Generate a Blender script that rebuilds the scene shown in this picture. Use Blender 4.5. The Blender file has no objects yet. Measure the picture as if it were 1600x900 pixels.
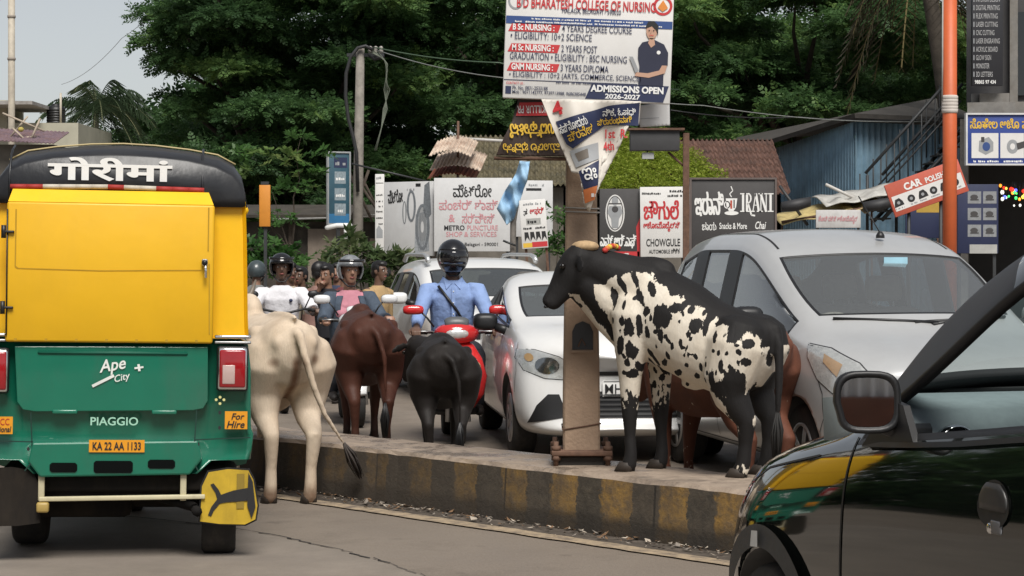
import bpy, bmesh, math, random
import numpy as np
from mathutils import Vector, Matrix
from mathutils.bvhtree import BVHTree
random.seed(7)
rng = np.random.default_rng(11)
R = math.radians
scene = bpy.context.scene
COL = scene.collection

# ---------------------------------------------------------------- camera, light, exposure
FPX, EYE, HOR = 3200.0, 1.5, 400.0        # focal length in photo pixels, eye height, horizon row
cam_data = bpy.data.cameras.new("camera")
camera = bpy.data.objects.new("camera", cam_data)
COL.objects.link(camera)
camera.location = (0, 0, EYE)
camera.rotation_euler = (R(90), 0, 0)
cam_data.sensor_width = 36.0
cam_data.lens = 36.0 * FPX / 1600.0
cam_data.shift_y = -(450.0 - HOR) / 1600.0
cam_data.clip_start = 0.1
cam_data.clip_end = 3000
scene.camera = camera

SUN_EL, SUN_AZ = 54.0, 167.0              # azimuth measured from +Y clockwise: behind the camera, to the left
world = bpy.data.worlds.new("World")
scene.world = world
world.use_nodes = True
wn, wl = world.node_tree.nodes, world.node_tree.links
bg = wn["Background"]
sky = wn.new("ShaderNodeTexSky")
sky.sky_type = 'NISHITA'
sky.sun_disc = False
sky.sun_elevation = R(SUN_EL)
sky.sun_rotation = R(SUN_AZ)
sky.air_density = 1.0
sky.dust_density = 0.6
sky.ozone_density = 1.0
hs = wn.new("ShaderNodeHueSaturation")
hs.inputs["Saturation"].default_value = 0.30
wl.new(sky.outputs[0], hs.inputs["Color"])
wl.new(hs.outputs[0], bg.inputs["Color"])
bg.inputs["Strength"].default_value = 0.040
sun_data = bpy.data.lights.new("sun", 'SUN')
sun_data.energy = 1.9
sun_data.angle = R(28)
sun_data.color = (1.0, 0.96, 0.90)
sun = bpy.data.objects.new("sun", sun_data)
COL.objects.link(sun)
az = R(SUN_AZ)
sdir = Vector((math.sin(az) * math.cos(R(SUN_EL)), math.cos(az) * math.cos(R(SUN_EL)), math.sin(R(SUN_EL))))
sun.rotation_euler = sdir.to_track_quat('Z', 'Y').to_euler()
sun.location = sdir * 60
vs = scene.view_settings
vs.view_transform = 'Standard'
vs.look = 'None'
vs.exposure = 1.17
vs.gamma = 1.0
vs.use_curve_mapping = False
scene.cycles.use_denoising = True
scene.cycles.max_bounces = 8
scene.cycles.diffuse_bounces = 6
scene.cycles.glossy_bounces = 4
scene.cycles.transmission_bounces = 4
scene.cycles.transparent_max_bounces = 10
scene.cycles.caustics_reflective = False
scene.cycles.caustics_refractive = False

# ---------------------------------------------------------------- helpers
def P(u, v, d):
 """photo pixel at a distance -> point"""
 return Vector(((u - 800.0) * d / FPX, d, EYE - (v - HOR) * d / FPX))

def tag(o, label=None, cat=None, group=None, kind=None):
 if label: o["label"] = label
 if cat: o["category"] = cat
 if group: o["group"] = group
 if kind: o["kind"] = kind
 return o

def thing(name, label, cat, loc=(0, 0, 0), rotz=0.0, group=None, rot=None):
 o = bpy.data.objects.new(name, None)
 COL.objects.link(o)
 o.empty_display_size = 0.2
 o.location = loc
 o.rotation_euler = rot if rot else (0, 0, rotz)
 return tag(o, label, cat, group)

_mats = {}
def M(name, col, rough=0.6, metal=0.0, var=0.12, scale=6.0, bump=0.0, coat=0.0, dirt=0.0,
      dirtcol=(0.16, 0.12, 0.08), bscale=None, spec=0.5):
 if name in _mats: return _mats[name]
 m = bpy.data.materials.new(name)
 m.use_nodes = True
 n, l = m.node_tree.nodes, m.node_tree.links
 b = n["Principled BSDF"]
 b.inputs["Roughness"].default_value = rough
 b.inputs["Metallic"].default_value = metal
 b.inputs["Coat Weight"].default_value = coat
 b.inputs["Coat Roughness"].default_value = 0.03
 b.inputs["Specular IOR Level"].default_value = spec
 tc = n.new("ShaderNodeTexCoord")
 nz = n.new("ShaderNodeTexNoise")
 nz.inputs["Scale"].default_value = scale
 nz.inputs["Detail"].default_value = 6
 nz.inputs["Roughness"].default_value = 0.65
 l.new(tc.outputs["Object"], nz.inputs["Vector"])
 mr = n.new("ShaderNodeMapRange")
 mr.inputs[1].default_value = 0.3; mr.inputs[2].default_value = 0.7
 mr.inputs[3].default_value = 1 - var; mr.inputs[4].default_value = 1 + var
 l.new(nz.outputs["Fac"], mr.inputs[0])
 mx = n.new("ShaderNodeVectorMath"); mx.operation = 'SCALE'
 mx.inputs[0].default_value = col[:3]
 l.new(mr.outputs[0], mx.inputs["Scale"])
 out = mx.outputs[0]
 if dirt > 0:
  n2 = n.new("ShaderNodeTexNoise")
  n2.inputs["Scale"].default_value = scale * 0.45
  n2.inputs["Detail"].default_value = 8
  n2.inputs["Roughness"].default_value = 0.7
  mp = n.new("ShaderNodeMapping"); mp.inputs["Scale"].default_value = (1, 1, 0.35)
  mp.inputs["Location"].default_value = (3.1, 1.7, 0.4)
  l.new(tc.outputs["Object"], mp.inputs[0]); l.new(mp.outputs[0], n2.inputs["Vector"])
  r2 = n.new("ShaderNodeMapRange")
  r2.inputs[1].default_value = 0.45; r2.inputs[2].default_value = 0.72
  r2.inputs[3].default_value = 0; r2.inputs[4].default_value = dirt
  l.new(n2.outputs["Fac"], r2.inputs[0])
  mm = n.new("ShaderNodeMix"); mm.data_type = 'RGBA'
  mm.inputs[7].default_value = (*dirtcol, 1)
  l.new(r2.outputs[0], mm.inputs[0]); l.new(out, mm.inputs[6])
  out = mm.outputs[2]
  r3 = n.new("ShaderNodeMapRange")
  r3.inputs[1].default_value = 0; r3.inputs[2].default_value = 1
  r3.inputs[3].default_value = rough; r3.inputs[4].default_value = min(1, rough + 0.5)
  l.new(r2.outputs[0], r3.inputs[0]); l.new(r3.outputs[0], b.inputs["Roughness"])
 l.new(out, b.inputs["Base Color"])
 if bump > 0:
  n3 = n.new("ShaderNodeTexNoise")
  n3.inputs["Scale"].default_value = bscale or scale * 5
  n3.inputs["Detail"].default_value = 5
  l.new(tc.outputs["Object"], n3.inputs["Vector"])
  bp = n.new("ShaderNodeBump")
  bp.inputs["Strength"].default_value = bump
  bp.inputs["Distance"].default_value = 0.02
  l.new(n3.outputs["Fac"], bp.inputs["Height"]); l.new(bp.outputs[0], b.inputs["Normal"])
 _mats[name] = m
 return m

def glass_mat(name, tint=(0.75, 0.85, 0.85), mirror=0.06, rough=0.0, haze=0.0, hazecol=(0.5, 0.55, 0.56)):
 if name in _mats: return _mats[name]
 m = bpy.data.materials.new(name)
 m.use_nodes = True
 n, l = m.node_tree.nodes, m.node_tree.links
 n.remove(n["Principled BSDF"])
 out = n["Material Output"]
 tr = n.new("ShaderNodeBsdfTransparent"); tr.inputs[0].default_value = (*tint, 1)
 gl = n.new("ShaderNodeBsdfGlossy"); gl.inputs["Roughness"].default_value = rough
 df = n.new("ShaderNodeBsdfDiffuse"); df.inputs[0].default_value = (*hazecol, 1)
 lw0 = n.new("ShaderNodeLayerWeight"); lw0.inputs[0].default_value = .5
 lw1 = n.new("ShaderNodeMath"); lw1.operation = 'POWER'; lw1.inputs[1].default_value = 4.5
 l.new(lw0.outputs["Facing"], lw1.inputs[0])
 lw = n.new("ShaderNodeMath"); lw.operation = 'MULTIPLY_ADD'; lw.inputs[1].default_value = .9; lw.inputs[2].default_value = .035
 l.new(lw1.outputs[0], lw.inputs[0])
 ad = n.new("ShaderNodeMath"); ad.operation = 'ADD'; ad.use_clamp = True
 ad.inputs[1].default_value = mirror
 l.new(lw.outputs[0], ad.inputs[0])
 m0 = n.new("ShaderNodeMixShader"); m0.inputs[0].default_value = haze
 l.new(tr.outputs[0], m0.inputs[1]); l.new(df.outputs[0], m0.inputs[2])
 m1 = n.new("ShaderNodeMixShader")
 l.new(ad.outputs[0], m1.inputs[0]); l.new(m0.outputs[0], m1.inputs[1]); l.new(gl.outputs[0], m1.inputs[2])
 l.new(m1.outputs[0], out.inputs["Surface"])
 _mats[name] = m
 return m

def nrm(a): 
 a = Vector(a); return a.normalized()

class MB:
 """collects shapes for ONE mesh object"""
 def __init__(s): s.v = []; s.f = []; s.m = []; s.mats = []; s.smooth = []
 def mi(s, mat):
  if mat is None: return 0
  if mat not in s.mats: s.mats.append(mat)
  return s.mats.index(mat)
 def add(s, vs, fs, mat=None, smooth=False, mtx=None):
  o = len(s.v); k = s.mi(mat)
  if mtx is not None: vs = [mtx @ Vector(p) for p in vs]
  s.v += [tuple(p) for p in vs]
  for f in fs:
   s.f.append(tuple(i + o for i in f)); s.m.append(k); s.smooth.append(smooth)
  return s
 def box(s, c, size, mat=None, mtx=None, bevel=0.0):
  x, y, z = size[0] / 2, size[1] / 2, size[2] / 2
  c = Vector(c)
  if bevel > 0:
   bm = bmesh.new()
   bmesh.ops.create_cube(bm, size=1)
   for vv in bm.verts: vv.co = Vector((vv.co.x * 2 * x, vv.co.y * 2 * y, vv.co.z * 2 * z))
   bmesh.ops.bevel(bm, geom=bm.edges[:], offset=bevel, segments=2, profile=0.5, affect='EDGES')
   bm.verts.index_update()
   s.add([vv.co + c for vv in bm.verts], [[q.index for q in f.verts] for f in bm.faces], mat, True, mtx)
   bm.free(); return s
  vs = [c + Vector((i * x, j * y, k * z)) for i in (-1, 1) for j in (-1, 1) for k in (-1, 1)]
  fs = [(0, 1, 3, 2), (4, 6, 7, 5), (0, 4, 5, 1), (2, 3, 7, 6), (0, 2, 6, 4), (1, 5, 7, 3)]
  return s.add(vs, fs, mat, False, mtx)
 def loft(s, rings, mat=None, smooth=True, caps=True, mtx=None, closed=True):
  n = len(rings[0]); vs = [p for r in rings for p in r]; fs = []
  for i in range(len(rings) - 1):
   for j in range(n if closed else n - 1):
    k = (j + 1) % n
    fs.append((i * n + j, i * n + k, (i + 1) * n + k, (i + 1) * n + j))
  if caps:
   fs.append(tuple(range(n - 1, -1, -1)))
   fs.append(tuple((len(rings) - 1) * n + j for j in range(n)))
  return s.add(vs, fs, mat, smooth, mtx)
 def tube(s, pts, rad, mat=None, seg=10, smooth=True, caps=True, mtx=None, round_ends=False):
  pts = [Vector(p) for p in pts]
  if not hasattr(rad, '__len__'): rad = [rad] * len(pts)
  rad = list(rad)
  if round_ends:
   a, b = pts[0], pts[-1]; da = (a - pts[1]).normalized(); db = (b - pts[-2]).normalized()
   ra, rb = rad[0], rad[-1]
   pts = [a + da * ra * .95, a + da * ra * .7] + pts + [b + db * rb * .7, b + db * rb * .95]
   rad = [ra * .3, ra * .72] + rad + [rb * .72, rb * .3]
  rings = []; up = None
  for i, p in enumerate(pts):
   t = (pts[min(i + 1, len(pts) - 1)] - pts[max(i - 1, 0)]).normalized()
   if up is None:
    up = Vector((0, 0, 1)) if abs(t.z) < 0.9 else Vector((1, 0, 0))
   a = t.cross(up)
   if a.length < 1e-4: a = t.cross(Vector((0, 1, 0)))
   a.normalize(); b = a.cross(t).normalized(); up = b
   r = rad[i]
   rings.append([p + a * r * math.cos(q) + b * r * math.sin(q) for q in [2 * math.pi * k / seg for k in range(seg)]])
  return s.loft(rings, mat, smooth, caps, mtx)
 def ell(s, c, r, mat=None, seg=16, rings=10, mtx=None):
  c = Vector(c); vs = []; fs = []
  vs.append(c + Vector((0, 0, r[2])))
  for i in range(1, rings):
   th = math.pi * i / rings
   for j in range(seg):
    ph = 2 * math.pi * j / seg
    vs.append(c + Vector((r[0] * math.sin(th) * math.cos(ph), r[1] * math.sin(th) * math.sin(ph), r[2] * math.cos(th))))
  vs.append(c - Vector((0, 0, r[2])))
  for j in range(seg): fs.append((0, 1 + j, 1 + (j + 1) % seg))
  for i in range(rings - 2):
   for j in range(seg):
    a = 1 + i * seg + j; b = 1 + i * seg + (j + 1) % seg
    fs.append((a, a + seg, b + seg, b))
  o = 1 + (rings - 2) * seg; e = len(vs) - 1
  for j in range(seg): fs.append((o + j, e, o + (j + 1) % seg))
  return s.add(vs, fs, mat, True, mtx)
 def prism(s, pts, thick, mat=None, mtx=None, smooth=False):
  """pts in local XZ plane, extruded along +Y by thick (front face at y=0)"""
  n = len(pts)
  vs = [(p[0], 0, p[1]) for p in pts] + [(p[0], thick, p[1]) for p in pts]
  fs = [tuple(range(n)), tuple(range(2 * n - 1, n - 1, -1))]
  fs += [(i, i + n, (i + 1) % n + n, (i + 1) % n) for i in range(n)]
  return s.add(vs, fs, mat, smooth, mtx)
 def lathe(s, prof, axis='Y', mat=None, seg=28, c=(0, 0, 0), mtx=None):
  """prof: list of (r, h) ; revolve about axis"""
  rings = []
  c = Vector(c)
  for r, h in prof:
   ring = []
   for k in range(seg):
    q = 2 * math.pi * k / seg
    a, b = r * math.cos(q), r * math.sin(q)
    ring.append(c + (Vector((a, h, b)) if axis == 'Y' else Vector((a, b, h)) if axis == 'Z' else Vector((h, a, b))))
   rings.append(ring)
  return s.loft(rings, mat, True, True, mtx)
 def mesh(s, name, fixn=True):
  me = bpy.data.meshes.new(name)
  me.from_pydata(s.v, [], s.f)
  for m in s.mats: me.materials.append(m)
  me.polygons.foreach_set("material_index", s.m)
  me.polygons.foreach_set("use_smooth", s.smooth)
  me.update()
  if fixn:
   bm = bmesh.new(); bm.from_mesh(me)
   bmesh.ops.recalc_face_normals(bm, faces=bm.faces[:])
   bm.to_mesh(me); bm.free()
  return me
 def build(s, name, parent=None, loc=None, fixn=True):
  o = bpy.data.objects.new(name, s.mesh(name, fixn))
  COL.objects.link(o)
  if parent: o.parent = parent
  if loc is not None: o.location = loc
  return o

def link(me, name, parent=None, loc=None, mats=None):
 o = bpy.data.objects.new(name, me); COL.objects.link(o)
 if parent: o.parent = parent
 if loc is not None: o.location = loc
 if mats:
  me.materials.clear()
  for m in mats: me.materials.append(m)
 return o

def evaluated(me, mods):
 """run modifiers [(type, dict)] on a mesh and give the result"""
 o = bpy.data.objects.new("work", me); COL.objects.link(o)
 for t, kw in mods:
  md = o.modifiers.new(t, t)
  for k, val in kw.items(): setattr(md, k, val)
 dg = bpy.context.evaluated_depsgraph_get()
 r = bpy.data.meshes.new_from_object(o.evaluated_get(dg))
 bpy.data.objects.remove(o)
 return r

def fuse(mb, voxel=0.012, it=6, fac=0.5):
 """overlapping closed shapes -> one continuous skin"""
 r = evaluated(mb.mesh("skin"), [('REMESH', dict(mode='VOXEL', voxel_size=voxel)),
         ('SMOOTH', dict(iterations=it, factor=fac))])
 r.polygons.foreach_set("use_smooth", [True] * len(r.polygons))
 return r

def ring(c, a, b, n=16, pw=2.0):
 """ellipse (or squarer, pw>2) ring about c spanned by vectors a, b"""
 c, a, b = Vector(c), Vector(a), Vector(b); out = []
 for k in range(n):
  q = 2 * math.pi * k / n
  cs, sn = math.cos(q), math.sin(q)
  e = 2.0 / pw
  out.append(c + a * (abs(cs) ** e * (1 if cs >= 0 else -1)) + b * (abs(sn) ** e * (1 if sn >= 0 else -1)))
 return out

_tcache = {}
def text_shape(body, bold=0.0, shear=0.0):
 key = (body, bold, shear)
 if key in _tcache: return _tcache[key]
 cu = bpy.data.curves.new("t", 'FONT')
 cu.body = body; cu.size = 1.0; cu.offset = bold; cu.shear = shear; cu.resolution_u = 3
 o = bpy.data.objects.new("t", cu); COL.objects.link(o)
 dg = bpy.context.evaluated_depsgraph_get()
 me = bpy.data.meshes.new_from_object(o.evaluated_get(dg))
 vs = [(v.co.x, v.co.y) for v in me.vertices]
 fs = [tuple(p.vertices) for p in me.polygons]
 # islands, each lifted a hair so overlapping glyphs never share a plane
 par = list(range(len(vs)))
 def find(i):
  while par[i] != i:
   par[i] = par[par[i]]; i = par[i]
  return i
 for f in fs:
  a = find(f[0])
  for q in f[1:]: par[find(q)] = a
 ids = {}
 lift = [ids.setdefault(find(i), len(ids)) % 5 for i in range(len(vs))]
 bpy.data.objects.remove(o); bpy.data.curves.remove(cu); bpy.data.meshes.remove(me)
 if not vs: vs = [(0, 0)]; lift = [0]
 xs = [p[0] for p in vs]; ys = [p[1] for p in vs]
 r = (vs, fs, lift, min(xs), max(xs), min(ys), max(ys))
 _tcache[key] = r
 return r

class Decal:
 """flat writing and marks on a plane: local X right, Z up, reads from -Y; 'to' maps a flat point to 3D"""
 def __init__(s, to=None, gap=0.0022): s.mb = MB(); s.gap = gap; s.to = to or (lambda x, z, h: (x, -h, z))
 def _add(s, pts, fs, mat, layer, lift=None):
  vs = [s.to(p[0], p[1], layer * s.gap + (lift[i] * 0.0003 if lift else 0)) for i, p in enumerate(pts)]
  s.mb.add(vs, fs, mat)
 def poly(s, pts, mat, layer=1): s._add(pts, [tuple(range(len(pts)))], mat, layer)
 def rect(s, x0, z0, x1, z1, mat, layer=1): s.poly([(x0, z0), (x1, z0), (x1, z1), (x0, z1)], mat, layer)
 def ellipse(s, cx, cz, rx, rz, mat, layer=1, n=24, a0=0, a1=2 * math.pi):
  s.poly([(cx + rx * math.cos(a0 + (a1 - a0) * k / n), cz + rz * math.sin(a0 + (a1 - a0) * k / n)) for k in range(n + (1 if a1 - a0 < 6.2 else 0))], mat, layer)
 def ringm(s, cx, cz, rx, rz, w, mat, layer=1, n=24):
  o = [(cx + rx * math.cos(2 * math.pi * k / n), cz + rz * math.sin(2 * math.pi * k / n)) for k in range(n)]
  i = [(cx + (rx - w) * math.cos(2 * math.pi * k / n), cz + (rz - w) * math.sin(2 * math.pi * k / n)) for k in range(n)]
  s._add(o + i, [(k, (k + 1) % n, n + (k + 1) % n, n + k) for k in range(n)], mat, layer)
 def line(s, pts, w, mat, layer=1):
  for a, b in zip(pts, pts[1:]):
   a, b = Vector(a), Vector(b); t = (b - a)
   if t.length < 1e-6: continue
   nn = Vector((-t.y, t.x)).normalized() * w / 2
   s.poly([a + nn, a - nn, b - nn, b + nn], mat, layer)
 def text(s, body, x, z, hgt, mat, layer=2, width=None, bold=0.0, shear=0.0, rot=0.0, align='L'):
  """z = bottom of letters, hgt = height of the whole shape, width forces the run length"""
  if bold > 0 and any(0xC80 <= ord(q) <= 0xCFF for q in body):     # Indic letters: thicken by overprinting
   for i, o in enumerate((-.5, .5, 0)): s.text(body, x + o * bold * 1.6 * hgt, z, hgt, mat, layer + i * .25, width, 0.0, shear, rot, align)
   return
  vs, fs, lift, x0, x1, y0, y1 = text_shape(body, bold, shear)
  k = hgt / max(1e-6, y1 - y0)
  kx = width / max(1e-6, x1 - x0) if width else k
  wd = (x1 - x0) * kx
  ox = {'L': 0, 'C': -wd / 2, 'R': -wd}[align]
  c, sn = math.cos(rot), math.sin(rot)
  pts = []
  for p in vs:
   a, b = (p[0] - x0) * kx + ox, (p[1] - y0) * k
   pts.append((x + a * c - b * sn, z + a * sn + b * c))
  s._add(pts, fs, mat, layer, lift)
 def scrawl(s, x0, x1, z, hgt, mat, layer=2, seed=1):
  """a line of print too small to read"""
  r = random.Random(seed); x = x0
  while x < x1:
   w = hgt * r.uniform(.35, 1.0)
   if r.random() < .16: x += hgt * .6; continue
   zz = z + hgt * r.uniform(0, .15)
   s.rect(x, zz, min(x1, x + w * .75), zz + hgt * r.uniform(.55, .85), mat, layer)
   x += w
 def build(s, name, parent): return s.mb.build(name, parent, fixn=False)

# shared materials
BLACK = M("black plastic", (0.012, 0.012, 0.013), 0.45, var=0.2)
RUBBER = M("tyre rubber", (0.018, 0.017, 0.016), 0.85, var=0.3, scale=20, dirt=0.5, dirtcol=(0.09, 0.075, 0.06))
CHROME = M("chrome", (0.75, 0.75, 0.75), 0.12, metal=1.0, var=0.04)
STEEL = M("dull steel", (0.45, 0.45, 0.45), 0.4, metal=0.9, var=0.15)
DARKIN = M("dark cabin trim", (0.02, 0.02, 0.022), 0.7, var=0.15)
SEATCLOTH = M("grey seat cloth", (0.09, 0.085, 0.08), 0.85, var=0.15, scale=30)
WHITEP = M("flat white print", (0.78, 0.78, 0.76), 0.6, var=0.04)
BLACKP = M("flat black print", (0.015, 0.015, 0.016), 0.6, var=0.05)
LAMPWHITE = M("lamp reflector", (0.74, 0.74, 0.72), 0.2, metal=0.45, var=0.15, scale=25, bump=0.15, bscale=60)
AMBER = M("amber lamp", (0.52, 0.34, 0.20), 0.25, var=0.1)
LENS = glass_mat("clear lens", (0.93, 0.94, 0.94), 0.05)

# ================================================================ ground, median
def ground_mat():
 m = bpy.data.materials.new("worn road"); m.use_nodes = True
 n, l = m.node_tree.nodes, m.node_tree.links
 b = n["Principled BSDF"]
 tc = n.new("ShaderNodeTexCoord")
 def noise(sc, det=6, ro=.6, loc=(0, 0, 0), scl=(1, 1, 1)):
  mp = n.new("ShaderNodeMapping"); mp.inputs["Location"].default_value = loc; mp.inputs["Scale"].default_value = scl
  t = n.new("ShaderNodeTexNoise"); t.inputs["Scale"].default_value = sc; t.inputs["Detail"].default_value = det; t.inputs["Roughness"].default_value = ro
  l.new(tc.outputs["Object"], mp.inputs[0]); l.new(mp.outputs[0], t.inputs["Vector"]); return t
 def mixc(f, a, c):
  mx = n.new("ShaderNodeMix"); mx.data_type = 'RGBA'
  l.new(f, mx.inputs[0])
  for s_, i in ((a, 6), (c, 7)):
   if isinstance(s_, tuple): mx.inputs[i].default_value = (*s_, 1)
   else: l.new(s_, mx.inputs[i])
  return mx.outputs[2]
 def rng_(src, a, c, lo=0, hi=1):
  r = n.new("ShaderNodeMapRange"); r.inputs[1].default_value = a; r.inputs[2].default_value = c; r.inputs[3].default_value = lo; r.inputs[4].default_value = hi
  l.new(src, r.inputs[0]); return r.outputs[0]
 big = noise(.35, 5); mid = noise(1.6, 8, .7, (4, 2, 0)); fine = noise(60, 3, .7)
 c = mixc(rng_(big.outputs["Fac"], .35, .65), (.165, .134, .107), (.225, .186, .150))
 c = mixc(rng_(mid.outputs["Fac"], .5, .72, 0, .55), c, (.088, .070, .055))
 c = mixc(rng_(fine.outputs["Fac"], .4, .7, 0, .55), c, (.26, .22, .18))
 # tyre polish running along the lane
 trk = noise(.9, 4, .6, (0, 0, 0), (1.6, .18, 1))
 c = mixc(rng_(trk.outputs["Fac"], .52, .7, 0, .4), c, (.185, .16, .138))
 oil = noise(2.6, 5, .6, (7, 1, 0)); c = mixc(rng_(oil.outputs["Fac"], .62, .74, 0, .6), c, (.06, .05, .042))
 agg = noise(140, 2, .5, (1, 1, 0)); c = mixc(rng_(agg.outputs["Fac"], .56, .66, 0, .5), c, (.075, .062, .05))
 l.new(c, b.inputs["Base Color"])
 l.new(rng_(mid.outputs["Fac"], .3, .7, .55, .85), b.inputs["Roughness"])
 bp = n.new("ShaderNodeBump"); bp.inputs["Strength"].default_value = .35; bp.inputs["Distance"].default_value = .01
 l.new(fine.outputs["Fac"], bp.inputs["Height"]); l.new(bp.outputs[0], b.inputs["Normal"])
 return m
ROAD = ground_mat()
g = MB(); g.add([(-900, -400, 0), (900, -400, 0), (900, 1800, 0), (-900, 1800, 0)], [(0, 1, 2, 3)], ROAD)
tag(g.build("road"), kind="structure")

# paler concrete strip on the near left, its edge following the crack
CONC = M("pale concrete road", (.225, .192, .160), .75, var=.15, scale=2.2, bump=.25, bscale=70, dirt=.35, dirtcol=(.12, .10, .085))
def GP(u, v):
 d = FPX * EYE / (v - HOR); return Vector(((u - 800) * d / FPX, d, 0))
edge = [GP(u, v) for u, v in ((-300, 770), (120, 800), (330, 822), (420, 836), (520, 858), (610, 882), (700, 915), (830, 980))]
c = MB(); pts = [Vector((p.x, p.y, .004)) for p in edge] + [Vector((2.5, 2.0, .004)), Vector((-9, 2.0, .004)), Vector((-9, 12, .004))]
c.add(pts, [tuple(range(len(pts)))], CONC)
tag(c.build("concrete_lane"), kind="structure")
crk = MB()
TAR = M("tar crack", (.022, .020, .018), .8)
for a, b_ in zip(edge[1:], edge[2:]):
 n_ = 6
 for k in range(n_):
  p = a.lerp(b_, k / n_) + Vector((random.uniform(-.015, .015), random.uniform(-.015, .015), 0)) * (k > 0)
  q = a.lerp(b_, (k + 1) / n_) + Vector((random.uniform(-.01, .01), random.uniform(-.01, .01), 0)) * (k < n_ - 1)
  w = random.uniform(.006, .016)
  crk.add([(p.x, p.y - w, .008), (q.x, q.y - w, .008), (q.x, q.y + w, .008), (p.x, p.y + w, .008)], [(0, 1, 2, 3)], TAR)
tag(crk.build("road_joint"), kind="structure")

# far carriageway kerb and footpath
KERB = M("kerb concrete", (.28, .26, .23), .8, var=.2, bump=.3, dirt=.5)
fp = MB(); fp.box((2, 40, .06), (90, 16, .12), KERB)
tag(fp.build("footpath"), kind="structure")

# the median: a low concrete wall with a flat top
FRONT = [(3.1, 8.1), (2.255, 9.02), (1.534, 9.82), (.689, 10.76), (-.342, 11.9), (-1.19, 12.83), (-2.175, 13.92), (-3.32, 15.19), (-4.6, 16.6)]
DEPTH = [.63, .63, .63, .63, .60, .57, .57, .57, .57]
MED_H = .324
def smooth_line(pts, n=12):
 out = []
 P_ = [Vector(p) for p in pts]
 for i in range(len(P_) - 1):
  p0, p1, p2, p3 = P_[max(0, i - 1)], P_[i], P_[i + 1], P_[min(len(P_) - 1, i + 2)]
  for k in range(n):
   t = k / n
   out.append(.5 * ((2 * p1) + (p2 - p0) * t + (2 * p0 - 5 * p1 + 4 * p2 - p3) * t * t + (-p0 + 3 * p1 - 3 * p2 + p3) * t ** 3))
 out.append(P_[-1]); return out
def median_mat():
 m = bpy.data.materials.new("median paint"); m.use_nodes = True
 n, l = m.node_tree.nodes, m.node_tree.links
 b = n["Principled BSDF"]
 tc = n.new("ShaderNodeTexCoord")
 at = n.new("ShaderNodeAttribute"); at.attribute_name = "along"
 sx = n.new("ShaderNodeSeparateXYZ"); l.new(tc.outputs["Object"], sx.inputs[0])
 gm = n.new("ShaderNodeNewGeometry"); gs = n.new("ShaderNodeSeparateXYZ"); l.new(gm.outputs["True Normal"], gs.inputs[0])
 def noise(sc, det=6, ro=.65, src=None):
  t = n.new("ShaderNodeTexNoise"); t.inputs["Scale"].default_value = sc; t.inputs["Detail"].default_value = det; t.inputs["Roughness"].default_value = ro
  l.new(src or tc.outputs["Object"], t.inputs["Vector"]); return t.outputs["Fac"]
 def mth(op, a, c=None):
  t = n.new("ShaderNodeMath"); t.operation = op
  for s_, i in ((a, 0), (c, 1)):
   if s_ is None: continue
   if isinstance(s_, (int, float)): t.inputs[i].default_value = s_
   else: l.new(s_, t.inputs[i])
  return t.outputs[0]
 def rg(src, a, c, lo=0., hi=1.):
  r = n.new("ShaderNodeMapRange"); r.inputs[1].default_value = a; r.inputs[2].default_value = c; r.inputs[3].default_value = lo; r.inputs[4].default_value = hi
  l.new(src, r.inputs[0]); return r.outputs[0]
 def mixc(f, a, c):
  mx = n.new("ShaderNodeMix"); mx.data_type = 'RGBA'
  l.new(f, mx.inputs[0])
  for s_, i in ((a, 6), (c, 7)):
   if isinstance(s_, tuple): mx.inputs[i].default_value = (*s_, 1)
   else: l.new(s_, mx.inputs[i])
  return mx.outputs[2]
 n1 = noise(3.5); n2 = noise(14, 8, .75); n3 = noise(45, 4)
 wob = mth('ADD', at.outputs["Fac"], mth('ADD', mth('MULTIPLY', mth('SUBTRACT', n2, .5), .10), mth('MULTIPLY', mth('SUBTRACT', n1, .5), .12)))
 fr = mth('FRACT', mth('DIVIDE', wob, .41))
 st = rg(fr, .47, .53)
 yel = mixc(rg(n2, .38, .64), (.30, .175, .045), (.15, .10, .052))
 blk = mixc(rg(n2, .35, .7), (.042, .036, .028), (.10, .082, .060))
 c = mixc(st, yel, blk)
 c = mixc(rg(n1, .44, .66, 0, .55), c, (.085, .066, .048)); jt = mth('FRACT', mth('DIVIDE', mth('ADD', at.outputs["Fac"], mth('MULTIPLY', mth('SUBTRACT', n2, .5), .02)), 1.17)); c = mixc(rg(jt, .016, .010, 0, .85), c, (.018, .015, .012)); c = mixc(rg(n3, .5, .7, 0, .45), c, (.05, .04, .032))
 # splash grime near the foot, uneven
 hgt = mth('ADD', sx.outputs[2], mth('MULTIPLY', mth('SUBTRACT', n1, .5), .16))
 c = mixc(rg(hgt, .13, .07, 0, .9), c, (.035, .029, .023))
 c = mixc(rg(at.outputs["Fac"], 3.9, 5.4, 0, .72), c, (.06, .048, .037))
 top = mixc(rg(n2, .35, .65), (.36, .285, .22), (.25, .195, .15))
 top = mixc(rg(n1, .5, .68, 0, .8), top, (.105, .085, .068))
 c = mixc(rg(gs.outputs[2], .4, .7), c, top)
 l.new(c, b.inputs["Base Color"])
 wet = mth('MULTIPLY', rg(gs.outputs[2], .4, .7), mth('MULTIPLY', rg(n1, .40, .56), rg(at.outputs["Fac"], 3.0, 4.2)))
 l.new(rg(wet, 0, 1, .8, .22), b.inputs["Roughness"])
 bp = n.new("ShaderNodeBump"); bp.inputs["Strength"].default_value = .5; bp.inputs["Distance"].default_value = .012
 l.new(mth('ADD', n2, mth('MULTIPLY', n3, .5)), bp.inputs["Height"]); l.new(bp.outputs[0], b.inputs["Normal"])
 return m
MEDIAN = median_mat()
fl = smooth_line(FRONT); dp = np.interp(np.arange(len(fl)) / 12.0, range(len(DEPTH)), DEPTH)
mv = []; mf = []; along = []
arc = 0
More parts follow.
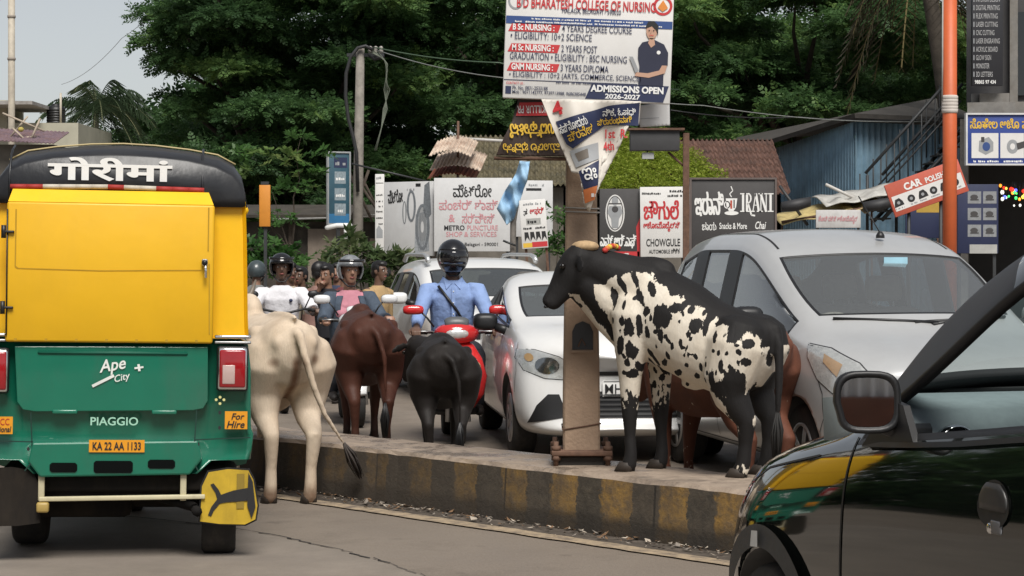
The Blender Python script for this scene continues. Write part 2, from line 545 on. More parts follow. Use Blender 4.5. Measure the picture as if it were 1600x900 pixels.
for i, p in enumerate(fl):
 if i: arc += (fl[i] - fl[i - 1]).length
 t = (fl[min(i + 1, len(fl) - 1)] - fl[max(i - 1, 0)]).normalized()
 nb = Vector((-t.y, t.x)); nb = nb if nb.y > 0 else -nb
 w = dp[i]
 j = random.uniform(-.006, .006); hz = MED_H + random.uniform(-.004, .004)
 prof = [(0 + j, 0), (.004 + j, .10), (.012 + j, .2), (.018 + j, hz - .022), (.04, hz), (w * .5, hz + .006), (w - .03, hz), (w - .005, hz - .03), (w, 0)]
 for a, z in prof:
  q = p + nb * a; mv.append((q.x, q.y, z)); along.append(arc)
k = 9
for i in range(len(fl) - 1):
 for j in range(k - 1): mf.append((i * k + j, i * k + j + 1, (i + 1) * k + j + 1, (i + 1) * k + j))
mf += [tuple(range(k)), tuple((len(fl) - 1) * k + j for j in range(k - 1, -1, -1))]
me = bpy.data.meshes.new("median"); me.from_pydata(mv, [], mf); me.materials.append(MEDIAN)
me.attributes.new("along", 'FLOAT', 'POINT').data.foreach_set("value", along)
bm = bmesh.new(); bm.from_mesh(me); bmesh.ops.recalc_face_normals(bm, faces=bm.faces[:]); bm.to_mesh(me); bm.free()
med = link(me, "median_wall")
tag(med, "low concrete median wall with worn yellow and black stripes along the road", "median")

# edge line beside the median (faded paint with gaps) and the silt strip
LINE = bpy.data.materials.new("faded edge paint"); LINE.use_nodes = True
def faded(m, col, under, lo=.42, hi=.6):
 n, l = m.node_tree.nodes, m.node_tree.links; b = n["Principled BSDF"]; b.inputs["Roughness"].default_value = .8
 tc = n.new("ShaderNodeTexCoord"); t = n.new("ShaderNodeTexNoise"); t.inputs["Scale"].default_value = 9; t.inputs["Detail"].default_value = 9; t.inputs["Roughness"].default_value = .75
 l.new(tc.outputs["Object"], t.inputs["Vector"])
 r = n.new("ShaderNodeMapRange"); r.inputs[1].default_value = lo; r.inputs[2].default_value = hi
 l.new(t.outputs["Fac"], r.inputs[0])
 mx = n.new("ShaderNodeMix"); mx.data_type = 'RGBA'; mx.inputs[6].default_value = (*col, 1); mx.inputs[7].default_value = (*under, 1)
 l.new(r.outputs[0], mx.inputs[0]); l.new(mx.outputs[2], b.inputs["Base Color"])
faded(LINE, (.40, .31, .205), (.17, .135, .105), .42, .62)
SILT = bpy.data.materials.new("dark silt"); SILT.use_nodes = True
faded(SILT, (.070, .057, .045), (.15, .122, .10), .50, .66)
def strip_along(off0, off1, z, mat, name, i0=0, i1=None):
 vs = []; fs = []; idx = list(range(i0, i1 or len(fl)))
 for i in idx:
  p = fl[i]; t = (fl[min(i + 1, len(fl) - 1)] - fl[max(i - 1, 0)]).normalized(); nb = Vector((-t.y, t.x)); nb = nb if nb.y > 0 else -nb
  for o in (off0, off1):
   q = p - nb * (o + random.uniform(-.008, .008)); vs.append((q.x, q.y, z))
 for i in range(len(idx) - 1): fs.append((2 * i, 2 * i + 1, 2 * i + 3, 2 * i + 2))
 b = MB(); b.add(vs, fs, mat); return tag(b.build(name), kind="structure")
strip_along(-.01, .20, .004, SILT, "silt_strip")
strip_along(.20, .33, .008, LINE, "edge_line")
# litter of dry leaves and grit by the foot of the wall
lv = MB(); LEAFM = [M("dry leaf %s" % c_[0], c_[1], .7, var=.3) for c_ in (("brown", (.16, .09, .045)), ("grey", (.22, .19, .16)), ("dark", (.05, .035, .025)), ("pale", (.42, .36, .29)))]
for k in range(900):
 i = random.randrange(14, len(fl) - 4); p = fl[i].lerp(fl[i + 1], random.random()) if i + 1 < len(fl) else fl[i]
 t = (fl[min(i + 1, len(fl) - 1)] - fl[i - 1]).normalized(); nb = Vector((-t.y, t.x)); nb = nb if nb.y > 0 else -nb
 q = p - nb * abs(random.gauss(.02, .09))
 s_ = random.uniform(.006, .022) * (1.6 if random.random() < .1 else 1); a = random.uniform(0, 6.28); e = random.uniform(.3, .8)
 u_ = Vector((math.cos(a), math.sin(a), random.uniform(-.3, .3))) * s_; w_ = Vector((-math.sin(a), math.cos(a), random.uniform(-.3, .3))) * s_ * e
 c_ = Vector((q.x, q.y, .012 + s_ * .3))
 lv.add([c_ - u_, c_ - w_, c_ + u_ + Vector((0, 0, s_ * .4)), c_ + w_], [(0, 1, 2), (0, 2, 3)], random.choice(LEAFM))
tag(lv.build("leaf_litter", fixn=False), kind="stuff")

# ================================================================ vegetation
def leaf_mat(name, dark, mid, light, rough=.5):
 m = bpy.data.materials.new(name); m.use_nodes = True
 n, l = m.node_tree.nodes, m.node_tree.links; b = n["Principled BSDF"]; b.inputs["Roughness"].default_value = rough
 b.inputs["Specular IOR Level"].default_value = .3
 at = n.new("ShaderNodeAttribute"); at.attribute_name = "tint"
 cr = n.new("ShaderNodeValToRGB"); e = cr.color_ramp.elements
 e[0].position = 0; e[0].color = (*dark, 1); e[1].position = 1; e[1].color = (*light, 1)
 k = e.new(.55); k.color = (*mid, 1)
 l.new(at.outputs["Fac"], cr.inputs[0]); l.new(cr.outputs[0], b.inputs["Base Color"])
 tl = n.new("ShaderNodeBsdfTranslucent"); l.new(cr.outputs[0], tl.inputs[0])
 mx = n.new("ShaderNodeMixShader"); mx.inputs[0].default_value = .50
 l.new(b.outputs[0], mx.inputs[1]); l.new(tl.outputs[0], mx.inputs[2]); l.new(mx.outputs[0], n["Material Output"].inputs[0])
 return m
RAINTREE = leaf_mat("rain tree leaves", (.040, .085, .034), (.090, .175, .060), (.23, .35, .10))
BRIGHT = leaf_mat("young broad leaves", (.035, .095, .025), (.09, .19, .05), (.26, .34, .11), .4)
WAXY = leaf_mat("waxy leaves", (.03, .06, .02), (.085, .13, .05), (.30, .34, .17), .4)
PALMM = leaf_mat("palm fronds", (.035, .06, .03), (.075, .115, .06), (.22, .22, .12), .5)
DEADP = leaf_mat("dry palm fronds", (.03, .028, .018), (.085, .072, .04), (.24, .19, .08), .6)
CREEP = leaf_mat("creeper leaves", (.13, .19, .02), (.30, .38, .05), (.46, .50, .10), .5)
BARK = M("bark", (.065, .05, .038), .9, var=.35, scale=9, bump=.6, bscale=18)

def np_mesh(name, V, F, tint, mat):
 """V (n,3) F (m,4) -> mesh with a tint per point"""
 me = bpy.data.meshes.new(name)
 me.vertices.add(len(V)); me.vertices.foreach_set("co", np.ascontiguousarray(V, dtype=np.float32).ravel())
 k = F.shape[1]
 me.loops.add(F.size); me.loops.foreach_set("vertex_index", np.ascontiguousarray(F, dtype=np.int32).ravel())
 me.polygons.add(len(F)); me.polygons.foreach_set("loop_start", np.arange(0, F.size, k, dtype=np.int32))
 me.polygons.foreach_set("loop_total", np.full(len(F), k, dtype=np.int32)) if False else None
 me.update(calc_edges=True)
 me.attributes.new("tint", 'FLOAT', 'POINT').data.foreach_set("value", np.ascontiguousarray(tint, dtype=np.float32))
 me.materials.append(mat); me.validate(); return me

def frond_template(pairs=8, ln=.30, wd=.085, droop=.25, spread=1.0):
 V = []; F = []
 for i in range(pairs):
  t = .12 + .88 * i / (pairs - 1)
  c = np.array([t, 0, -droop * t * t])
  L = ln * (math.sin(math.pi * (.18 + .78 * t)) ** .7)
  for sd in (1, -1):
   a = R(62 - 30 * t) * spread
   d = np.array([math.cos(a), sd * math.sin(a), -.28]); s_ = np.array([-math.sin(a) * sd, math.cos(a), 0]) * wd / 2
   o = len(V)
   V += [c, c + d * L * .5 + s_, c + d * L, c + d * L * .5 - s_]; F.append((o, o + 1, o + 2, o + 3))
 return np.array(V), np.array(F)
def leaf_template(k=6, ln=.5, wd=.22, seed=0):
 """a tuft of broad leaves round a twig end"""
 r = np.random.default_rng(seed); V = []; F = []
 for i in range(k):
  a = 2 * math.pi * i / k + r.uniform(-.4, .4); e = r.uniform(-.3, .8)
  d = np.array([math.cos(a) * math.cos(e), math.sin(a) * math.cos(e), math.sin(e)]); s_ = np.cross(d, [0, 0, 1.0]); s_ /= np.linalg.norm(s_) + 1e-6
  c = np.array([r.uniform(0, .35), 0, 0]); L = ln * r.uniform(.7, 1.2); w = wd * L / ln / 2
  o = len(V); dn = np.array([0, 0, -.12 * L])
  V += [c, c + d * L * .45 + s_ * w, c + d * L + dn, c + d * L * .45 - s_ * w]; F.append((o, o + 1, o + 2, o + 3))
 return np.array(V), np.array(F)

def scatter(tmpl, pos, dirs, scale, tint, roll=None):
 """copy the template along x to each direction"""
 T, F = tmpl
 n = len(pos)
 X = dirs / (np.linalg.norm(dirs, axis=1, keepdims=True) + 1e-9)
 up = np.tile([0, 0, 1.0], (n, 1)) + rng.normal(0, .35, (n, 3))
 Yv = np.cross(up, X); Yv /= (np.linalg.norm(Yv, axis=1, keepdims=True) + 1e-9)
 Z_ = np.cross(X, Yv)
 V = (pos[:, None, :] + scale[:, None, None] * (T[None, :, 0:1] * X[:, None, :] + T[None, :, 1:2] * Yv[:, None, :] + T[None, :, 2:3] * Z_[:, None, :]))
 Fo = (F[None] + (np.arange(n) * len(T))[:, None, None]).reshape(-1, F.shape[1])
 tt = np.repeat(tint, len(T)) 
 return V.reshape(-1, 3), Fo, tt

def limb_path(a, b, sag=.1, n=5, wob=.12):
 a, b = Vector(a), Vector(b); L = (b - a).length; out = []
 for i in range(n + 1):
  t = i / n; p = a.lerp(b, t); p.z += sag * L * math.sin(math.pi * t)
  if 0 < i < n: p += Vector((random.uniform(-1, 1), random.uniform(-1, 1), random.uniform(-1, 1))) * wob * L * .3
  out.append(p)
 return out

def make_tree(name, label, base, lobes, trunk_r, split_z, mat, tmpl, per_m2, fscale, group=None, cat="tree", tint_bias=0.0, trunk_mat=None, limb_every=4, fill=.42):
 base = Vector(base)
 root = thing(name, label, cat, base, group=group)
 tb = MB(); top = Vector((0, 0, split_z))
 tb.tube(limb_path((0, 0, -.1), top, 0, 4, .08), [trunk_r * 1.25, trunk_r, trunk_r * .92, trunk_r * .85, trunk_r * .8], trunk_mat or BARK, 10)
 for i, (c, r) in enumerate(lobes):
  if i % limb_every: continue
  e = Vector(c) - base
  st_ = top * random.uniform(.75, 1.0)
  pth = limb_path(st_, e, .06, 5)
  tb.tube(pth, [trunk_r * .5, trunk_r * .36, trunk_r * .26, trunk_r * .18, trunk_r * .11, trunk_r * .05], trunk_mat or BARK, 6)
 tb.build("trunk", root)
 PV, PF, PT = [], [], []; off = 0
 for c, r in lobes:
  c = np.array(Vector(c) - base); r = np.array(r)
  area = 4 * math.pi * ((r[0] * r[1]) ** 1.6 / 3 + (r[0] * r[2]) ** 1.6 / 3 + (r[1] * r[2]) ** 1.6 / 3) ** (1 / 1.6) if False else 4 * math.pi * r.mean() ** 2
  n = max(6, int(area * per_m2))
  d = rng.normal(size=(n, 3)); d /= np.linalg.norm(d, axis=1, keepdims=True)
  d[:, 2] = np.where(d[:, 2] < -.35, -d[:, 2] * .5, d[:, 2])
  rad = np.where(rng.random(n) < fill, rng.uniform(.25, .8, n), rng.uniform(.78, 1.06, n))
  pos = c + d * r * rad[:, None]
  dr = d * np.array([1, 1, .3]) + rng.normal(0, .45, (n, 3)) + np.array([0, 0, -.05])
  lob = rng.normal(0, .13); q = rng.normal(size=3) * 2.2
  tint = np.clip(.36 + tint_bias + lob + rng.normal(0, .11, n) + .16 * np.sin(pos @ q) + .2 * (rng.random(n) < .1), 0, 1)
  V, F, T = scatter(tmpl, pos, dr, fscale * rng.uniform(.7, 1.25, n), tint)
  PV.append(V); PF.append(F + off); PT.append(T); off += len(V)
 me = np_mesh("crown", np.concatenate(PV), np.concatenate(PF), np.concatenate(PT), mat)
 link(me, "crown", root)
 return root

FROND = frond_template(4, .42, .24, .2)
def lobes_in(polys, n, d0, d1, r0, r1, seed):
 """lobe centres inside outlines read off the photo, each at its own depth"""
 r_ = random.Random(seed); out = []
 u0 = min(p[0] for p in polys); u1 = max(p[0] for p in polys); v0 = min(p[1] for p in polys); v1 = max(p[1] for p in polys)
 def inside(x, y):
  c = False; j = len(polys) - 1
  for i in range(len(polys)):
   a, b = polys[i], polys[j]
   if (a[1] > y) != (b[1] > y) and x < (b[0] - a[0]) * (y - a[1]) / (b[1] - a[1]) + a[0]: c = not c
   j = i
  return c
 tries = 0
 while len(out) < n and tries < 9000:
  tries += 1
  u, v = r_.uniform(u0, u1), r_.uniform(v0, v1)
  if not inside(u, v): continue
  d = r_.uniform(d0, d1); r = r_.uniform(r0, r1)
  p = P(u, v, d)
  if any((p - q[0]).length < .62 * (r + q[1][0]) for q in out) and r_.random() < .9: continue
  out.append((p, (r, r * r_.uniform(.8, 1.1), r * r_.uniform(.36, .52))))
 return out
L1 = lobes_in([(315, -55), (275, 20), (265, 75), (295, 120), (305, 200), (285, 240), (285, 300), (310, 345), (560, 330), (640, 300), (640, -55)], 100, 50, 60, .7, 1.5, 3)
for u, v, d, r in ((244, 62, 52, .5), (284, 45, 52, .8), (225, 72, 52, .28), (272, 95, 52, .6), (268, 150, 53, .35), (285, 175, 52, .6), (275, 15, 52, .55), (264, 215, 53, .4), (286, 270, 52, .8), (272, 330, 53, .7)):
 L1.append((P(u, v, d), (r, r, r * .5)))
make_tree("rain_tree", "huge dark rain tree behind the utility pole, its crown reaching out into open sky", P(470, 400, 55) * Vector((1, 1, 0)) if False else Vector((P(470, 400, 55).x, 55, 0)), L1, .42, 2.6, RAINTREE, FROND, 68, .285, "big trees behind the stalls")
L2 = lobes_in([(560, -50), (560, 330), (800, 300), (930, 250), (1090, 230), (1090, -50)], 68, 54, 66, .8, 1.6, 5)
make_tree("rain_tree", "dense rain tree behind the nursing billboard", Vector((P(830, 400, 60).x, 60, 0)), L2, .45, 3.0, RAINTREE, FROND, 58, .31, "big trees behind the stalls", tint_bias=-.03)
L3 = lobes_in([(1020, -50), (1010, 215), (1180, 235), (1330, 190), (1520, 190), (1560, -50)], 64, 52, 64, .8, 1.6, 8)
make_tree("rain_tree", "spreading rain tree above the blue tin shed", Vector((P(1250, 400, 58).x, 58, 0)), L3, .42, 3.2, RAINTREE, FROND, 58, .31, "big trees behind the stalls", tint_bias=.07)
# farther wood behind, one mass that closes the gaps low down
L4 = lobes_in([(240, 180), (240, 400), (1500, 400), (1500, 60), (1000, 40), (700, 60), (420, 90)], 95, 76, 92, 1.6, 2.8, 13)
PV, PF, PT, off = [], [], [], 0
for c_, r_ in L4:
 n_ = 420; d_ = rng.normal(size=(n_, 3)); d_ /= np.linalg.norm(d_, axis=1, keepdims=True)
 V_, F_, T_ = scatter(FROND, np.array(c_) + d_ * np.array(r_) * rng.uniform(.4, 1.05, (n_, 1)), d_ + rng.normal(0, .4, (n_, 3)), rng.uniform(.6, 1.0, n_), np.clip(rng.normal(.25, .12, n_), 0, 1))
 PV.append(V_); PF.append(F_ + off); PT.append(T_); off += len(V_)
w_ = link(np_mesh("far_wood", np.concatenate(PV), np.concatenate(PF), np.concatenate(PT), RAINTREE), "far_wood")
tag(w_, kind="stuff")
# roadside wood on the left, outside the frame: what the near car's flank mirrors
n_ = 9000; ax_ = rng.uniform(0, 1, n_); pos_ = np.stack([-19 + rng.normal(0, 1.6, n_) - 3 * np.sin(ax_ * 23), -6 + 34 * ax_, rng.uniform(.2, 6.5, n_) + 1.5 * np.sin(ax_ * 31)], 1)
V_, F_, T_ = scatter(FROND, pos_, rng.normal(0, 1, (n_, 3)), rng.uniform(.9, 1.7, n_), np.clip(rng.normal(.3, .15, n_), 0, 1))
tag(link(np_mesh("roadside_wood", V_, F_, T_, RAINTREE), "roadside_wood"), kind="stuff")

# sapling with bright broad leaves, and the waxy shrub by the stalls
TUFT = leaf_template(7, .5, .24, 4)
L5 = [(P(u, v, 37), (r * .85, r * .85, r * .6)) for u, v, r in ((470, 215, .30), (400, 245, .32), (445, 250, .35), (500, 245, .28), (425, 300, .30), (470, 300, .38), (385, 270, .2), (450, 350, .35), (410, 340, .25), (480, 270, .3), (390, 240, .25), (365, 235, .2))]
make_tree("sapling", "young tree with bright green broad leaves between the orange sign and the utility pole", Vector((P(455, 400, 37).x, 37, .12)), L5, .05, 1.6, BRIGHT, TUFT, 17, .30, cat="tree", tint_bias=.12, fill=.5)
L6 = [(P(u, v, 30), (r, r, r * .7)) for u, v, r in ((545, 395, .28), (575, 405, .25), (600, 420, .25), (620, 400, .2), (530, 420, .25), (570, 440, .3), (640, 420, .2), (550, 375, .15), (605, 450, .3), (520, 450, .3), (660, 450, .25))]
make_tree("waxy_shrub", "frangipani like shrub with pale waxy leaves in front of the tyre stall", Vector((P(580, 400, 30).x, 30, 0)), L6, .04, .5, WAXY, leaf_template(9, .6, .2, 9), 30, .26, cat="shrub", tint_bias=.2, fill=.5)
L7 = [(P(u, v, 35), (r, r, r * .7)) for u, v, r in ((400, 405, .4), (440, 400, .35), (385, 420, .4), (430, 420, .4), (470, 410, .3), (410, 380, .25))]
make_tree("hedge_bush", "small leafy bush behind the helmeted riders", Vector((P(420, 400, 35).x, 35, .12)), L7, .05, .4, BRIGHT, TUFT, 22, .3, cat="shrub", tint_bias=-.1, fill=.5)
L8 = [(P(u, v, 33), (r, r, r * .7)) for u, v, r in ((870, 345, .25), (880, 375, .3), (865, 395, .3), (850, 330, .15))]
make_tree("green_bush", "fresh green bush beside the leaning offer board", Vector((P(868, 400, 33).x, 33, .12)), L8, .03, .6, BRIGHT, TUFT, 34, .22, cat="shrub", tint_bias=.05, fill=.5)

def palm(name, label, base, top, n, ln, mat, droop, seed, tint=.4, r=.14, dirs=None):
 base, top = Vector(base), Vector(top)
 root = thing(name, label, "palm tree", base)
 t = MB(); h = top - base; pts = [Vector((h.x * (k / 6) ** 1.4, h.y * k / 6, h.z * k / 6)) for k in range(7)]
 t.tube(pts, [r * 1.3, r, r * .92, r * .9, r * .88, r * .85, r * .8], M("palm bark", (.085, .07, .055), .9, var=.3, bump=.6), 12); t.build("trunk", root)
 rr = np.random.default_rng(seed); V = []; F = []; T = []
 for i in range(n):
  a = rr.uniform(0, 6.28) if dirs is None else rr.choice(dirs) + rr.normal(0, .3); e = rr.uniform(-.55, 1.15); L = ln * rr.uniform(.8, 1.1); tn = np.clip(tint + rr.normal(0, .15), 0, 1)
  dh = np.array([math.cos(a), math.sin(a), 0]); side = np.array([-math.sin(a), math.cos(a), 0]); prev = None
  K = 26
  for k in range(K):
   s_ = (k + 1) / K
   c = np.array(h) + dh * L * (math.cos(e) * s_ - .12 * s_ * s_) + np.array([0, 0, L * (math.sin(e) * s_ - droop * s_ ** 2.1)])
   ll = L * .26 * (math.sin(math.pi * min(.97, .12 + .85 * s_))) ** .6
   for sd in (1, -1):
    d = side * sd * .75 + dh * .45 + np.array([0, 0, -.45 - .5 * droop * s_]) + rr.normal(0, .10, 3); d /= np.linalg.norm(d)
    w = np.array([0, 0, 1.0]) * L * .013 + dh * L * .013
    o = len(V); V += [c + w * .4, c - w * .4, c + d * ll * .6 - w * .5, c + d * ll]; F.append((o, o + 1, o + 2, o + 3)); T += [tn] * 4
   if prev is not None:
    o = len(V); w = side * L * .006; V += [prev - w, prev + w, c + w, c - w]; F.append((o, o + 1, o + 2, o + 3)); T += [min(1, tn + .35)] * 4
   prev = c
 link(np_mesh("fronds", np.array(V), np.array(F), np.array(T), mat), "crown", root)
 return root
pb = P(150, 400, 78)
palm("coconut_palm", "distant coconut palm standing against the grey sky", (pb.x, 78, 0), P(150, 166, 78), 54, 2.9, PALMM, .6, 4, .42)
pb = P(1490, 400, 46)
palm("dry_palm", "palm with dry hanging fronds beside the orange pole", (pb.x + .3, 46, 0), P(1440, -85, 46), 36, 2.3, DEADP, 1.05, 9, .42, r=.2)
# far bushes near the palm
L9 = [(P(u, v, 90), (r, r, r * .8)) for u, v, r in ((112, 218, .5), (190, 214, .5), (212, 212, .6), (225, 222, .9), (150, 226, .7))]
make_tree("far_tree", "low dark trees beside the pale rooftop wall", Vector((P(165, 400, 90).x, 90, 0)), L9, .2, 3, RAINTREE, FROND, 26, .4, cat="tree")
# ================================================================ buildings, poles and signs
CONCP = M("concrete pole", (.32, .225, .155), .85, var=.15, scale=5, bump=.25, bscale=50, dirt=.35, dirtcol=(.19, .13, .09))
RUST = M("rusty steel", (.13, .07, .045), .8, var=.35, scale=14, dirt=.5, dirtcol=(.06, .04, .03))
DKSTEEL = M("dark painted steel", (.03, .032, .034), .55, var=.2)
BOARDW = M("white sign sheet", (.70, .69, .67), .55, var=.04, dirt=.18, dirtcol=(.45, .40, .34))
BOARDG = M("grey sign sheet", (.60, .60, .60), .55, var=.05, dirt=.2, dirtcol=(.4, .37, .33))
REDP = M("red print", (.52, .035, .04), .55, var=.06)
BLUEP = M("blue print", (.03, .07, .22), .55, var=.06)
NAVYP = M("navy print", (.02, .028, .075), .55, var=.06)
YELP = M("yellow print", (.72, .46, .05), .55, var=.06)
PINKP = M("faded pink print", (.56, .26, .28), .6, var=.15)
GREYP = M("grey print", (.30, .31, .32), .6, var=.1)
DKGREY = M("charcoal sign", (.055, .052, .052), .6, var=.1)
SKINP = M("printed skin", (.50, .30, .21), .55, var=.04)

class Board:
 """a flat sign placed from its photo corners at a distance; faces the road"""
 def __init__(s, name, label, cat, u0, v0, u1, v1, d, mat, yaw=0.0, roll=0.0, thick=.04, group=None, rim=None, panel="panel", foot=None):
  s.uc, s.vb, s.s = (u0 + u1) / 2, v1, FPX / d
  s.k = 1 / math.cos(yaw)
  s.root = thing(name, label, cat, P(s.uc, v1, d), group=group)
  s.root.rotation_euler = (0, roll, yaw)
  s.w, s.h = (u1 - u0) / s.s * s.k, (v1 - v0) / s.s
  b = MB(); b.box((0, thick / 2, s.h / 2), (s.w, thick, s.h), mat, bevel=min(.006, thick * .2))
  s.panel = b.build(panel, s.root)
  s.d = Decal()
  if rim:
   f = MB(); t = .03
   for c, z in (((0, thick * .3, s.h), (s.w + t, thick + .02, t)), ((0, thick * .3, 0), (s.w + t, thick + .02, t)), ((-s.w / 2, thick * .3, s.h / 2), (t, thick + .02, s.h - t)), ((s.w / 2, thick * .3, s.h / 2), (t, thick + .02, s.h - t))):
    f.box(c, z, rim)
   f.build("frame", s.root)
 def X(s, u): return (u - s.uc) / s.s * s.k
 def Z(s, v): return (s.vb - v) / s.s
 def pts(s, l): return [(s.X(u), s.Z(v)) for u, v in l]
 def rect(s, u0, v0, u1, v1, m, layer=1): s.d.rect(s.X(u0), s.Z(v1), s.X(u1), s.Z(v0), m, layer)
 def poly(s, l, m, layer=1): s.d.poly(s.pts(l), m, layer)
 def line(s, l, w, m, layer=1): s.d.line(s.pts(l), w / s.s, m, layer)
 def ell(s, u, v, ru, rv, m, layer=1, **k): s.d.ellipse(s.X(u), s.Z(v), ru / s.s, rv / s.s, m, layer, **k)
 def ring(s, u, v, ru, rv, w, m, layer=1): s.d.ringm(s.X(u), s.Z(v), ru / s.s, rv / s.s, w / s.s, m, layer)
 def text(s, t, u0, v1, v0, m, u1=None, layer=2, bold=.01, shear=0., rot=0., align='L'):
  s.d.text(t, s.X(u0), s.Z(v1), (v1 - v0) / s.s, m, layer, (u1 - u0) / s.s * s.k if u1 else None, bold, shear, rot, align)
 def scrawl(s, u0, u1, v1, v0, m, layer=2, seed=1): s.d.scrawl(s.X(u0), s.X(u1), s.Z(v1), (v1 - v0) / s.s, m, layer, seed)
 def done(s, legs=(), legmat=None, legw=.05, ground=0.0, thick=.04):
  if s.d.mb.f: s.d.build("lettering", s.panel)
  for u in legs:
   b = MB(); x = s.X(u); zb = ground - s.root.location.z
   b.box((x, thick + legw / 2 + .005, (zb + s.h * .9) / 2), (legw, legw, s.h * .9 - zb), legmat or DKSTEEL); b.build("post", s.root)
  return s.root

# ---- concrete pole on the median, its bolted foot, and the billboard on it
pd = 11.58
pc = P(908, 400, pd); pole = thing("concrete_pole", "tapered square concrete pole bolted down on the median beside the spotted bull", "pole", (pc.x, pd, MED_H))
ps = FPX / pd
b = MB()
hw0, hw1 = 28.5 / ps, 19.5 / ps
zt = 3.2 - MED_H
b.loft([[Vector((sx * w * (1 - c_), sy * w * (1 - c_), z)) for sx, sy, c_ in ((-1, -.9, 0), (-.9, -1, 0), (.9, -1, 0), (1, -.9, 0), (1, .9, 0), (.9, 1, 0), (-.9, 1, 0), (-1, .9, 0))] for w, z in ((hw0, .09), (hw0 * .99, .4), (hw0 + (hw1 - hw0) * .5, zt * .5), (hw1, zt))], CONCP, False)
b.build("shaft", pole)
b = MB(); b.box((0, 0, .075), (.34, .34, .03), RUST, bevel=.006); b.box((0, 0, .025), (.26, .26, .05), M("plate gap shade", (.03, .026, .022), .9)); b.build("base_plate", pole)  # dark block fills the gap under the plate, standing for its shade
for sx in (-1, 1):
 for sy in (-1, 1):
  b = MB(); b.tube([(sx * .145, sy * .145, 0.002), (sx * .145, sy * .145, .14)], .014, RUST, 8); b.lathe([(.026, .09), (.026, .115)], 'Z', RUST, 6, (sx * .145, sy * .145, 0)); b.lathe([(.026, .035), (.026, .06)], 'Z', RUST, 6, (sx * .145, sy * .145, 0)); b.build("anchor_bolt", pole)
hz = lambda v: (EYE - (v - HOR) / ps) - MED_H
b = MB(); q = [(-.058, hz(545)), (.058, hz(545)), (.058, hz(517)), (.040, hz(506)), (0, hz(501)), (-.040, hz(506)), (-.058, hz(517))]
b.prism(q, .004, BLACK, Matrix.Translation((0.005, -hw0 * .985, 0)))
b.box((0.005, -hw0 * .99 - .004, hz(548)), (.13, .012, .012), CONCP); b.tube([(-.02, -hw0 - .004, hz(540)), (0, -hw0 - .006, hz(528)), (.02, -hw0 - .004, hz(538))], .005, RUST, 6)
b.build("access_hatch", pole)
for v in (665,):
 b = MB(); b.tube([(-hw0 - .004, -hw0 - .004, hz(v + 4)), (hw0 + .004, -hw0 - .004, hz(v - 6)), (hw0 + .004, hw0 + .004, hz(v)), (-hw0 - .004, hw0 + .004, hz(v)), (-hw0 - .004, -hw0 - .004, hz(v + 4))], .004, RUST, 5); b.build("wire_tie", pole)
for v in (325, 331):
 b = MB(); b.tube([(-hw1 - .02, -hw1 - .02, hz(v)), (hw1 + .03, -hw1 - .02, hz(v + 2)), (hw1 + .03, hw1 + .02, hz(v)), (-hw1 - .02, hw1 + .02, hz(v)), (-hw1 - .02, -hw1 - .02, hz(v))], .004, M("tie wire", (.35, .33, .3), .5), 5); b.build("wire_tie", pole)

BD = 11.32
bb = Board("billboard", "white nursing college billboard with admissions banner fixed high on the concrete pole", "billboard", 785, -42, 1047, 158, BD, BOARDW, roll=R(2.2), thick=.03)
b = MB()
for x in (-.2, .2): b.box((x, .045, bb.h / 2), (.03, .03, bb.h), DKSTEEL)
b.box((0, .075, .25), (.9, .03, .03), DKSTEEL); b.box((0, .075, .58), (.9, .03, .03), DKSTEEL); b.build("back_frame", bb.root)
bb.text("B D BHARATESH COLLEGE OF NURSING", 802, 16, 0, REDP, 1019, bold=.02)
bb.text("HALAGA, BELAGAVI - 590020", 873, 23, 14, NAVYP, 965, bold=.01)
bb.ring(1030, 5, 15, 15, 4, REDP); bb.poly([(1022, 8), (1030, -4), (1038, 8), (1030, 14)], M("orange print", (.7, .25, .05), .5), 2); bb.ring(800, 5, 12, 14, 3, GREYP)
bb.rect(786, 29, 1046, 41, BLUEP); bb.scrawl(822, 1000, 34, 31, WHITEP, seed=4); bb.scrawl(800, 1030, 39, 36, WHITEP, seed=5)
for v, t, w1, a, a1, b_, b1 in ((45, "B Sc NURSING :", 868, "4 YEARS DEGREE COURSE", 983, "• ELIGIBILITY: 10+2 SCIENCE", 921),
       (77, "M Sc NURSING :", 868, "2 YEARS POST", 930, "GRADUATION • ELIGIBILITY : BSC NURSING", 977),
       (107, "GNM NURSING :", 871, "3 YEARS DIPLOMA", 949, "• ELIGIBILITY : 10+2 (ARTS, COMMERCE, SCIENCE)", 1000)):
 o = 4
 bb.poly([(796, v - 5), (872, v - 5), (868, v + 8), (790, v + 8)], REDP, 1)
 bb.text(t, 797, v + 6, v - 4, WHITEP, 862, bold=.03); bb.text(a, 874, v + 7 if False else v + 6, v - 5, NAVYP, a1, bold=.004)
 bb.text(b_, 794, v + 20, v + 9, NAVYP, b1, bold=.003)
bb.ell(1010, 44, 1.3, .8, BLACKP, 5); bb.ell(1017, 44, 1.3, .8, BLACKP, 5); bb.rect(1010, 51, 1017, 52, REDP, 5); bb.line([(1013.5, 44), (1012.5, 48)], .6, M('printed skin shade', (.34, .19, .13), .6), 5); bb.line([(786, 129), (995, 129)], 1.2, NAVYP); bb.scrawl(868, 930, 132, 129, NAVYP, seed=9)
bb.text("CONTACT US :", 790, 136, 132, REDP, 818); bb.rect(789, 139, 798, 151, NAVYP); bb.text("Ph. No. 0831-2533188", 800, 144, 138, NAVYP, 855); bb.text("Mob : 9071142777, 9739713988, 9686385448", 800, 151, 145, NAVYP, 915)
bb.poly([(924, 131), (1042, 131), (1038, 157), (915, 151)] if False else [(924, 130), (1044, 130), (1036, 156), (914, 154)], NAVYP, 1)
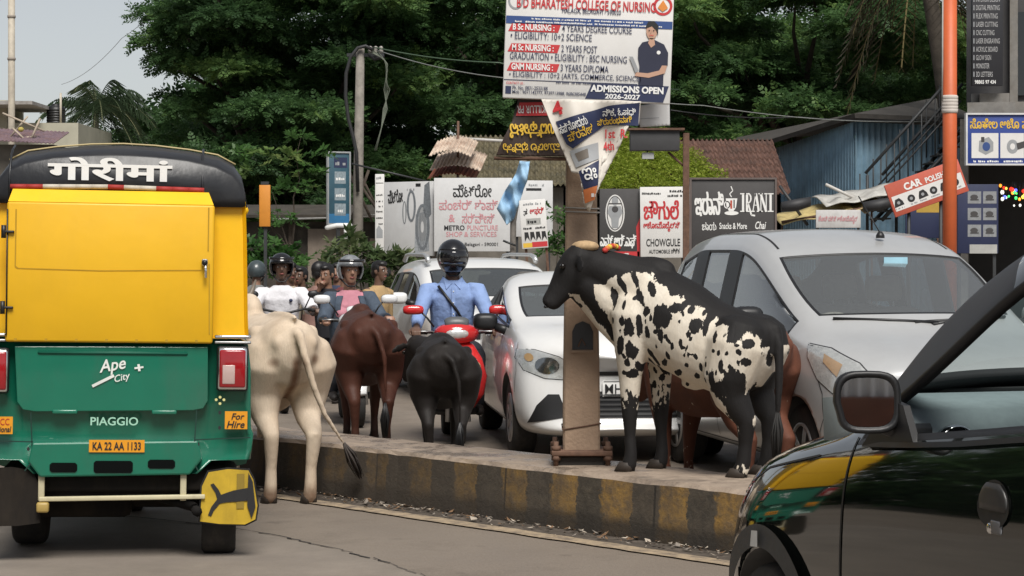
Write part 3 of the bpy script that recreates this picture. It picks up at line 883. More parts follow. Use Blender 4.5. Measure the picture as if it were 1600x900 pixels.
bb.text("ADMISSIONS OPEN", 922, 143, 132, WHITEP, 1036, bold=.04); bb.text("2026-2027", 945, 153, 145, WHITEP, 1000, bold=.03)
# printed nurse: head, cap of hair, dark tunic, arm with a clipboard
bb.poly([(994, 72), (1000, 63), (1018, 58), (1034, 65), (1041, 78), (1041, 98), (1035, 100), (1035, 130), (996, 130), (997, 100), (994, 88)], M("dark tunic print", (.022, .025, .05), .5), 2)
bb.ell(1014, 45, 8.5, 13, SKINP, 3); bb.poly([(1011, 56), (1018, 56), (1020, 66), (1014, 71), (1009, 64)], SKINP, 3)
bb.poly([(1004, 39), (1008, 30), (1017, 29), (1024, 36), (1024, 52), (1021, 44), (1014, 37), (1007, 40)], BLACKP, 4)
bb.poly([(1032, 98), (1040, 98), (1037, 110), (1012, 118), (990, 116), (992, 110), (1010, 111), (1028, 106)], SKINP, 3); bb.poly([(980, 86), (986, 86), (996, 108), (991, 111)], GREYP, 4)
bb.ell(1026, 78, 3, 3, WHITEP, 3); bb.text("NURSING", 977, 83, 75, NAVYP, 999) if False else None
bb.done()

# ---- torn banners hanging under the billboard, tied to the pole
def cloth(name, label, cat, pts_uv, d, mat, amp=.02, thick=.004, group=None, decal=None, seed=3, foot=None):
 """hanging sheet from its photo outline: filled, subdivided and rippled"""
 s = FPX / d; uc = sum(p[0] for p in pts_uv) / len(pts_uv); vb = max(p[1] for p in pts_uv)
 root = thing(name, label, cat, P(uc, vb, d), group=group)
 def bend(x, z): return amp * math.sin(x * 26 + z * 7 + seed) + amp * .6 * math.sin(x * 9 - z * 17 + seed * 2)
 def fill(poly, m, off, lay):
  bm = bmesh.new(); bm.faces.new([bm.verts.new(((u - uc) / s, 0, (vb - v) / s)) for u, v in poly]); bmesh.ops.triangulate(bm, faces=bm.faces[:])
  for _ in range(6):
   lo = [e for e in bm.edges if e.calc_length() > .025 * d / 12]
   if not lo: break
   bmesh.ops.subdivide_edges(bm, edges=lo, cuts=1); bmesh.ops.triangulate(bm, faces=bm.faces[:])
  for v in bm.verts: v.co.y = bend(v.co.x, v.co.z) - off
  bm.verts.index_update()
  r = [v.co.copy() for v in bm.verts], [[q.index for q in f.verts] for f in bm.faces]; bm.free(); return r
 b = MB(); vs, fs = fill(pts_uv, mat, 0, 0); b.add(vs, fs, mat, True)
 sh = b.build("sheet", root); md = sh.modifiers.new("thick", 'SOLIDIFY'); md.thickness = thick; md.offset = 1
 dc = Decal(lambda x, z, h: (x, bend(x, z) - .004 - h, z))
 W = lambda u: (u - uc) / s; H_ = lambda v: (vb - v) / s
 def area(poly, m, lay=1): vs, fs = fill(poly, m, .004 + lay * .0022, lay); dc.mb.add(vs, fs, m, True)
 if decal: decal(dc, W, H_, s, area); dc.build("lettering", sh)
 return root
BROWN = M("dark brown banner", (.045, .028, .022), .6, var=.15)
def dec1(dc, W, H, s, area):
 area([(812, 160), (858, 160), (858, 181), (806, 181)], REDP)
 dc.text("KILLUR PR", W(852), H(165), 12 / s, WHITEP, 3, 44 / s, .01, 0, math.pi)
 dc.text("ಉದ್ಘಾಟನೆ", W(872), H(190), 26 / s, YELP, 3, 75 / s, .03, 0, math.pi)
 dc.text("ಮೂಡಲ ಭವಿತಾ", W(874), H(222), 17 / s, YELP, 3, 88 / s, .02, 0, math.pi)
cloth("hanging_banner", "dark brown banner with upside down yellow letters hung under the billboard", "banner", [(810, 152), (905, 156), (905, 245), (775, 243), (780, 230), (800, 190)], 11.40, BROWN, .010, decal=dec1, seed=1)
b = MB(); b.tube([P(772, 247, 11.42), P(957, 249, 11.42)], .012, RUST, 6)
o_ = b.build("banner_rod"); tag(o_, "thin rusty rod stretched under the upside down brown banner", "rod")
def dec2(dc, W, H, s, area):
 area([(868, 190), (950, 166), (1000, 160), (998, 196), (945, 196), (895, 232), (885, 225)], BLUEP if False else NAVYP)
 dc.text("ಸಪ್ನೋದಯ", W(876), H(210), 15 / s, WHITEP, 3, 46 / s, .02, 0, .36); dc.text("ಪ್ರವೇಶ", W(890), H(222), 15 / s, YELP, 3, 42 / s, .02, 0, .38)
 dc.text("ನಿಕ, ಓಷಧಿ", W(942), H(184), 13 / s, WHITEP, 3, 52 / s, .02, 0, .05); dc.text("ಪ್ರಾರಂಭವಾಗಿ", W(934), H(198), 12 / s, YELP, 3, 54 / s, .02, 0, .1)
 dc.text("4", W(866), H(182), 22 / s, REDP, 3, 16 / s, .03, 0, .3)
 dc.text("1st  R.", W(946), H(216), 14 / s, REDP, 3, 34 / s, .02); dc.text("4th", W(944), H(236), 15 / s, REDP, 3, 16 / s, .02, 0, .1)
 area([(890, 236), (935, 222), (936, 248), (900, 262)], GREYP); area([(898, 240), (918, 232), (920, 246), (904, 252)], M("banner photo dark", (.14, .12, .10), .6), 2)
 area([(904, 268), (936, 250), (934, 290), (912, 296)], NAVYP); dc.text("ಇಃ", W(912), H(284), 20 / s, WHITEP, 3, 22 / s, .02, 0, .2)
 area([(911, 297), (933, 290), (929, 312), (914, 318)], M("orange banner band", (.58, .18, .06), .55)); dc.scrawl(W(914), W(930), H(308), 8 / s, WHITEP, 3, 7)
BANW = M("off white banner", (.62, .58, .52), .6, var=.08, dirt=.3, dirtcol=(.4, .34, .27))
cloth("torn_banner", "torn off white banner with blue band dangling in a point against the pole", "banner", [(846, 154), (1002, 158), (999, 194), (985, 192), (972, 204), (963, 232), (954, 244), (941, 243), (938, 262), (936, 290), (930, 305), (921, 331), (913, 322), (911, 300), (906, 272), (893, 269), (880, 236), (866, 205)], 11.20, BANW, .026, decal=dec2, seed=4)
def dec3(dc, W, H, s, area): dc.line([(W(1000), H(186)), (W(1030), H(184))], .003, GREYP, 1)
cloth("torn_flyer", "plain pale flyer sheet stuck behind the torn banner's right side", "flyer", [(992, 166), (1046, 158), (1047, 196), (1000, 199)], 11.5, M("pale flyer", (.62, .62, .62), .6, var=.05), .006, decal=dec3, seed=6)
# pale blue cloth caught on a stick
def dec4(dc, W, H, s, area): pass
cloth("blue_cloth", "pale blue rag hanging from a stick beside the white tyre stall", "cloth", [(812, 252), (828, 252), (824, 283), (818, 296), (812, 316), (803, 342), (792, 352), (776, 326), (790, 296), (800, 282), (806, 270)], 33.0, M("pale blue cloth", (.30, .48, .66), .7, var=.15), .09, decal=None, seed=2)
b = MB(); b.tube([Vector((P(800, 400, 33.2).x, 33.2, .12)), P(802, 345, 33.2), P(818, 250, 33.2)], .05, M("grey timber", (.22, .2, .18), .85, var=.3), 8); b.tube([P(786, 376, 33.1), P(806, 384, 33.1)], .02, DKSTEEL, 6)
tag(b.build("timber_post"), "leaning grey timber stick that carries the pale blue rag", "post")

# ---- white tyre repair stall: box of signs on posts
TD = 35.0
st = Board("stall_sign", "large white puncture shop sign facing the road, below the rusty roof", "shop sign", 678, 278, 800, 393, TD, BOARDG, yaw=R(-3), thick=.08)
st.text("ಮೆಟ್ರೋ", 708, 308, 288, BLACKP, 768, bold=.02); st.text("ಪಂಚರ್ ಶಾಪ್", 686, 328, 312, PINKP, 778, bold=.025)
st.text("&", 701, 347, 335, PINKP, 711, bold=.02); st.text("ಸರ್ವೀಸ್", 722, 349, 333, PINKP, 773, bold=.02)
st.text("METRO", 694, 360, 352, BLACKP, 726, bold=.02); st.text("PUNCTURE", 730, 360, 352, PINKP, 778, bold=.01); st.text("SHOP & SERVICES", 697, 370, 362, PINKP, 776, bold=.01)
st.text("P.B. Road, Belagavi - 590001", 693, 386, 379, BLACKP, 778, bold=.01)
st.done(legs=(684, 794), legw=.07, ground=.12)
sl = Board("stall_side_sign", "white stall side panel printed with tyres, left of the puncture shop sign", "shop sign", 596, 284, 677, 400, TD + .55, BOARDG, yaw=R(-34), roll=0, thick=.06)
sl.text("ಮೆಟ್ರೋ", 606, 318, 297, BLACKP, 630, bold=.02, rot=.1); sl.text("JK TYRE", 634, 299, 293, GREYP, 648, rot=.1) if False else sl.scrawl(636, 648, 298, 294, GREYP, seed=3); sl.rect(650, 287, 658, 292, BLACKP)
TYREG = M("printed tyre grey", (.17, .185, .20), .6, var=.3, scale=22)
for u, v, ru, rv in ((643, 322, 9, 25), (632, 332, 4, 18), (661, 355, 14, 36)):
 sl.ring(u, v, ru, rv, min(ru * .45, 5), TYREG, 2); 
sl.ell(661, 355, 8, 22, GREYP, 3); sl.ell(661, 355, 3, 9, BOARDG, 4); sl.poly([(664, 290), (672, 284), (675, 335), (668, 345), (662, 330)], TYREG, 1); sl.poly([(650, 335), (668, 330), (672, 392), (648, 396)], M("printed tyre pale", (.34, .36, .38), .6, var=.3, scale=30), 1)
for k in range(6): sl.line([(657 + k * 1.5, 325), (655 + k * 2.6, 392)], .8, TYREG, 3)
sl.done(legs=(602,), legw=.06, ground=.12)
sn = Board("price_board", "narrow white price list board at the left end of the tyre stall", "sign", 586, 272, 600, 392, TD - .4, BOARDW, thick=.05, yaw=R(-8))
sn.line([(587, 286), (599, 286)], 1, BLACKP)
for k, v in enumerate((303, 313, 321, 329, 339, 348)): sn.scrawl(588, 598, v + 3, v, BLACKP, seed=k + 2)
sn.poly([(588, 358), (592, 352), (598, 360), (598, 372), (588, 372)], GREYP); sn.scrawl(588, 598, 280, 276, GREYP, seed=30)
sn.done(legs=(593,), legw=.04, ground=.12)
rs = Board("stall_end_sign", "plain white stall panel with a black strip, right of the hanging blue rag", "sign", 803, 282, 864, 370, TD + .3, BOARDG, yaw=R(12), thick=.06)
rs.rect(822, 294, 846, 298, BLACKP); rs.scrawl(826, 850, 291, 287, GREYP, seed=5); rs.done(legs=(808, 858), legw=.06, ground=.12)
of = Board("offer_board", "small white offer board with red lettering leaning beside the green bush", "sign", 816, 312, 857, 388, 32.0, BOARDW, roll=R(-4), thick=.03)
of.scrawl(822, 850, 320, 316, GREYP, seed=2); of.text("ತ", 822, 337, 325, BLACKP, 828, bold=.02); of.text("ಆಫರ್", 832, 336, 324, REDP, 854, bold=.03); of.rect(825, 341, 848, 351, M("grey strip print", (.38, .38, .36), .6)); of.scrawl(827, 846, 349, 343, BLACKP, seed=9)
of.scrawl(820, 854, 358, 354, BLACKP, seed=11)
for k in range(4): of.poly([(821 + k * 9, 362), (827 + k * 9, 362), (829 + k * 9, 376), (825 + k * 9, 370), (821 + k * 9, 377)], BLACKP)
of.rect(818, 379, 832, 386, YELP); of.rect(832, 378, 856, 386, REDP); of.done(legs=(822, 854), legw=.04, ground=.12, legmat=RUST)

# ---- signs right of the pole
mr = Board("tyre_dealer_sign", "charcoal sign with a white oval figure and white letters beside the concrete pole", "shop sign", 937, 295, 1000, 402, 34.0, DKGREY, thick=.06)
mr.ell(961, 333, 15, 29, BOARDW, 1); mr.ring(961, 333, 13, 27, 1.4, DKGREY, 2)
mr.ell(961, 314, 5, 7, GREYP, 3); mr.poly([(952, 322), (970, 322), (973, 332), (967, 342), (966, 356), (956, 356), (955, 342), (949, 332)], GREYP, 3); mr.ell(961, 327, 5, 5, DKGREY, 4); mr.line([(951, 318), (971, 318)], 1.5, DKGREY, 4)
mr.text("ಎಮ್.ಆರ್.ಎಫ್", 938, 388, 366, WHITEP, 994, bold=.035); mr.rect(938, 393, 999, 402, REDP); mr.poly([(994, 355), (1000, 340), (1000, 402), (996, 402)], REDP, 1); mr.scrawl(941, 984, 398, 395, WHITEP, seed=12)
mr.done(legs=(942, 995), legw=.06, ground=.12)
ch = Board("automobile_sign", "white automobile shop sign with big red letters between two dark signs", "shop sign", 1001, 292, 1073, 403, 33.9, BOARDW, thick=.06, roll=R(-.6))
ch.scrawl(1004, 1034, 304, 300, BLACKP, seed=14); ch.scrawl(1040, 1068, 301, 297, BLACKP, seed=15); ch.scrawl(1044, 1068, 308, 304, BLACKP, seed=16)
ch.text("ಚೌಗುಲೆ", 1007, 343, 313, REDP, 1061, bold=.035); ch.text("ಆಟೋಮೊಬೈಲ್ಸ್", 1006, 362, 346, REDP, 1063, bold=.025)
ch.text("CHOWGULE", 1010, 385, 373, BLACKP, 1063, bold=.015); ch.text("AUTOMOBILE", 1014, 396, 390, BLACKP, 1047, bold=.012); ch.text("ಚಿಕ್ಕ", 1049, 396, 388, BLACKP, 1062, bold=.02)
ch.done(legs=(1006, 1068), legw=.06, ground=.12)
ir = Board("cafe_sign", "charcoal tea cafe sign with serif white letters and a steaming cup", "shop sign", 1079, 279, 1212, 400, 32.5, DKGREY, thick=.08, rim=M("bronze trim", (.16, .13, .12), .4, metal=.4))
ir.text("ಇರಾನಿ", 1086, 338, 299, WHITEP, 1130, bold=.03)
# serif capitals: stems, bowls and slab ends drawn as strokes
def serif(s, ch_, u, v0, v1, w, m):
 th, tn = w * .30, w * .13
 def sr(x, y, ww=.55): s.rect(x - w * ww / 2, y - .9, x + w * ww / 2, y + .9, m, 3)
 if ch_ == 'I': s.rect(u - th / 2, v0, u + th / 2, v1, m, 2); sr(u, v0 + .8, .8); sr(u, v1 - .8, .8)
 if ch_ in 'R':
  x = u - w * .25; s.rect(x - th / 2, v0, x + th / 2, v1, m, 2); sr(x, v0 + .8, .7); sr(x, v1 - .8, .7)
  q = np.linspace(-math.pi / 2, math.pi / 2, 10); h = (v1 - v0) * .27; cy = v0 + h
  s.line([(x + w * .15 + w * .38 * math.cos(a), cy + h * .92 * math.sin(a)) for a in q], th * .7, m, 2); s.line([(x, v0 + 1), (x + w * .2, v0 + 1)], 2, m, 4); s.line([(x, v0 + 2 * h - 1), (x + w * .2, v0 + 2 * h - 1)], 2, m, 4)
  s.line([(x + w * .15, v0 + 2 * h), (x + w * .6, v1 + 5), (x + w * 1.1, v1 + 6)], th * .75, m, 2)
 if ch_ == 'A':
  s.line([(u, v0), (u - w * .42, v1)], tn, m, 2); s.line([(u, v0), (u + w * .42, v1)], th, m, 2); s.line([(u - w * .26, v0 + (v1 - v0) * .64), (u + w * .26, v0 + (v1 - v0) * .64)], tn * .8, m, 3); sr(u - w * .42, v1 - .8, .5); sr(u + w * .42, v1 - .8, .6)
 if ch_ == 'N':
  s.line([(u - w * .36, v0), (u - w * .36, v1)], tn, m, 2); s.line([(u + w * .36, v0), (u + w * .36, v1)], tn, m, 2); s.line([(u - w * .40, v0), (u + w * .36, v1)], th, m, 3); sr(u - w * .4, v0 + .8, .6); sr(u - w * .36, v1 - .8, .5); sr(u + w * .36, v0 + .8, .5)
for c_, u in zip("IRANI", (1161, 1170, 1181, 1193, 1204)): serif(ir, c_, u, 302, 331, 11.5, WHITEP)
ir.poly([(1134, 310), (1152, 310), (1150, 324), (1146, 330), (1139, 330), (1135, 322)], WHITEP, 2); ir.ring(1136, 320, 5, 6, 1.6, WHITEP, 2); ir.ell(1143, 333, 11, 3.2, WHITEP, 2); ir.rect(1141, 313, 1144, 326, M("cup red mark", (.45, .08, .05), .5), 3); ir.rect(1146, 312, 1148, 325, DKGREY, 3)
ir.line([(1143, 308), (1140, 303), (1145, 298), (1142, 291)], 1.5, WHITEP, 2)
ir.text("ಚಾಯ", 1097, 360, 347, WHITEP, 1119, bold=.02); ir.text("Snacks & More", 1124, 358, 348, WHITEP, 1167, bold=.015); ir.text("Chai", 1180, 358, 346, WHITEP, 1197, bold=.015, shear=.3)
ir.done(legs=(1086, 1206), legw=.07, ground=.12)
# dark lightbox on a rusty post, seen edge-lit from nowhere
bx = Board("dark_lightbox", "dark blank sign box with rusty cap on a bracket post right of the billboard", "sign box", 985, 203, 1062, 235, 30.0, M("matt charcoal box", (.045, .045, .047), .7), thick=.25)
b = MB(); b.box((0.02, .12, bx.h + .012), (bx.w + .10, .34, .03), RUST); b.build("cap", bx.root)
b = MB(); x = bx.X(1073); b.box((x, .12, (bx.h - .04 - bx.root.location.z + .12) / 2), (.09, .09, bx.h - .04 + bx.root.location.z - .12), RUST); b.tube([(bx.X(1045), .12, -.02), (x, .12, bx.Z(262))], .02, RUST, 6); b.build("post", bx.root)
b = MB(); b.tube([(bx.X(1012), .1, 0), (bx.X(1012), .1, bx.Z(240))], .012, DKSTEEL, 5); b.box((bx.X(1013), .1, bx.Z(243)), (.17, .1, .09), M("pale fixture", (.35, .36, .36), .5)); b.build("hanging_lamp", bx.root)
bx.done()

# ---- mossy and tiled roofs behind the signs
MOSS = M("mossy tiles", (.125, .105, .06), .9, var=.45, scale=5, bump=.4, dirt=.8, dirtcol=(.05, .05, .032))
TILE = M("old clay tiles", (.125, .065, .048), .9, var=.4, scale=5, bump=.4, dirt=.6, dirtcol=(.045, .035, .03))
HUTW = M("grimy plaster", (.14, .125, .105), .9, var=.3, scale=2, bump=.2, dirt=.7, dirtcol=(.06, .05, .04))
def tiled_roof(name, parent, x0, x1, z0, z1, y0, y1, mat, rows, cols, wave=.05, seed=1, profile='tile'):
 r_ = random.Random(seed); b = MB(); sub = 6
 for i in range(rows):
  t0, t1 = i / rows, (i + 1) / rows + .02
  row0, row1 = [], []
  for k in range(cols * sub + 1):
   x = x0 + (x1 - x0) * k / (cols * sub); ph = 2 * math.pi * k / sub
   h = wave * (.5 + .5 * math.cos(ph)); jj = .012 * r_.random()
   row0.append(Vector((x, y0 + (y1 - y0) * t0, z0 + (z1 - z0) * t0 + h + wave * .9 + jj)))
   row1.append(Vector((x, y0 + (y1 - y0) * t1, z0 + (z1 - z0) * t1 + h + jj)))
  low = [p - Vector((0, 0, wave * .8)) for p in row0]
  b.loft([low, row0, row1], mat, False, False, closed=False)
 return b.build(name, parent)
def hut(name, label, u0, u1, v_eave, v_ridge, d, depth, mat, rows, cols, seed, wallm=HUTW, wave=.05):
 a = P(u0, v_eave, d); c = P(u1, v_eave, d); rz = P(u0, v_ridge, d + depth).z
 root = thing(name, label, "house", ((a.x + c.x) / 2, d, .12)); w = (c.x - a.x) / 2
 tiled_roof("roof", root, -w, w, a.z - .12, rz - .12, 0, depth, mat, rows, cols, wave, seed)
 b = MB(); hh = a.z - .12
 b.prism([(-w + .15, 0), (w - .15, 0), (w - .15, hh), (-w + .15, hh)], .15, wallm, Matrix.Translation((0, .35, 0)))
 side = [(.35, 0), (2 * depth - .35, 0), (2 * depth - .35, hh), (depth, rz - .2), (.35, hh)]
 for sx in (-w + .15, w - .3):
  b.prism(side, .15, wallm, Matrix(((0, 1, 0, sx), (1, 0, 0, 0), (0, 0, 1, 0), (0, 0, 0, 1))))
 b.build("wall", root)
 b = MB(); b.add([(-w, depth, rz - .12 + .05), (w, depth, rz - .12 + .05), (w, 2 * depth, hh), (-w, 2 * depth, hh)], [(0, 1, 2, 3)], mat); b.build("back_roof", root)
 return root
hut("mossy_house", "old house with mossy corrugated tile roof behind the puncture shop sign", 690, 905, 292, 216, 40, 2.6, MOSS, 8, 26, 1)
hr = hut("tiled_house", "low house with dark clay tile roof partly under creeper, left of the blue shed", 925, 1235, 305, 222, 42, 3.0, TILE, 8, 40, 2)
# creeper mass over that roof
nC = 15000; px = rng.uniform(925, 1140, nC); tt = rng.uniform(-.02, 1.02, nC)
keep = px < 1085 + 62 * (1 - tt) * 1.0 + rng.normal(0, 9, nC) - 30 * tt; px, tt = px[keep], tt[keep]; nC = len(px)
rz = P(0, 222, 45).z; ez = P(0, 305, 42).z
py = 41.9 + 3.0 * tt; pz = ez + (rz - ez) * tt + .12 + rng.random(nC) * .10 * (1 + np.sin(px * .09) * np.sin(tt * 9)) + .10 * (rng.random(nC) < .04)
pos = np.stack([(px - 800) * 42.0 / FPX * (1), py, pz], 1)
V, F, T = scatter(leaf_template(5, .55, .34, 2), pos, np.stack([rng.normal(0, 1, nC), -np.abs(rng.normal(.8, .5, nC)), rng.normal(.1, .6, nC)], 1), rng.uniform(.06, .12, nC), np.clip(rng.normal(.5, .2, nC), 0, 1))
tag(link(np_mesh("creeper", V, F, T, CREEP), "creeper"), kind="stuff")
# rusty curved sheets piled on the stall roof
sh = thing("roof_sheets", "bent rusty corrugated sheets piled on top of the tyre stall", "roof sheets", P(712, 278, 36.5))
RSH = M("rusty pale sheet", (.56, .46, .37), .7, var=.3, scale=6, dirt=.7, dirtcol=(.20, .085, .04)); s_ = FPX / 36.5
for i, (cu, cv, w, h, m) in enumerate(((705, 232, 64, 22, RSH), (712, 252, 78, 24, RSH), (706, 268, 74, 18, M("red rusty sheet", (.30, .10, .06), .8, var=.35, dirt=.5)))):
 b = MB(); rows = []
 for j in range(7):
  t = j / 6; row = []
  for k in range(49):
   x = (cu - 712 + (k / 48 - .5) * w + 10 * t) / s_; 
   row.append(Vector((x, .3 * i - .9 * (1 - t), (278 - cv + (t - .5) * h) / s_ + .016 * math.sin(k * 1.7) + .10 * math.sin(math.pi * k / 48) - .05 * (1 - t))))
  rows.append(row)
 b.loft(rows, m, False, False, closed=False)
 o = b.build("sheet", sh); md = o.modifiers.new("t", 'SOLIDIFY'); md.thickness = .012
b = MB(); b.tube([(.03, -.2, -1.6), (.05, -.2, 1.0)], .025, RUST, 6); b.build("upright", sh)
b = MB(); b.tube([(-1.9, .6, .28), (-.5, .6, -.05)], .02, DKSTEEL, 6); b.build("pipe", sh)
b = MB(); b.tube([P(728, 217, 36.6) - sh.location, P(800, 221, 36.6) - sh.location], .03, M("pale pipe", (.5, .48, .45), .6), 6); b.build("pipe", sh)

# dark stall added to stand for the shade under the trees
b = thing("shade_stall", "dark stall added to fill the shade under the trees behind the riders", "stall", (P(560, 400, 43).x, 43, .12))
m = MB(); DKW = M("shade dark boards", (.045, .038, .03), .9, var=.4, scale=4, bump=.3)
m.box((0, 0, 1.05), (6.4, .1, 2.1), DKW); m.build("front_wall", b)
m = MB(); m.box((0, 1.0, 2.25), (6.8, 2.6, .06), DKW, Matrix.Rotation(R(6), 4, 'X')); m.build("roof", b)
m = MB(); m.box((-.6, -.1, 1.2), (.9, .05, 1.5), M("dull plywood", (.19, .155, .125), .85, var=.2)); m.box((.5, -.1, 1.1), (.5, .05, 1.3), M("brown shutter", (.10, .075, .055), .85, var=.2)); m.build("shutter", b)
for x in (-3.1, -1.4, 1.6, 3.1):
 m = MB(); m.box((x, -.12, 1.1), (.1, .1, 2.2), BARK); m.build("post", b)
m = MB(); m.tube([(P(420, 400, 42.7).x - b.location.x, -.5, P(0, 352, 42.5).z), (P(596, 400, 42.7).x - b.location.x, -.5, P(0, 346, 42.5).z)], .035, M("grey pipe", (.35, .35, .34), .6), 6); m.build("rail_pipe", b)
bl = Board("poster_board", "upright blue poster board with pale pictures left of the utility pole", "sign", 513, 238, 546, 350, 38.0, M("teal blue poster", (.03, .085, .12), .5, var=.15), yaw=R(22), roll=0, thick=.06, rim=M("alloy frame", (.42, .43, .43), .4, metal=.5))
bl.rect(522, 246, 542, 262, NAVYP); bl.scrawl(524, 540, 259, 252, GREYP, seed=1); bl.d.build("lettering", bl.panel)
for v in (268, 294, 318):
 bl.d = Decal(); bl.rect(523, v, 540, v + 19, M("poster picture", (.24, .29, .32), .5, var=.3, scale=25), 1); bl.scrawl(525, 538, v + 14, v + 9, WHITEP, seed=v); bl.d.build("picture", bl.panel)
bl.d = Decal(); bl.rect(514, 334, 545, 350, M("poster blue", (.03, .16, .33), .5)); bl.done(legs=(530,), legw=.06, ground=.12)
lampb = MB(); 
o_ = thing("tube_fixture", "white tube lamp bracket just under the blue poster board", "lamp", P(535, 354, 37.8)); lampb.tube([(-.28, 0, -.02), (-.1, 0, .02), (.14, 0, .02)], .045, WHITEP, 8, round_ends=True); lampb.box((.08, 0, -.12), (.1, .1, .22), WHITEP, bevel=.02); lampb.build("housing", o_)
ob = Board("orange_sign", "narrow upright orange sign panel beside the auto rickshaw", "sign", 405, 289, 422, 354, 33.0, M("orange panel paint", (.62, .24, .03), .5, var=.08), thick=.08)
b = MB(); b.box((0, .04, ob.h + .03), (ob.w * .7, .08, .05), DKSTEEL); b.build("bracket", ob.root); ob.done(legs=(414,), legw=.05, ground=.12)

# ---- utility pole with cables
ud = 38.5
up = thing("utility_pole", "grey weathered utility pole with a loop of cables at its top", "utility pole", (P(558, 400, ud).x, ud, .12))
zt = P(0, 76, ud).z - .12
b = MB(); b.tube([(0, 0, 0), (.02, 0, zt * .5), (.06, 0, zt)], [.115, .095, .078], M("weathered pole", (.21, .19, .165), .85, var=.25, scale=8, bump=.3), 12); b.build("shaft", up)
b = MB(); b.box((.16, 0, zt - .12), (.7, .06, .06), DKSTEEL)
for x in (.25, .35, .45): b.lathe([(.03, 0), (.045, .04), (.03, .09), (.04, .12), (.01, .14)], 'Z', M("insulator", (.3, .28, .25), .3), 10, (x, 0, zt - .09))
b.build("crossarm", up)
def L(u, v): p = P(u, v, ud); return Vector((p.x - up.location.x, 0, p.z - .12))
CABLE = M("black cable", (.02, .02, .021), .6)
b = MB(); b.tube([L(*q) + Vector((0, -.14, 0)) for q in ((583, 79), (572, 73), (560, 76), (549, 90), (542, 115), (541, 150), (545, 185), (553, 215), (558, 240), (560, 300))], .033, CABLE, 8); b.build("cable_loop", up)
b = MB()
for k in range(4): b.tube([L(575 + k * 5, 80) + Vector((0, -.1, 0)), L(600 + k * 2, 92 + k * 3) + Vector((0, -.1, 0)), L(606 - k, 110 + k * 6) + Vector((0, -.12, 0)), L(600 + k * 3, 140), L(605 - k * 2, 170), L(596, 200), L(588 - k, 235)], .010, M("grey green wire", (.16, .18, .14), .6), 5)
b.tube([L(575, 85), L(585, 92), L(600, 88)], .04, CABLE, 6); b.build("wire_bundle", up)
for k, (x, v) in enumerate(((520, 300), (585, 310), (605, 320))):
 pass
b = MB()
for q in (((553, 255), (590, 330)), ((575, 265), (548, 340)), ((545, 270), (580, 345)), ((556, 280), (600, 345))): b.tube([L(*q[0]) + Vector((0, .2, 0)), L(*q[1]) + Vector((0, .3, 0))], .03, BARK, 6)
tag_ = b.build("brace_sticks", up)
# service wires across the street
def wire(name, label, pts, r=.012, mat=None):
 pts = [Vector(p) for p in pts]; out = []
 for a, c in zip(pts, pts[1:]):
  n = 10; sag = (c - a).length * .02
  for k in range(n): t = k / n; q = a.lerp(c, t); q.z -= sag * 4 * t * (1 - t); out.append(q)
 out.append(pts[-1]); b = MB(); b.tube(out, r, mat or CABLE, 5); o = b.build(name); return tag(o, label, "cable", "overhead wires")
wire("overhead_wire", "uppermost pale wire running from the utility pole to the right behind the billboard", [P(588, 78, 38.4), P(790, 122, 36), P(1100, 165, 38), P(1450, 190, 40)], .009, M("wire grey", (.20, .21, .20), .5))
wire("overhead_wire", "green wire running from the utility pole just below the pale one", [P(585, 74, 38.4), P(780, 98, 37), P(1060, 140, 40)], .012, M("green wire", (.06, .10, .06), .5))
wire("overhead_wire", "thin dark wire crossing in front of the tree right of the billboard", [P(1048, 172, 40), P(1250, 183, 42), P(1480, 184, 40)], .012)
wire("overhead_wire", "thin faint wire slanting up across the sky into the left tree", [P(96, 132, 70), P(190, 60, 60), P(300, -40, 55)], .008, M("faint wire", (.3, .32, .33), .5))

# ---- blue tin shed with stair, on the right
def corrugated(a, c, z0, z1, mat, pitch=.16, amp=.03):
 a, c = Vector(a), Vector(c); Ln = (c - a).length; n = int(Ln / pitch * 4); t = (c - a) / Ln; nn = Vector((t.y, -t.x)); r0 = []; r1 = []
 for k in range(n + 1):
  q = a + t * (Ln * k / n) + nn * amp * (1 if k % 4 in (0, 1) else -1)
  zt_ = z1 if not callable(z1) else z1(k / n)
  r0.append(Vector((q.x, q.y, z0))); r1.append(Vector((q.x, q.y, zt_)))
 b = MB(); b.loft([r0, r1], mat, False, False, closed=False); return b
BLUET = M("blue corrugated sheet", (.21, .34, .44), .55, var=.2, scale=3, dirt=.55, dirtcol=(.16, .19, .21))
A, Bc, Cc = P(1200, 400, 49), P(1335, 400, 44), P(1500, 400, 45.5)
shed = thing("blue_shed", "blue corrugated tin shed with dark lean roof behind the stair", "shed", (Bc.x, Bc.y, 0))
o2 = Vector((Bc.x, Bc.y))
zA, zB, zC = P(0, 236, 49).z, P(0, 190, 44).z, P(0, 198, 45.5).z
corrugated(Vector((A.x, A.y)) - o2, Vector((0, 0)), .1, lambda t: zA + (zB - zA) * t, BLUET).build("side_wall", shed)
corrugated(Vector((0, 0)), Vector((Cc.x, Cc.y)) - o2, .1, lambda t: zB + (zC - zB) * t, BLUET).build("front_wall", shed)
b = MB(); DROOF = M("dark asbestos roof", (.05, .045, .04), .85, var=.3, scale=5, bump=.3)
aa = Vector((A.x - o2.x - .9, A.y - o2.y, zA - .12)); b2 = Vector((-.05, -.4, zB + .05)); c2 = Vector((Cc.x - o2.x + .4, Cc.y - o2.y - .4, zC + .05)); e2 = Vector((c2.x, c2.y + 5, zC + .9)); f2 = Vector((aa.x + .5, aa.y + 3, zA + .4))
b.add([aa, b2, c2, e2, f2], [(0, 1, 2, 3, 4)], DROOF); o = b.build("roof", shed); md = o.modifiers.new("t", 'SOLIDIFY'); md.thickness = .10
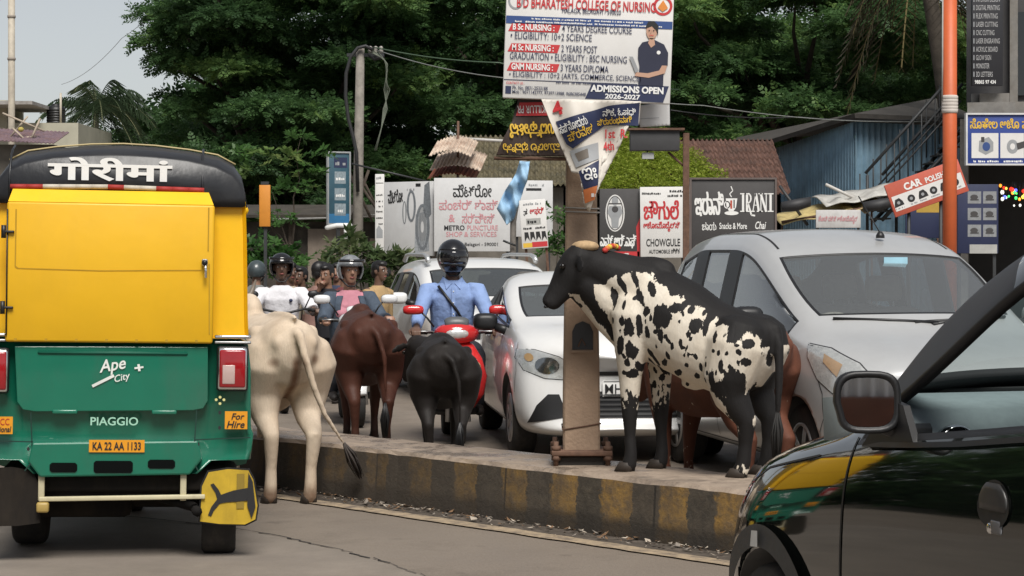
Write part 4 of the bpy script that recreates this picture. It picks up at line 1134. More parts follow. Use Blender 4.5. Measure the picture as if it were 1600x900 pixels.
# stair: two stringers, treads, rails with uprights
sd_ = 38.0
stair = thing("steel_stair", "black steel stair with thin railings rising to the right in front of the blue shed", "stair", (P(1350, 400, sd_).x, sd_, 0))
def SP(u, v, dy=0): p = P(u, v, sd_); return Vector((p.x - stair.location.x, dy, p.z))
for dy in (-.35, .45):
 b = MB(); b.tube([SP(1372, 345, dy), SP(1515, 196, dy)], .04, DKSTEEL, 6); b.build("stringer", stair)
 b = MB(); b.tube([SP(1347, 272, dy), SP(1478, 126, dy)] if dy < 0 else [SP(1385, 272, dy), SP(1512, 128, dy)], .032, DKSTEEL, 6); b.tube([SP(1360, 310, dy), SP(1495, 160, dy)], .018, DKSTEEL, 6)
 for k in range(7): b.tube([SP(1352 + k * 21, 268 - k * 23.4, dy), SP(1372 + k * 21, 345 - k * 22, dy)] if False else [SP(1350 + k * 21, 270 - k * 23.4, dy), SP(1350 + k * 21, 352 - k * 21.5, dy)], .014, DKSTEEL, 5)
 b.build("railing", stair)
b = MB()
for k in range(12): p = SP(1376 + k * 12, 342 - k * 12.4); b.box((p.x, .05, p.z), (.26, .8, .03), DKSTEEL)
b.build("treads", stair)
b = MB(); b.tube([SP(1350, 275, -.35), Vector((SP(1350, 275).x, -.35, 0.12))], .03, DKSTEEL, 6); b.tube([SP(1395, 330, -.35), Vector((SP(1395, 275).x, -.35, 0.12))], .03, DKSTEEL, 6); b.build("post", stair)
# awnings and sheets below the shed
aw = thing("patched_awning", "patched awning of pale and yellow sheets on poles below the blue shed", "awning", (P(1300, 400, 36.5).x, 36.5, .12))
def AP(u, v, dy=0): p = P(u, v, 36.5); return Vector((p.x - aw.location.x, dy, p.z - .12))
for i, (q, m) in enumerate(((((1214, 336), (1290, 318), (1370, 300), (1372, 316), (1300, 336), (1216, 350)), M("yellow tarpaulin", (.50, .40, .17), .7, var=.2, dirt=.5)), (((1280, 305), (1340, 296), (1425, 280), (1428, 292), (1350, 312), (1285, 322)), M("pale tarpaulin", (.46, .45, .42), .7, var=.2, dirt=.4)), (((1340, 318), (1420, 292), (1470, 275), (1474, 290), (1420, 312), (1345, 332)), M("cream tarpaulin", (.55, .50, .42), .7, var=.2, dirt=.4)))):
 n2 = len(q) // 2; top = [AP(*p, .9) for p in q[:n2]]; bot = [AP(*p, -.5) for p in reversed(q[n2:])]
 rows = []
 for j in range(6):
  t = j / 5; row = []
  for k in range(25):
   s2 = k / 24 * (n2 - 1); i0 = min(n2 - 2, int(s2)); fct = s2 - i0
   p = top[i0].lerp(top[i0 + 1], fct).lerp(bot[i0].lerp(bot[i0 + 1], fct), t); p.z += .04 * math.sin(k * 1.3 + i) * math.sin(math.pi * t) + .02 * math.sin(k * .7 + j); p.y += i * .05; row.append(p)
  rows.append(row)
 b = MB(); b.loft(rows, m, True, False, closed=False); o = b.build("sheet", aw); md = o.modifiers.new("t", 'SOLIDIFY'); md.thickness = .015
b = MB()
for u, v in ((1222, 345), (1362, 330), (1465, 285)): p = AP(u, v); b.tube([(p.x, 0, 0), (p.x, 0, p.z)], .02, RUST, 6)
b.tube([AP(1216, 348, -.45), AP(1470, 305, -.45)], .03, RUST, 6); b.tube([AP(1290, 288), AP(1340, 312)], .03, M("pale pipe", (.5, .48, .45), .6), 6); b.tube([AP(1218, 290), AP(1262, 352)], .03, DKSTEEL, 6)
b.build("pole_frame", aw)
for q in ((1235, 322, 44), (1362, 322, 46)):
 b = MB(); p = AP(q[0], q[1], -.7); b.loft([ring(p + Vector((-q[2] / 2 / 87, 0, -.03)), (0, .12, 0), (0, 0, .09), 10), ring(p + Vector((0, 0, .0)), (0, .13, 0), (0, 0, .11), 10), ring(p + Vector((q[2] / 2 / 87, 0, .06)), (0, .12, 0), (0, 0, .09), 10)], M("dark rolled tarpaulin", (.03, .03, .032), .6, var=.2)); b.build("tarpaulin_roll", aw)
nb_ = Board("name_board", "small whitish name board with faded pink letters under the patched awning", "sign", 1275, 328, 1345, 356, 35.0, M("whitish board", (.55, .54, .53), .6, dirt=.3), thick=.04)
nb_.text("ಟೋನಿ ವಕ್ಸ್ ಆಟೋಮೊಬೈಲ್", 1279, 350, 337, PINKP, 1340, bold=.012); nb_.done(legs=(1278, 1342), legw=.04, ground=.12)
# tilted car accessories sign
cs = Board("accessories_sign", "tilted red and white car accessories sign in front of the orange pole's shop", "shop sign", 1396, 266, 1518, 319, 33.0, M("sign red", (.50, .10, .06), .55, var=.1, dirt=.2), roll=R(-20), thick=.06)
cs.rect(1400, 287, 1515, 311, BOARDW, 1); cs.text("CAR", 1424, 285, 273, WHITEP, 1453, bold=.04); cs.text("POLISH", 1459, 285, 276, WHITEP, 1490, bold=.03)
for k, u in enumerate((1408, 1429, 1448, 1466, 1484, 1502)):
 cs.poly([(u - 7, 300), (u - 4, 293), (u + 3, 292), (u + 7, 298), (u + 8, 304), (u - 8, 305)], BLACKP, 2) if k % 2 == 0 else cs.ell(u, 299, 6, 6, BLACKP, 2)
 cs.ell(u, 299, 2.5, 2.5, GREYP, 3); cs.scrawl(u - 7, u + 7, 309, 306, GREYP, seed=k + 3)
cs.done(legs=(1440, 1500), legw=.05, ground=.12) if False else cs.done()
b = MB(); 
for u, v in ((1420, 300), (1470, 305)): p = P(u, v, 33.1); b.tube([(p.x, p.y, .12), tuple(p)], .03, DKSTEEL, 6)
b.tube([P(1405, 335, 33.1), P(1505, 300, 33.1)], .025, DKSTEEL, 6)
tag(b.build("sign_stand"), "thin dark posts that hold the tilted accessories sign", "stand")
# orange pole with tape
od = 29.0
op = thing("orange_pole", "bright orange steel pole wrapped with white tape near the right shops", "pole", (P(1484, 400, od).x, od, 0))
b = MB(); OR_ = M("orange pole paint", (.56, .115, .035), .5, var=.08, dirt=.15); s_ = FPX / od
b.tube([(0, 0, 0), (0, 0, P(0, -60, od).z)], 11 / s_, OR_, 20); b.build("shaft", op)
TAPE = M("white tape", (.60, .55, .50), .6, var=.1, dirt=.3)
for k in range(5):
 b = MB(); z = P(0, 153 + k * 5, od).z; b.lathe([(11.2 / s_, -.035), (12.6 / s_, -.02), (12.8 / s_, .02), (11.2 / s_, .035)], 'Z', TAPE, 20, (0, 0, z), Matrix.Translation((0, 0, z)) @ Matrix.Rotation(R(random.uniform(-6, 6)), 4, 'X') @ Matrix.Translation((0, 0, -z))); b.build("tape_wrap", op)
b = MB(); b.tube([(-11.5 / s_, -.03, P(0, -60, od).z), (-12 / s_, -.03, P(0, 100, od).z), (-13 / s_, -.04, P(0, 158, od).z)], .012, M("pale wire", (.33, .34, .32), .5), 5); b.build("cable", op)

# ---- right hand shop building
bd_ = 36.5
def BP(u, v, d=bd_): return P(u, v, d)
shop = thing("shop_building", "dark two storey shop building behind the orange pole, signs on its front", "building", (P(1510, 400, bd_).x, bd_, .0), R(-13))
DW = M("dark cladding", (.05, .05, .054), .7, var=.2, scale=3, dirt=.4, dirtcol=(.10, .09, .08)); GW = M("grey column plaster", (.21, .20, .185), .85, var=.2, dirt=.4)
def SB(u0, v0, u1, v1, dy, dep, m, b):
 a = P(u0, v0, bd_); c = P(u1, v1, bd_); b.box(((a.x + c.x) / 2 - shop.location.x, dy + dep / 2, (a.z + c.z) / 2), (abs(c.x - a.x), dep, abs(a.z - c.z)), m)
b = MB(); SB(1510, -250, 2500, 165, .15, 7, DW, b); b.build("upper_wall", shop)
b = MB(); SB(1512, 166, 2510, 184, -.9, 8, GW, b); b.build("floor_slab", shop)
b = MB(); SB(1576, -250, 1588, 165, -.02, .25, GW, b); b.build("column", shop)
b = MB(); SB(1588, 20, 1700, 150, .08, .1, M("dark window glass", (.012, .014, .016), .08, coat=.5), b); b.build("window", shop)
b = MB(); SB(1500, 184, 1512, 530, .3, 6, GW, b); SB(1512, 184, 2500, 530, 3.2, .2, M("dim shop interior", (.035, .032, .03), .8), b); b.build("ground_wall", shop)
b = MB(); SB(1530, 150, 1575, 165, -.5, .5, GW, b); b.tube([(P(1524, 400, bd_).x - shop.location.x, -.2, P(0, 178, bd_).z), (P(1524, 400, bd_).x - shop.location.x, -.2, P(0, 148, bd_).z)], .08, GW, 10); b.build("water_outlet", shop)
ls = Board("service_list_sign", "tall black sign with a column of white lines high on the shop building", "shop sign", 1519, -40, 1567, 134, 35.7, M("black list board", (.018, .018, .022), .5, var=.1), thick=.10)
for k, t in enumerate(("OUTDOOR", "INTERIOR DESIGN", "DIGITAL PRINTING", "FLEX PRINTING", "LASER CUTTING", "CNC CUTTING", "LASER ENGRAVING", "ACRYLIC BOARD", "GLOW SIGN", "MONOSTER", "3D LETTERS")):
 ls.d = Decal(); v = -14 + k * 13; ls.text(t, 1525, v + 4, v - 4, M("grey white print", (.42, .42, .42), .6), min(1562, 1525 + len(t) * 2.6), bold=.0); ls.rect(1521, v - 4, 1522.5, v + 4, GREYP); ls.d.build("lettering", ls.panel)
ls.d = Decal()
ls.text("98865 97 434", 1523, 131, 125, WHITEP, 1556, bold=.02); ls.done()
bs = Board("auto_parts_sign", "bright blue shop sign with yellow letters and two white picture panels", "shop sign", 1510, 178, 1640, 257, 35.2, M("sign blue", (.025, .055, .25), .45, var=.06), thick=.12, rim=M("white edge", (.6, .6, .6), .5))
bs.text("ಸೊಹೇಲ ಆಟೊ", 1516, 201, 185, YELP, 1592, bold=.035); bs.text("ಸ", 1597, 201, 185, YELP, 1612, bold=.03)
for u in (1518, 1563, 1600):
 bs.rect(u, 208, u + 42 if u < 1590 else 1636, 247, BOARDW)
bs.poly([(1530, 220), (1545, 214), (1552, 222), (1552, 236), (1540, 242), (1529, 236)], GREYP, 2); bs.ell(1541, 229, 6, 7, BLUEP, 3); bs.rect(1533, 214, 1538, 222, DKGREY, 3)
bs.ell(1582, 229, 9, 11, GREYP, 2); bs.ell(1582, 229, 4, 5, BOARDW, 3); bs.poly([(1588, 224), (1602, 220), (1602, 230), (1590, 234)], DKGREY, 3)
bs.scrawl(1516, 1560, 254, 250, WHITEP, seed=4); bs.scrawl(1568, 1630, 254, 250, WHITEP, seed=6); bs.done()
pb_ = Board("picture_panel", "dark blue standing panel with six grey product pictures under the blue sign", "sign", 1496, 288, 1560, 396, 34.0, M("panel navy", (.018, .025, .07), .55), thick=.06)
for r0 in range(3):
 for c0 in range(2):
  pb_.d = Decal(); u, v = 1512 + c0 * 24, 299 + r0 * 26; pb_.rect(u, v, u + 21, v + 19, M("product picture", (.24, .25, .26), .5, var=.2, scale=20)); pb_.ell(u + 10, v + 9, 6, 4, DKGREY, 2); pb_.rect(u + 4, v + 12, u + 17, v + 14, DKGREY, 3); pb_.d.build("picture", pb_.panel)
pb_.d = Decal()
pb_.rect(1515, 382, 1558, 396, M("grey strip print", (.38, .38, .36), .6)); pb_.done(legs=(1500, 1555), legw=.05, ground=.12)
yb = Board("shop_poster", "yellow and navy poster behind the foot of the orange pole", "poster", 1415, 312, 1480, 372, 34.6, NAVYP, thick=.04)
yb.rect(1432, 314, 1480, 332, M("mustard print", (.45, .29, .05), .55)); yb.done(legs=(1420, 1475), legw=.05, ground=.12)
# lit coloured lamps in the shop
def glow(name, col, st):
 m = bpy.data.materials.new(name); m.use_nodes = True; b_ = m.node_tree.nodes["Principled BSDF"]; b_.inputs["Base Color"].default_value = (*col, 1); b_.inputs["Emission Color"].default_value = (*col, 1); b_.inputs["Emission Strength"].default_value = st; return m
gm = [glow("red bulb", (1, .04, .02), .7), glow("green bulb", (.05, .8, .15), .8), glow("blue bulb", (.08, .12, 1), 1.0), glow("yellow bulb", (1, .75, .1), .6), glow("white bulb", (.9, .9, .85), .5), glow("orange bulb", (1, .3, .03), 1.0)]
lt = thing("bulb_strand", "cluster of coloured lit bulbs hanging in the dark shop under the blue sign", "lights", P(1585, 326, 35.5))
b = MB()
for k in range(30):
 u, v = random.uniform(1560, 1618), random.uniform(287, 322); p = P(u, v, 35.5 + random.uniform(-.1, .1)) - lt.location
 c_ = MB(); r0 = random.uniform(.016, .034); c_.ell(p, (r0, r0, r0 * 1.2), gm[k % 6], 8, 6); c_.build("bulb", lt); b.tube([p, (p.x, p.y, P(0, 284, 35.5).z - lt.location.z)], .004, BLACK, 4)
b.build("string", lt)

# ---- far left: rooftop wall, tank, pole and mast
lb = thing("rooftop_house", "distant pale concrete house with a flat stained parapet behind the rickshaw hood", "building", (P(60, 400, 72).x, 72, 0))
b = MB(); LW = M("stained cream wall", (.44, .42, .33), .85, var=.15, scale=.8, dirt=.6, dirtcol=(.15, .14, .11)); z = P(0, 192, 72).z
b.box((-.9, 3, z / 2), (4.6, 6, z), LW); b.build("wall", lb)
b = MB(); b.box((-1.5, .2, P(0, 163, 71).z), (3.4, 4, .12), M("weathered slab", (.36, .34, .32), .85, var=.2, dirt=.4), Matrix.Identity(4)); b.box((-2.2, 1.2, P(0, 178, 71).z), (2.2, 2.5, 1.1), LW); b.build("stair_head", lb)
tk = thing("water_tank", "black ribbed plastic water tank on the pale rooftop", "water tank", P(57, 192, 70))
tk.location.y = 73.0; tk.location.z = z
b = MB(); pr = [(.30, 0)]; 
for k in range(6): pr += [(.335, .04 + k * .09), (.335, .09 + k * .09), (.322, .10 + k * .09), (.322, .125 + k * .09)]
pr += [(.30, .62), (.14, .70), (.14, .74), (0.02, .745)]
b.lathe(pr, 'Z', BLACK, 26); b.build("body", tk)
fpz = thing("roof_mast", "tall slender weathered pole rising from the rooftop with the stair head", "pole", (P(18, 400, 68).x, 68, 0))
b = MB(); WP = M("weathered white pipe", (.48, .43, .35), .7, var=.15, dirt=.3); b.tube([(0, 0, 0), (0, 0, P(0, -120, 68).z)], .115, WP, 12); b.build("shaft", fpz)
for v in (26, 92): 
 b = MB(); b.lathe([(.12, -.05), (.14, -.03), (.14, .03), (.12, .05)], 'Z', M("pipe collar", (.3, .26, .22), .7), 14, (0, 0, P(0, v, 68).z)); b.build("collar", fpz)
an = thing("antenna_pole", "thin pale antenna pole on the edge of the rooftop wall", "antenna", P(87, 195, 71.8)); an.location = (P(87, 0, 71.8).x, 72.6, z)
b = MB(); b.tube([(0, 0, 0), (0, 0, 1.1)], .04, WP, 8); b.tube([(-.25, 0, .8), (.1, 0, .9)], .012, DKSTEEL, 5); b.build("mast", an)
tr = thing("tin_roof", "rusty purple tin roof with junk lying on it behind the rickshaw hood", "shed", P(20, 224, 40)); s_ = FPX / 40
tr.location.z = 0.12
b = MB(); zz = P(0, 224, 40).z - .12; rows = []
for j in range(2): rows.append([Vector(((k / 40 - .5) * 1.6, j * 1.4, zz + .30 * j + .02 * (k % 2) + (.08 * (1 - k / 40)))) for k in range(41)])
b.loft(rows, M("rusty purple sheet", (.16, .11, .13), .7, var=.3, dirt=.5, dirtcol=(.2, .10, .05)), False, False, closed=False); o = b.build("sheet", tr); md = o.modifiers.new("t", 'SOLIDIFY'); md.thickness = .02
b = MB(); b.box((-3.0, 1.6, zz / 2), (7.4, 2.4, zz), HUTW); b.build("wall", tr)
b = MB(); zz = zz + .12
for q in (((-.2, .5, .1), (.15, .6, .55)), ((-.05, .5, .1), (.32, .6, .15)), ((.25, .4, .05), (.42, .5, .5)), ((-.3, .4, .6), (.5, .5, .25)), ((-.1, .4, .3), (.2, .4, .02))): b.tube([Vector(q[0]) + Vector((0, 0, zz - .1)), Vector(q[1]) + Vector((0, 0, zz - .1))], .022, M("scrap timber", (.38, .32, .25), .85, var=.3), 6)
b.ell((.05, .45, zz + .18), (.06, .05, .05), M("dull yellow scrap", (.4, .33, .08), .7)); b.build("scrap", tr)

# ---- behind the camera, seen only in mirrors and paint: fence, shops and trees of the near side
fn = thing("corrugated_fence", "pale ribbed fence on a red brown plinth reflected in the black car's mirror", "fence", (5.5, -9, 0), rot=(0, 0, 0))
FW = M("pale fence sheet", (.78, .77, .75), .6, var=.08, dirt=.2)
corrugated(Vector((-9, 0)), Vector((30, 0)), .9, 2.6, FW, .13, .05).build("sheet", fn)
b = MB(); b.box((10.5, .05, .45), (39, .3, .9), M("red brown plinth", (.17, .07, .045), .85, var=.2, dirt=.3)); b.build("plinth", fn)
for i, (x, y, w, h, c_) in enumerate(((-9, 4, 5, 5.0, (.30, .25, .19)), (-14, 9, 6, 3.2, (.24, .13, .08)), (-15.5, 15.5, 6, 4.6, (.36, .33, .27)))):
 s2 = thing("roadside_shop", ("tan roadside shop block reflected in the black car's door", "rust brown low shop reflected in the black car's door", "pale roadside shop reflected in the black car's fender")[i], "building", (x, y, 0), R(60), "near side shops mirrored in the black car")
 m = M("shop plaster %s" % "abc"[i], c_, .85, var=.15, dirt=.4)
 b = MB(); b.box((0, 0, h / 2), (w, 4, h), m); b.build("wall", s2)
 b = MB(); b.box((0, -2.1, 1.3), (w * .6, .1, 2.2), M("dark shutter", (.05, .045, .04), .6)); b.box((0, 0, h + .1), (w + .5, 4.6, .2), GW); b.build("roof_slab", s2)
# ================================================================ vehicles
def car_station(x, pts, dx=None):
 dx = dx or {}
 return [Vector((x + dx.get(i, 0.0), p[0], p[1])) for i, p in enumerate(pts)]

def car_shell(st, glass, trim, mats, wells, well_r, creases=()):
 """closed cage -> smooth shell with wheel wells; glass faces leave as their own meshes.
 glass/trim: dict of (span, column) -> group name"""
 nS, nP = len(st), len(st[0])
 mb_v = []; idx = {}
 for i in range(nS):
  for j in range(nP):
   idx[(i, j, 1)] = len(mb_v); mb_v.append(st[i][j])
   if j in (0, nP - 1): idx[(i, j, -1)] = idx[(i, j, 1)]
   else:
    p = st[i][j]; idx[(i, j, -1)] = len(mb_v); mb_v.append(Vector((p.x, -p.y, p.z)))
 faces = []; mi = []; names = []
 groups = sorted(set(glass.values()))
 for i in range(nS - 1):
  for j in range(nP - 1):
   for sd in (1, -1):
    f = [idx[(i, j, sd)], idx[(i, j + 1, sd)], idx[(i + 1, j + 1, sd)], idx[(i + 1, j, sd)]]
    if sd < 0: f.reverse()
    faces.append(f)
    g = glass.get((i, j))
    if g: mi.append(2 + groups.index(g) * 2 + (0 if sd > 0 or g in ("windscreen", "rear_window") else 1))
    elif (i, j) in trim: mi.append(1)
    else: mi.append(0)
 for i in (0, nS - 1):
  for j in range(nP - 1):       # end caps as strips to the centre line
   a, b = idx[(i, j, 1)], idx[(i, j + 1, 1)]; c, d = idx[(i, j + 1, -1)], idx[(i, j, -1)]
   f = [a, b, c, d]; f = [q for k, q in enumerate(f) if q not in f[:k]]
   if len(f) < 3: continue
   if i == 0: f.reverse()
   faces.append(f); mi.append(0)
 me = bpy.data.meshes.new("cage"); me.from_pydata([tuple(p) for p in mb_v], [], faces)
 for m in mats[:2]: me.materials.append(m)
 for g in groups: me.materials.append(mats[2]); me.materials.append(mats[2])
 # distinct slots need distinct materials to survive: use index only
 me.polygons.foreach_set("material_index", mi)
 me.update()
 bm = bmesh.new(); bm.from_mesh(me)
 bmesh.ops.recalc_face_normals(bm, faces=bm.faces[:])
 cl = bm.edges.layers.float.new("crease_edge")
 bm.verts.ensure_lookup_table()
 for (i0, i1, j, w) in creases:
  for i in range(i0, i1):
   for sd in (1, -1):
    e = bm.edges.get([bm.verts[idx[(i, j, sd)]], bm.verts[idx[(i + 1, j, sd)]]])
    if e: e[cl] = w
 bm.to_mesh(me); bm.free()
 me = evaluated(me, [('SUBSURF', dict(levels=3, render_levels=3))])
 if wells:
  cut = MB()
  for (x, y, z) in wells:
   for sd in (1, -1):
    cut.lathe([(well_r, 0.38), (well_r, 1.3)], 'Y', None, 40, (x, 0, z), Matrix.Scale(sd, 4, (0, 1, 0)))
  cme = cut.mesh("cut"); 
  for m in (mats[0], mats[1]): cme.materials.append(m)
  cme.polygons.foreach_set("material_index", [1] * len(cme.polygons))
  co = bpy.data.objects.new("cutter", cme); COL.objects.link(co)
  me = evaluated(me, [('BOOLEAN', dict(operation='DIFFERENCE', object=co, solver='EXACT', material_mode='INDEX'))])
  bpy.data.objects.remove(co)
 bvh_v = [v.co.copy() for v in me.vertices]
 bvh = BVHTree.FromPolygons(bvh_v, [tuple(p.vertices) for p in me.polygons])
 bm = bmesh.new(); bm.from_mesh(me)
 out = {}
 for gi, g in enumerate(groups):
  for sd in (0, 1):
   k = 2 + gi * 2 + sd
   fs = [f for f in bm.faces if f.material_index == k]
   if not fs: continue
   old = set(bm.faces)
   bmesh.ops.inset_region(bm, faces=fs, thickness=0.019, depth=0.0, use_even_offset=True, use_boundary=True)
   inner = set(f for f in fs if f.is_valid and f in old)
   # inset ring faces take the same index: mark them as seal
   for f in bm.faces:
    if f not in old: f.material_index = 1
   vs = {}; vv = []; ff = []
   for f in inner:
    row = []
    for v in f.verts:
     if v not in vs: vs[v] = len(vv); vv.append(v.co - v.normal * 0.006)
     row.append(vs[v])
    ff.append(row)
   out.setdefault(g, []).append((vv, ff))
   bmesh.ops.delete(bm, geom=list(inner), context='FACES')
 me2 = bpy.data.meshes.new("shell"); bm.to_mesh(me2); bm.free()
 for m in (mats[0], mats[1], mats[3]): me2.materials.append(m)
 me2 = evaluated(me2, [('SOLIDIFY', dict(thickness=0.025, offset=-1, material_offset=2, material_offset_rim=1))])
 me2.polygons.foreach_set("use_smooth", [True] * len(me2.polygons))
 return me2, out, bvh

def patch(bvh, poly, frm, to3, off=0.004, res=0.05, thick=0.0):
 """flat outline -> sheet lying on the shell. to3(p,q)-> ray origin ; frm: ray direction"""
 bm = bmesh.new()
 vs = [bm.verts.new((p[0], p[1], 0)) for p in poly]
 bm.faces.new(vs)
 bmesh.ops.triangulate(bm, faces=bm.faces[:])
 for _ in range(5):
  lo = [e for e in bm.edges if e.calc_length() > res]
  if not lo: break
  bmesh.ops.subdivide_edges(bm, edges=lo, cuts=1)
  bmesh.ops.triangulate(bm, faces=bm.faces[:])
 d = Vector(frm).normalized(); last = None; bad = []
 for v in bm.verts:
  o = to3(v.co.x, v.co.y)
  h = bvh.ray_cast(o, d)
  if h[0] is None:
   bad.append(v); continue
  n = h[1] if h[1].dot(d) < 0 else -h[1]
  v.co = h[0] - d * off * 0.6 + n * off
 if bad: bmesh.ops.delete(bm, geom=bad, context='VERTS')
 bm.verts.index_update()
 r = ([v.co.copy() for v in bm.verts], [[q.index for q in f.verts] for f in bm.faces])
 bm.free()
 return r

def side_ray(sd):      # outline in (x, z), seen from the left (+1) or right (-1)
 return (0, -sd, 0), lambda p, q: Vector((p, sd * 3, q))
def front_ray(): return (-1, 0, 0), lambda p, q: Vector((4, p, q))
def diag_ray(sd, deg):  # from front corner; outline in (across, z): across measured along the screen plane
 a = R(deg); d = Vector((-math.cos(a), -sd * math.sin(a), 0)); t = Vector((-math.sin(a), sd * math.cos(a), 0))
 return d, lambda p, q: Vector((0, 0, q)) - d * 4 + t * p

def put(bvh, root, name, mat, poly, ray, off=0.004, res=0.05, mb=None):
 vs, fs = patch(bvh, poly, ray[0], ray[1], off, res)
 if mb is not None:
  mb.add(vs, fs, mat, True); return mb
 b = MB(); b.add(vs, fs, mat, True)
 return b.build(name, root)

def strip(pts, w):
 """polyline -> thin outline polygon"""
 L, Rr = [], []
 for i, p in enumerate(pts):
  a = Vector(pts[max(0, i - 1)]); b = Vector(pts[min(len(pts) - 1, i + 1)])
  t = (b - a).normalized(); n = Vector((-t.y, t.x)) * w / 2
  L.append(tuple(Vector(p) + n)); Rr.append(tuple(Vector(p) - n))
 return L + Rr[::-1]

class Gaps:
 """shut lines, each its own part"""
 def __init__(s): s.l = []
 def build(s, name, parent):
  for m in s.l:
   if m.f: m.build(name, parent)
def seam(bvh, mb, pts, ray, w=0.007, mat=None):
 if isinstance(mb, Gaps): mb.l.append(MB()); mb = mb.l[-1]
 for a, b in zip(pts, pts[1:]):
  vs, fs = patch(bvh, strip([a, b], w), ray[0], ray[1], 0.0015, 0.06)
  mb.add(vs, fs, mat or BLACKP)

def wheel(root, c, r, w, sd, rim=0.62, spokes=5, rim_mat=None, cover=True, turn=0.0):
 rim_mat = rim_mat or M("silver wheel", (0.42, 0.42, 0.42), 0.35, metal=0.7, var=0.1, dirt=0.5)
 T = Matrix.Translation(Vector(c)) @ Matrix.Rotation(turn, 4, 'Z')
 rr = r * rim
 b = MB()
 prof = [(rr, -w / 2 + .01), (r * .9, -w / 2), (r * .975, -w * .42), (r, -w * .3), (r, w * .3), (r * .975, w * .42), (r * .9, w / 2), (rr, w / 2 - .01)]
 b.lathe(prof, 'Y', RUBBER, 40, mtx=T)
 ty = b.build("wheel", root)
 h = MB()
 o = sd * (w / 2 - .005)
 s_ = Matrix.Scale(sd, 4, (0, 1, 0))
 h.lathe([(rr * 1.02, w * .28), (rr * 1.02, w * .5), (rr * .93, w * .5), (rr * .9, w * .30), (rr * .3, w * .26)], 'Y', rim_mat, 40, mtx=T @ s_)
 for k in range(spokes):
  q = Matrix.Rotation(2 * math.pi * k / spokes, 4, 'Y')
  h.loft([ring((rr * .12, w * .40, 0), (0, w * .07, 0), (0, 0, rr * .16), 8, 3), ring((rr * .55, w * .44, 0), (0, w * .05, 0), (0, 0, rr * .12), 8, 3),
    ring((rr * .95, w * .44, 0), (0, w * .05, 0), (0, 0, rr * .15), 8, 3)], rim_mat, mtx=T @ s_ @ q)
 h.lathe([(rr * .24, w * .3), (rr * .24, w * .46), (rr * .12, w * .5)], 'Y', rim_mat, 20, mtx=T @ s_)
 h.build("rim", ty)
 return ty

def cabin(root, xd, wid, zb, seat_x, right_hand=True, seat_mat=None, dash_mat=None, rows=2, wheel_mat=None):
 dash_mat = dash_mat or DARKIN; seat_mat = seat_mat or SEATCLOTH
 d = MB()
 d.loft([ring((xd + .45, 0, zb - .10), (0.02, 0, 0.0), (0, 0, .04), 4), ring((xd + .45, 0, zb - .1), (0, wid, 0), (0, 0, .02), 16, 6)], dash_mat) if False else None
 rings = []
 for yy in np.linspace(-wid, wid, 9):
  k = abs(yy) / wid
  rings.append([Vector((xd + .42 - .10 * k, yy, zb - .06)), Vector((xd + .12, yy, zb - .02)), Vector((xd, yy, zb - .07)), Vector((xd - .03, yy, zb - .20)),
                      Vector((xd + .03, yy, zb - .40)), Vector((xd + .42 - .1 * k, yy, zb - .40))])
 d.loft(rings, dash_mat, True)
 dsh = d.build("dashboard", root)
 ys = -0.36 if right_hand else 0.36
 sw = MB()
 Tm = Matrix.Translation((xd - .12, ys, zb - .07)) @ Matrix.Rotation(R(-62), 4, 'Y')
 pts = [(0.185 * math.cos(2 * math.pi * k / 28), 0.185 * math.sin(2 * math.pi * k / 28), 0) for k in range(29)]
 sw.tube(pts, .014, wheel_mat or BLACK, 8, mtx=Tm)
 sw.ell((0, 0, -.01), (.06, .07, .03), wheel_mat or BLACK, mtx=Tm)
 for q in (0, 150, 210):
  sw.tube([(0, 0, -.005), (.18 * math.sin(R(q)), .18 * math.cos(R(q)), 0)] if False else [(0, 0, -.005), (-.18 * math.cos(R(q + 180)), .18 * math.sin(R(q)), 0)], .016, wheel_mat or BLACK, 6, mtx=Tm)
 sw.tube([(0, 0, 0), (0, 0, -.3)], .03, DARKIN, 8, mtx=Tm)
 sw.build("steering_wheel", root)
 for r_ in range(rows):
  xs = seat_x - .85 * r_
  for y in (-.36, .36):
   s = MB()
   s.box((xs + .1, y, .50), (.5, .48, .16), seat_mat, bevel=.06)
   Tb = Matrix.Translation((xs - .16, y, .56)) @ Matrix.Rotation(R(-14), 4, 'Y')
   s.box((0, 0, .30), (.14, .48, .62), seat_mat, Tb, .06)
   st_ = s.build("seat", root)
   h = MB()
   h.box((-.0, 0, .74), (.10, .26, .18), seat_mat, Tb, .045)
   h.tube([(0, .06, .55), (0, .06, .72)], .008, STEEL, 6, mtx=Tb); h.tube([(0, -.06, .55), (0, -.06, .72)], .008, STEEL, 6, mtx=Tb)
   h.build("headrest", st_)
 return dsh

def wing_mirror(root, c, sd, paint, face=None, size=(.10, .19, .135), glassm=None, stalk=None):
 """housing with a recessed glass looking back"""
 c = Vector(c); L, W, Hh = size
 m = MB()
 rings = []
 for x, k in ((.5, .45), (.42, .72), (.2, .93), (-.15, 1.0), (-.45, 1.0), (-.5, .96)):
  rings.append(ring(c + Vector((x * L, 0, 0)), (0, W / 2 * k, 0), (0, 0, Hh / 2 * k), 24, 3.2))
 rings.append(ring(c + Vector((-.46 * L, 0, 0)), (0, W / 2 * .82, 0), (0, 0, Hh / 2 * .80), 24, 3.2))
 m.loft(rings, paint)
 if stalk is None: stalk = [(c.x + .0, c.y - sd * W * .42, c.z - Hh * .3), (c.x + .03, c.y - sd * (W * .5 + .09), c.z - Hh * .55)]
 m.tube(stalk, [Hh * .26, Hh * .3], BLACK, 10)
 hs_ = m.build("wing_mirror", root)
 g = MB()
 q = ring(c + Vector((-.47 * L, 0, 0)), (0, W / 2 * .80, 0), (0, 0, Hh / 2 * .78), 24, 3.2)
 g.add(q, [tuple(range(24))], glassm or CHROME)
 g.build("mirror_glass", hs_)
 return hs_

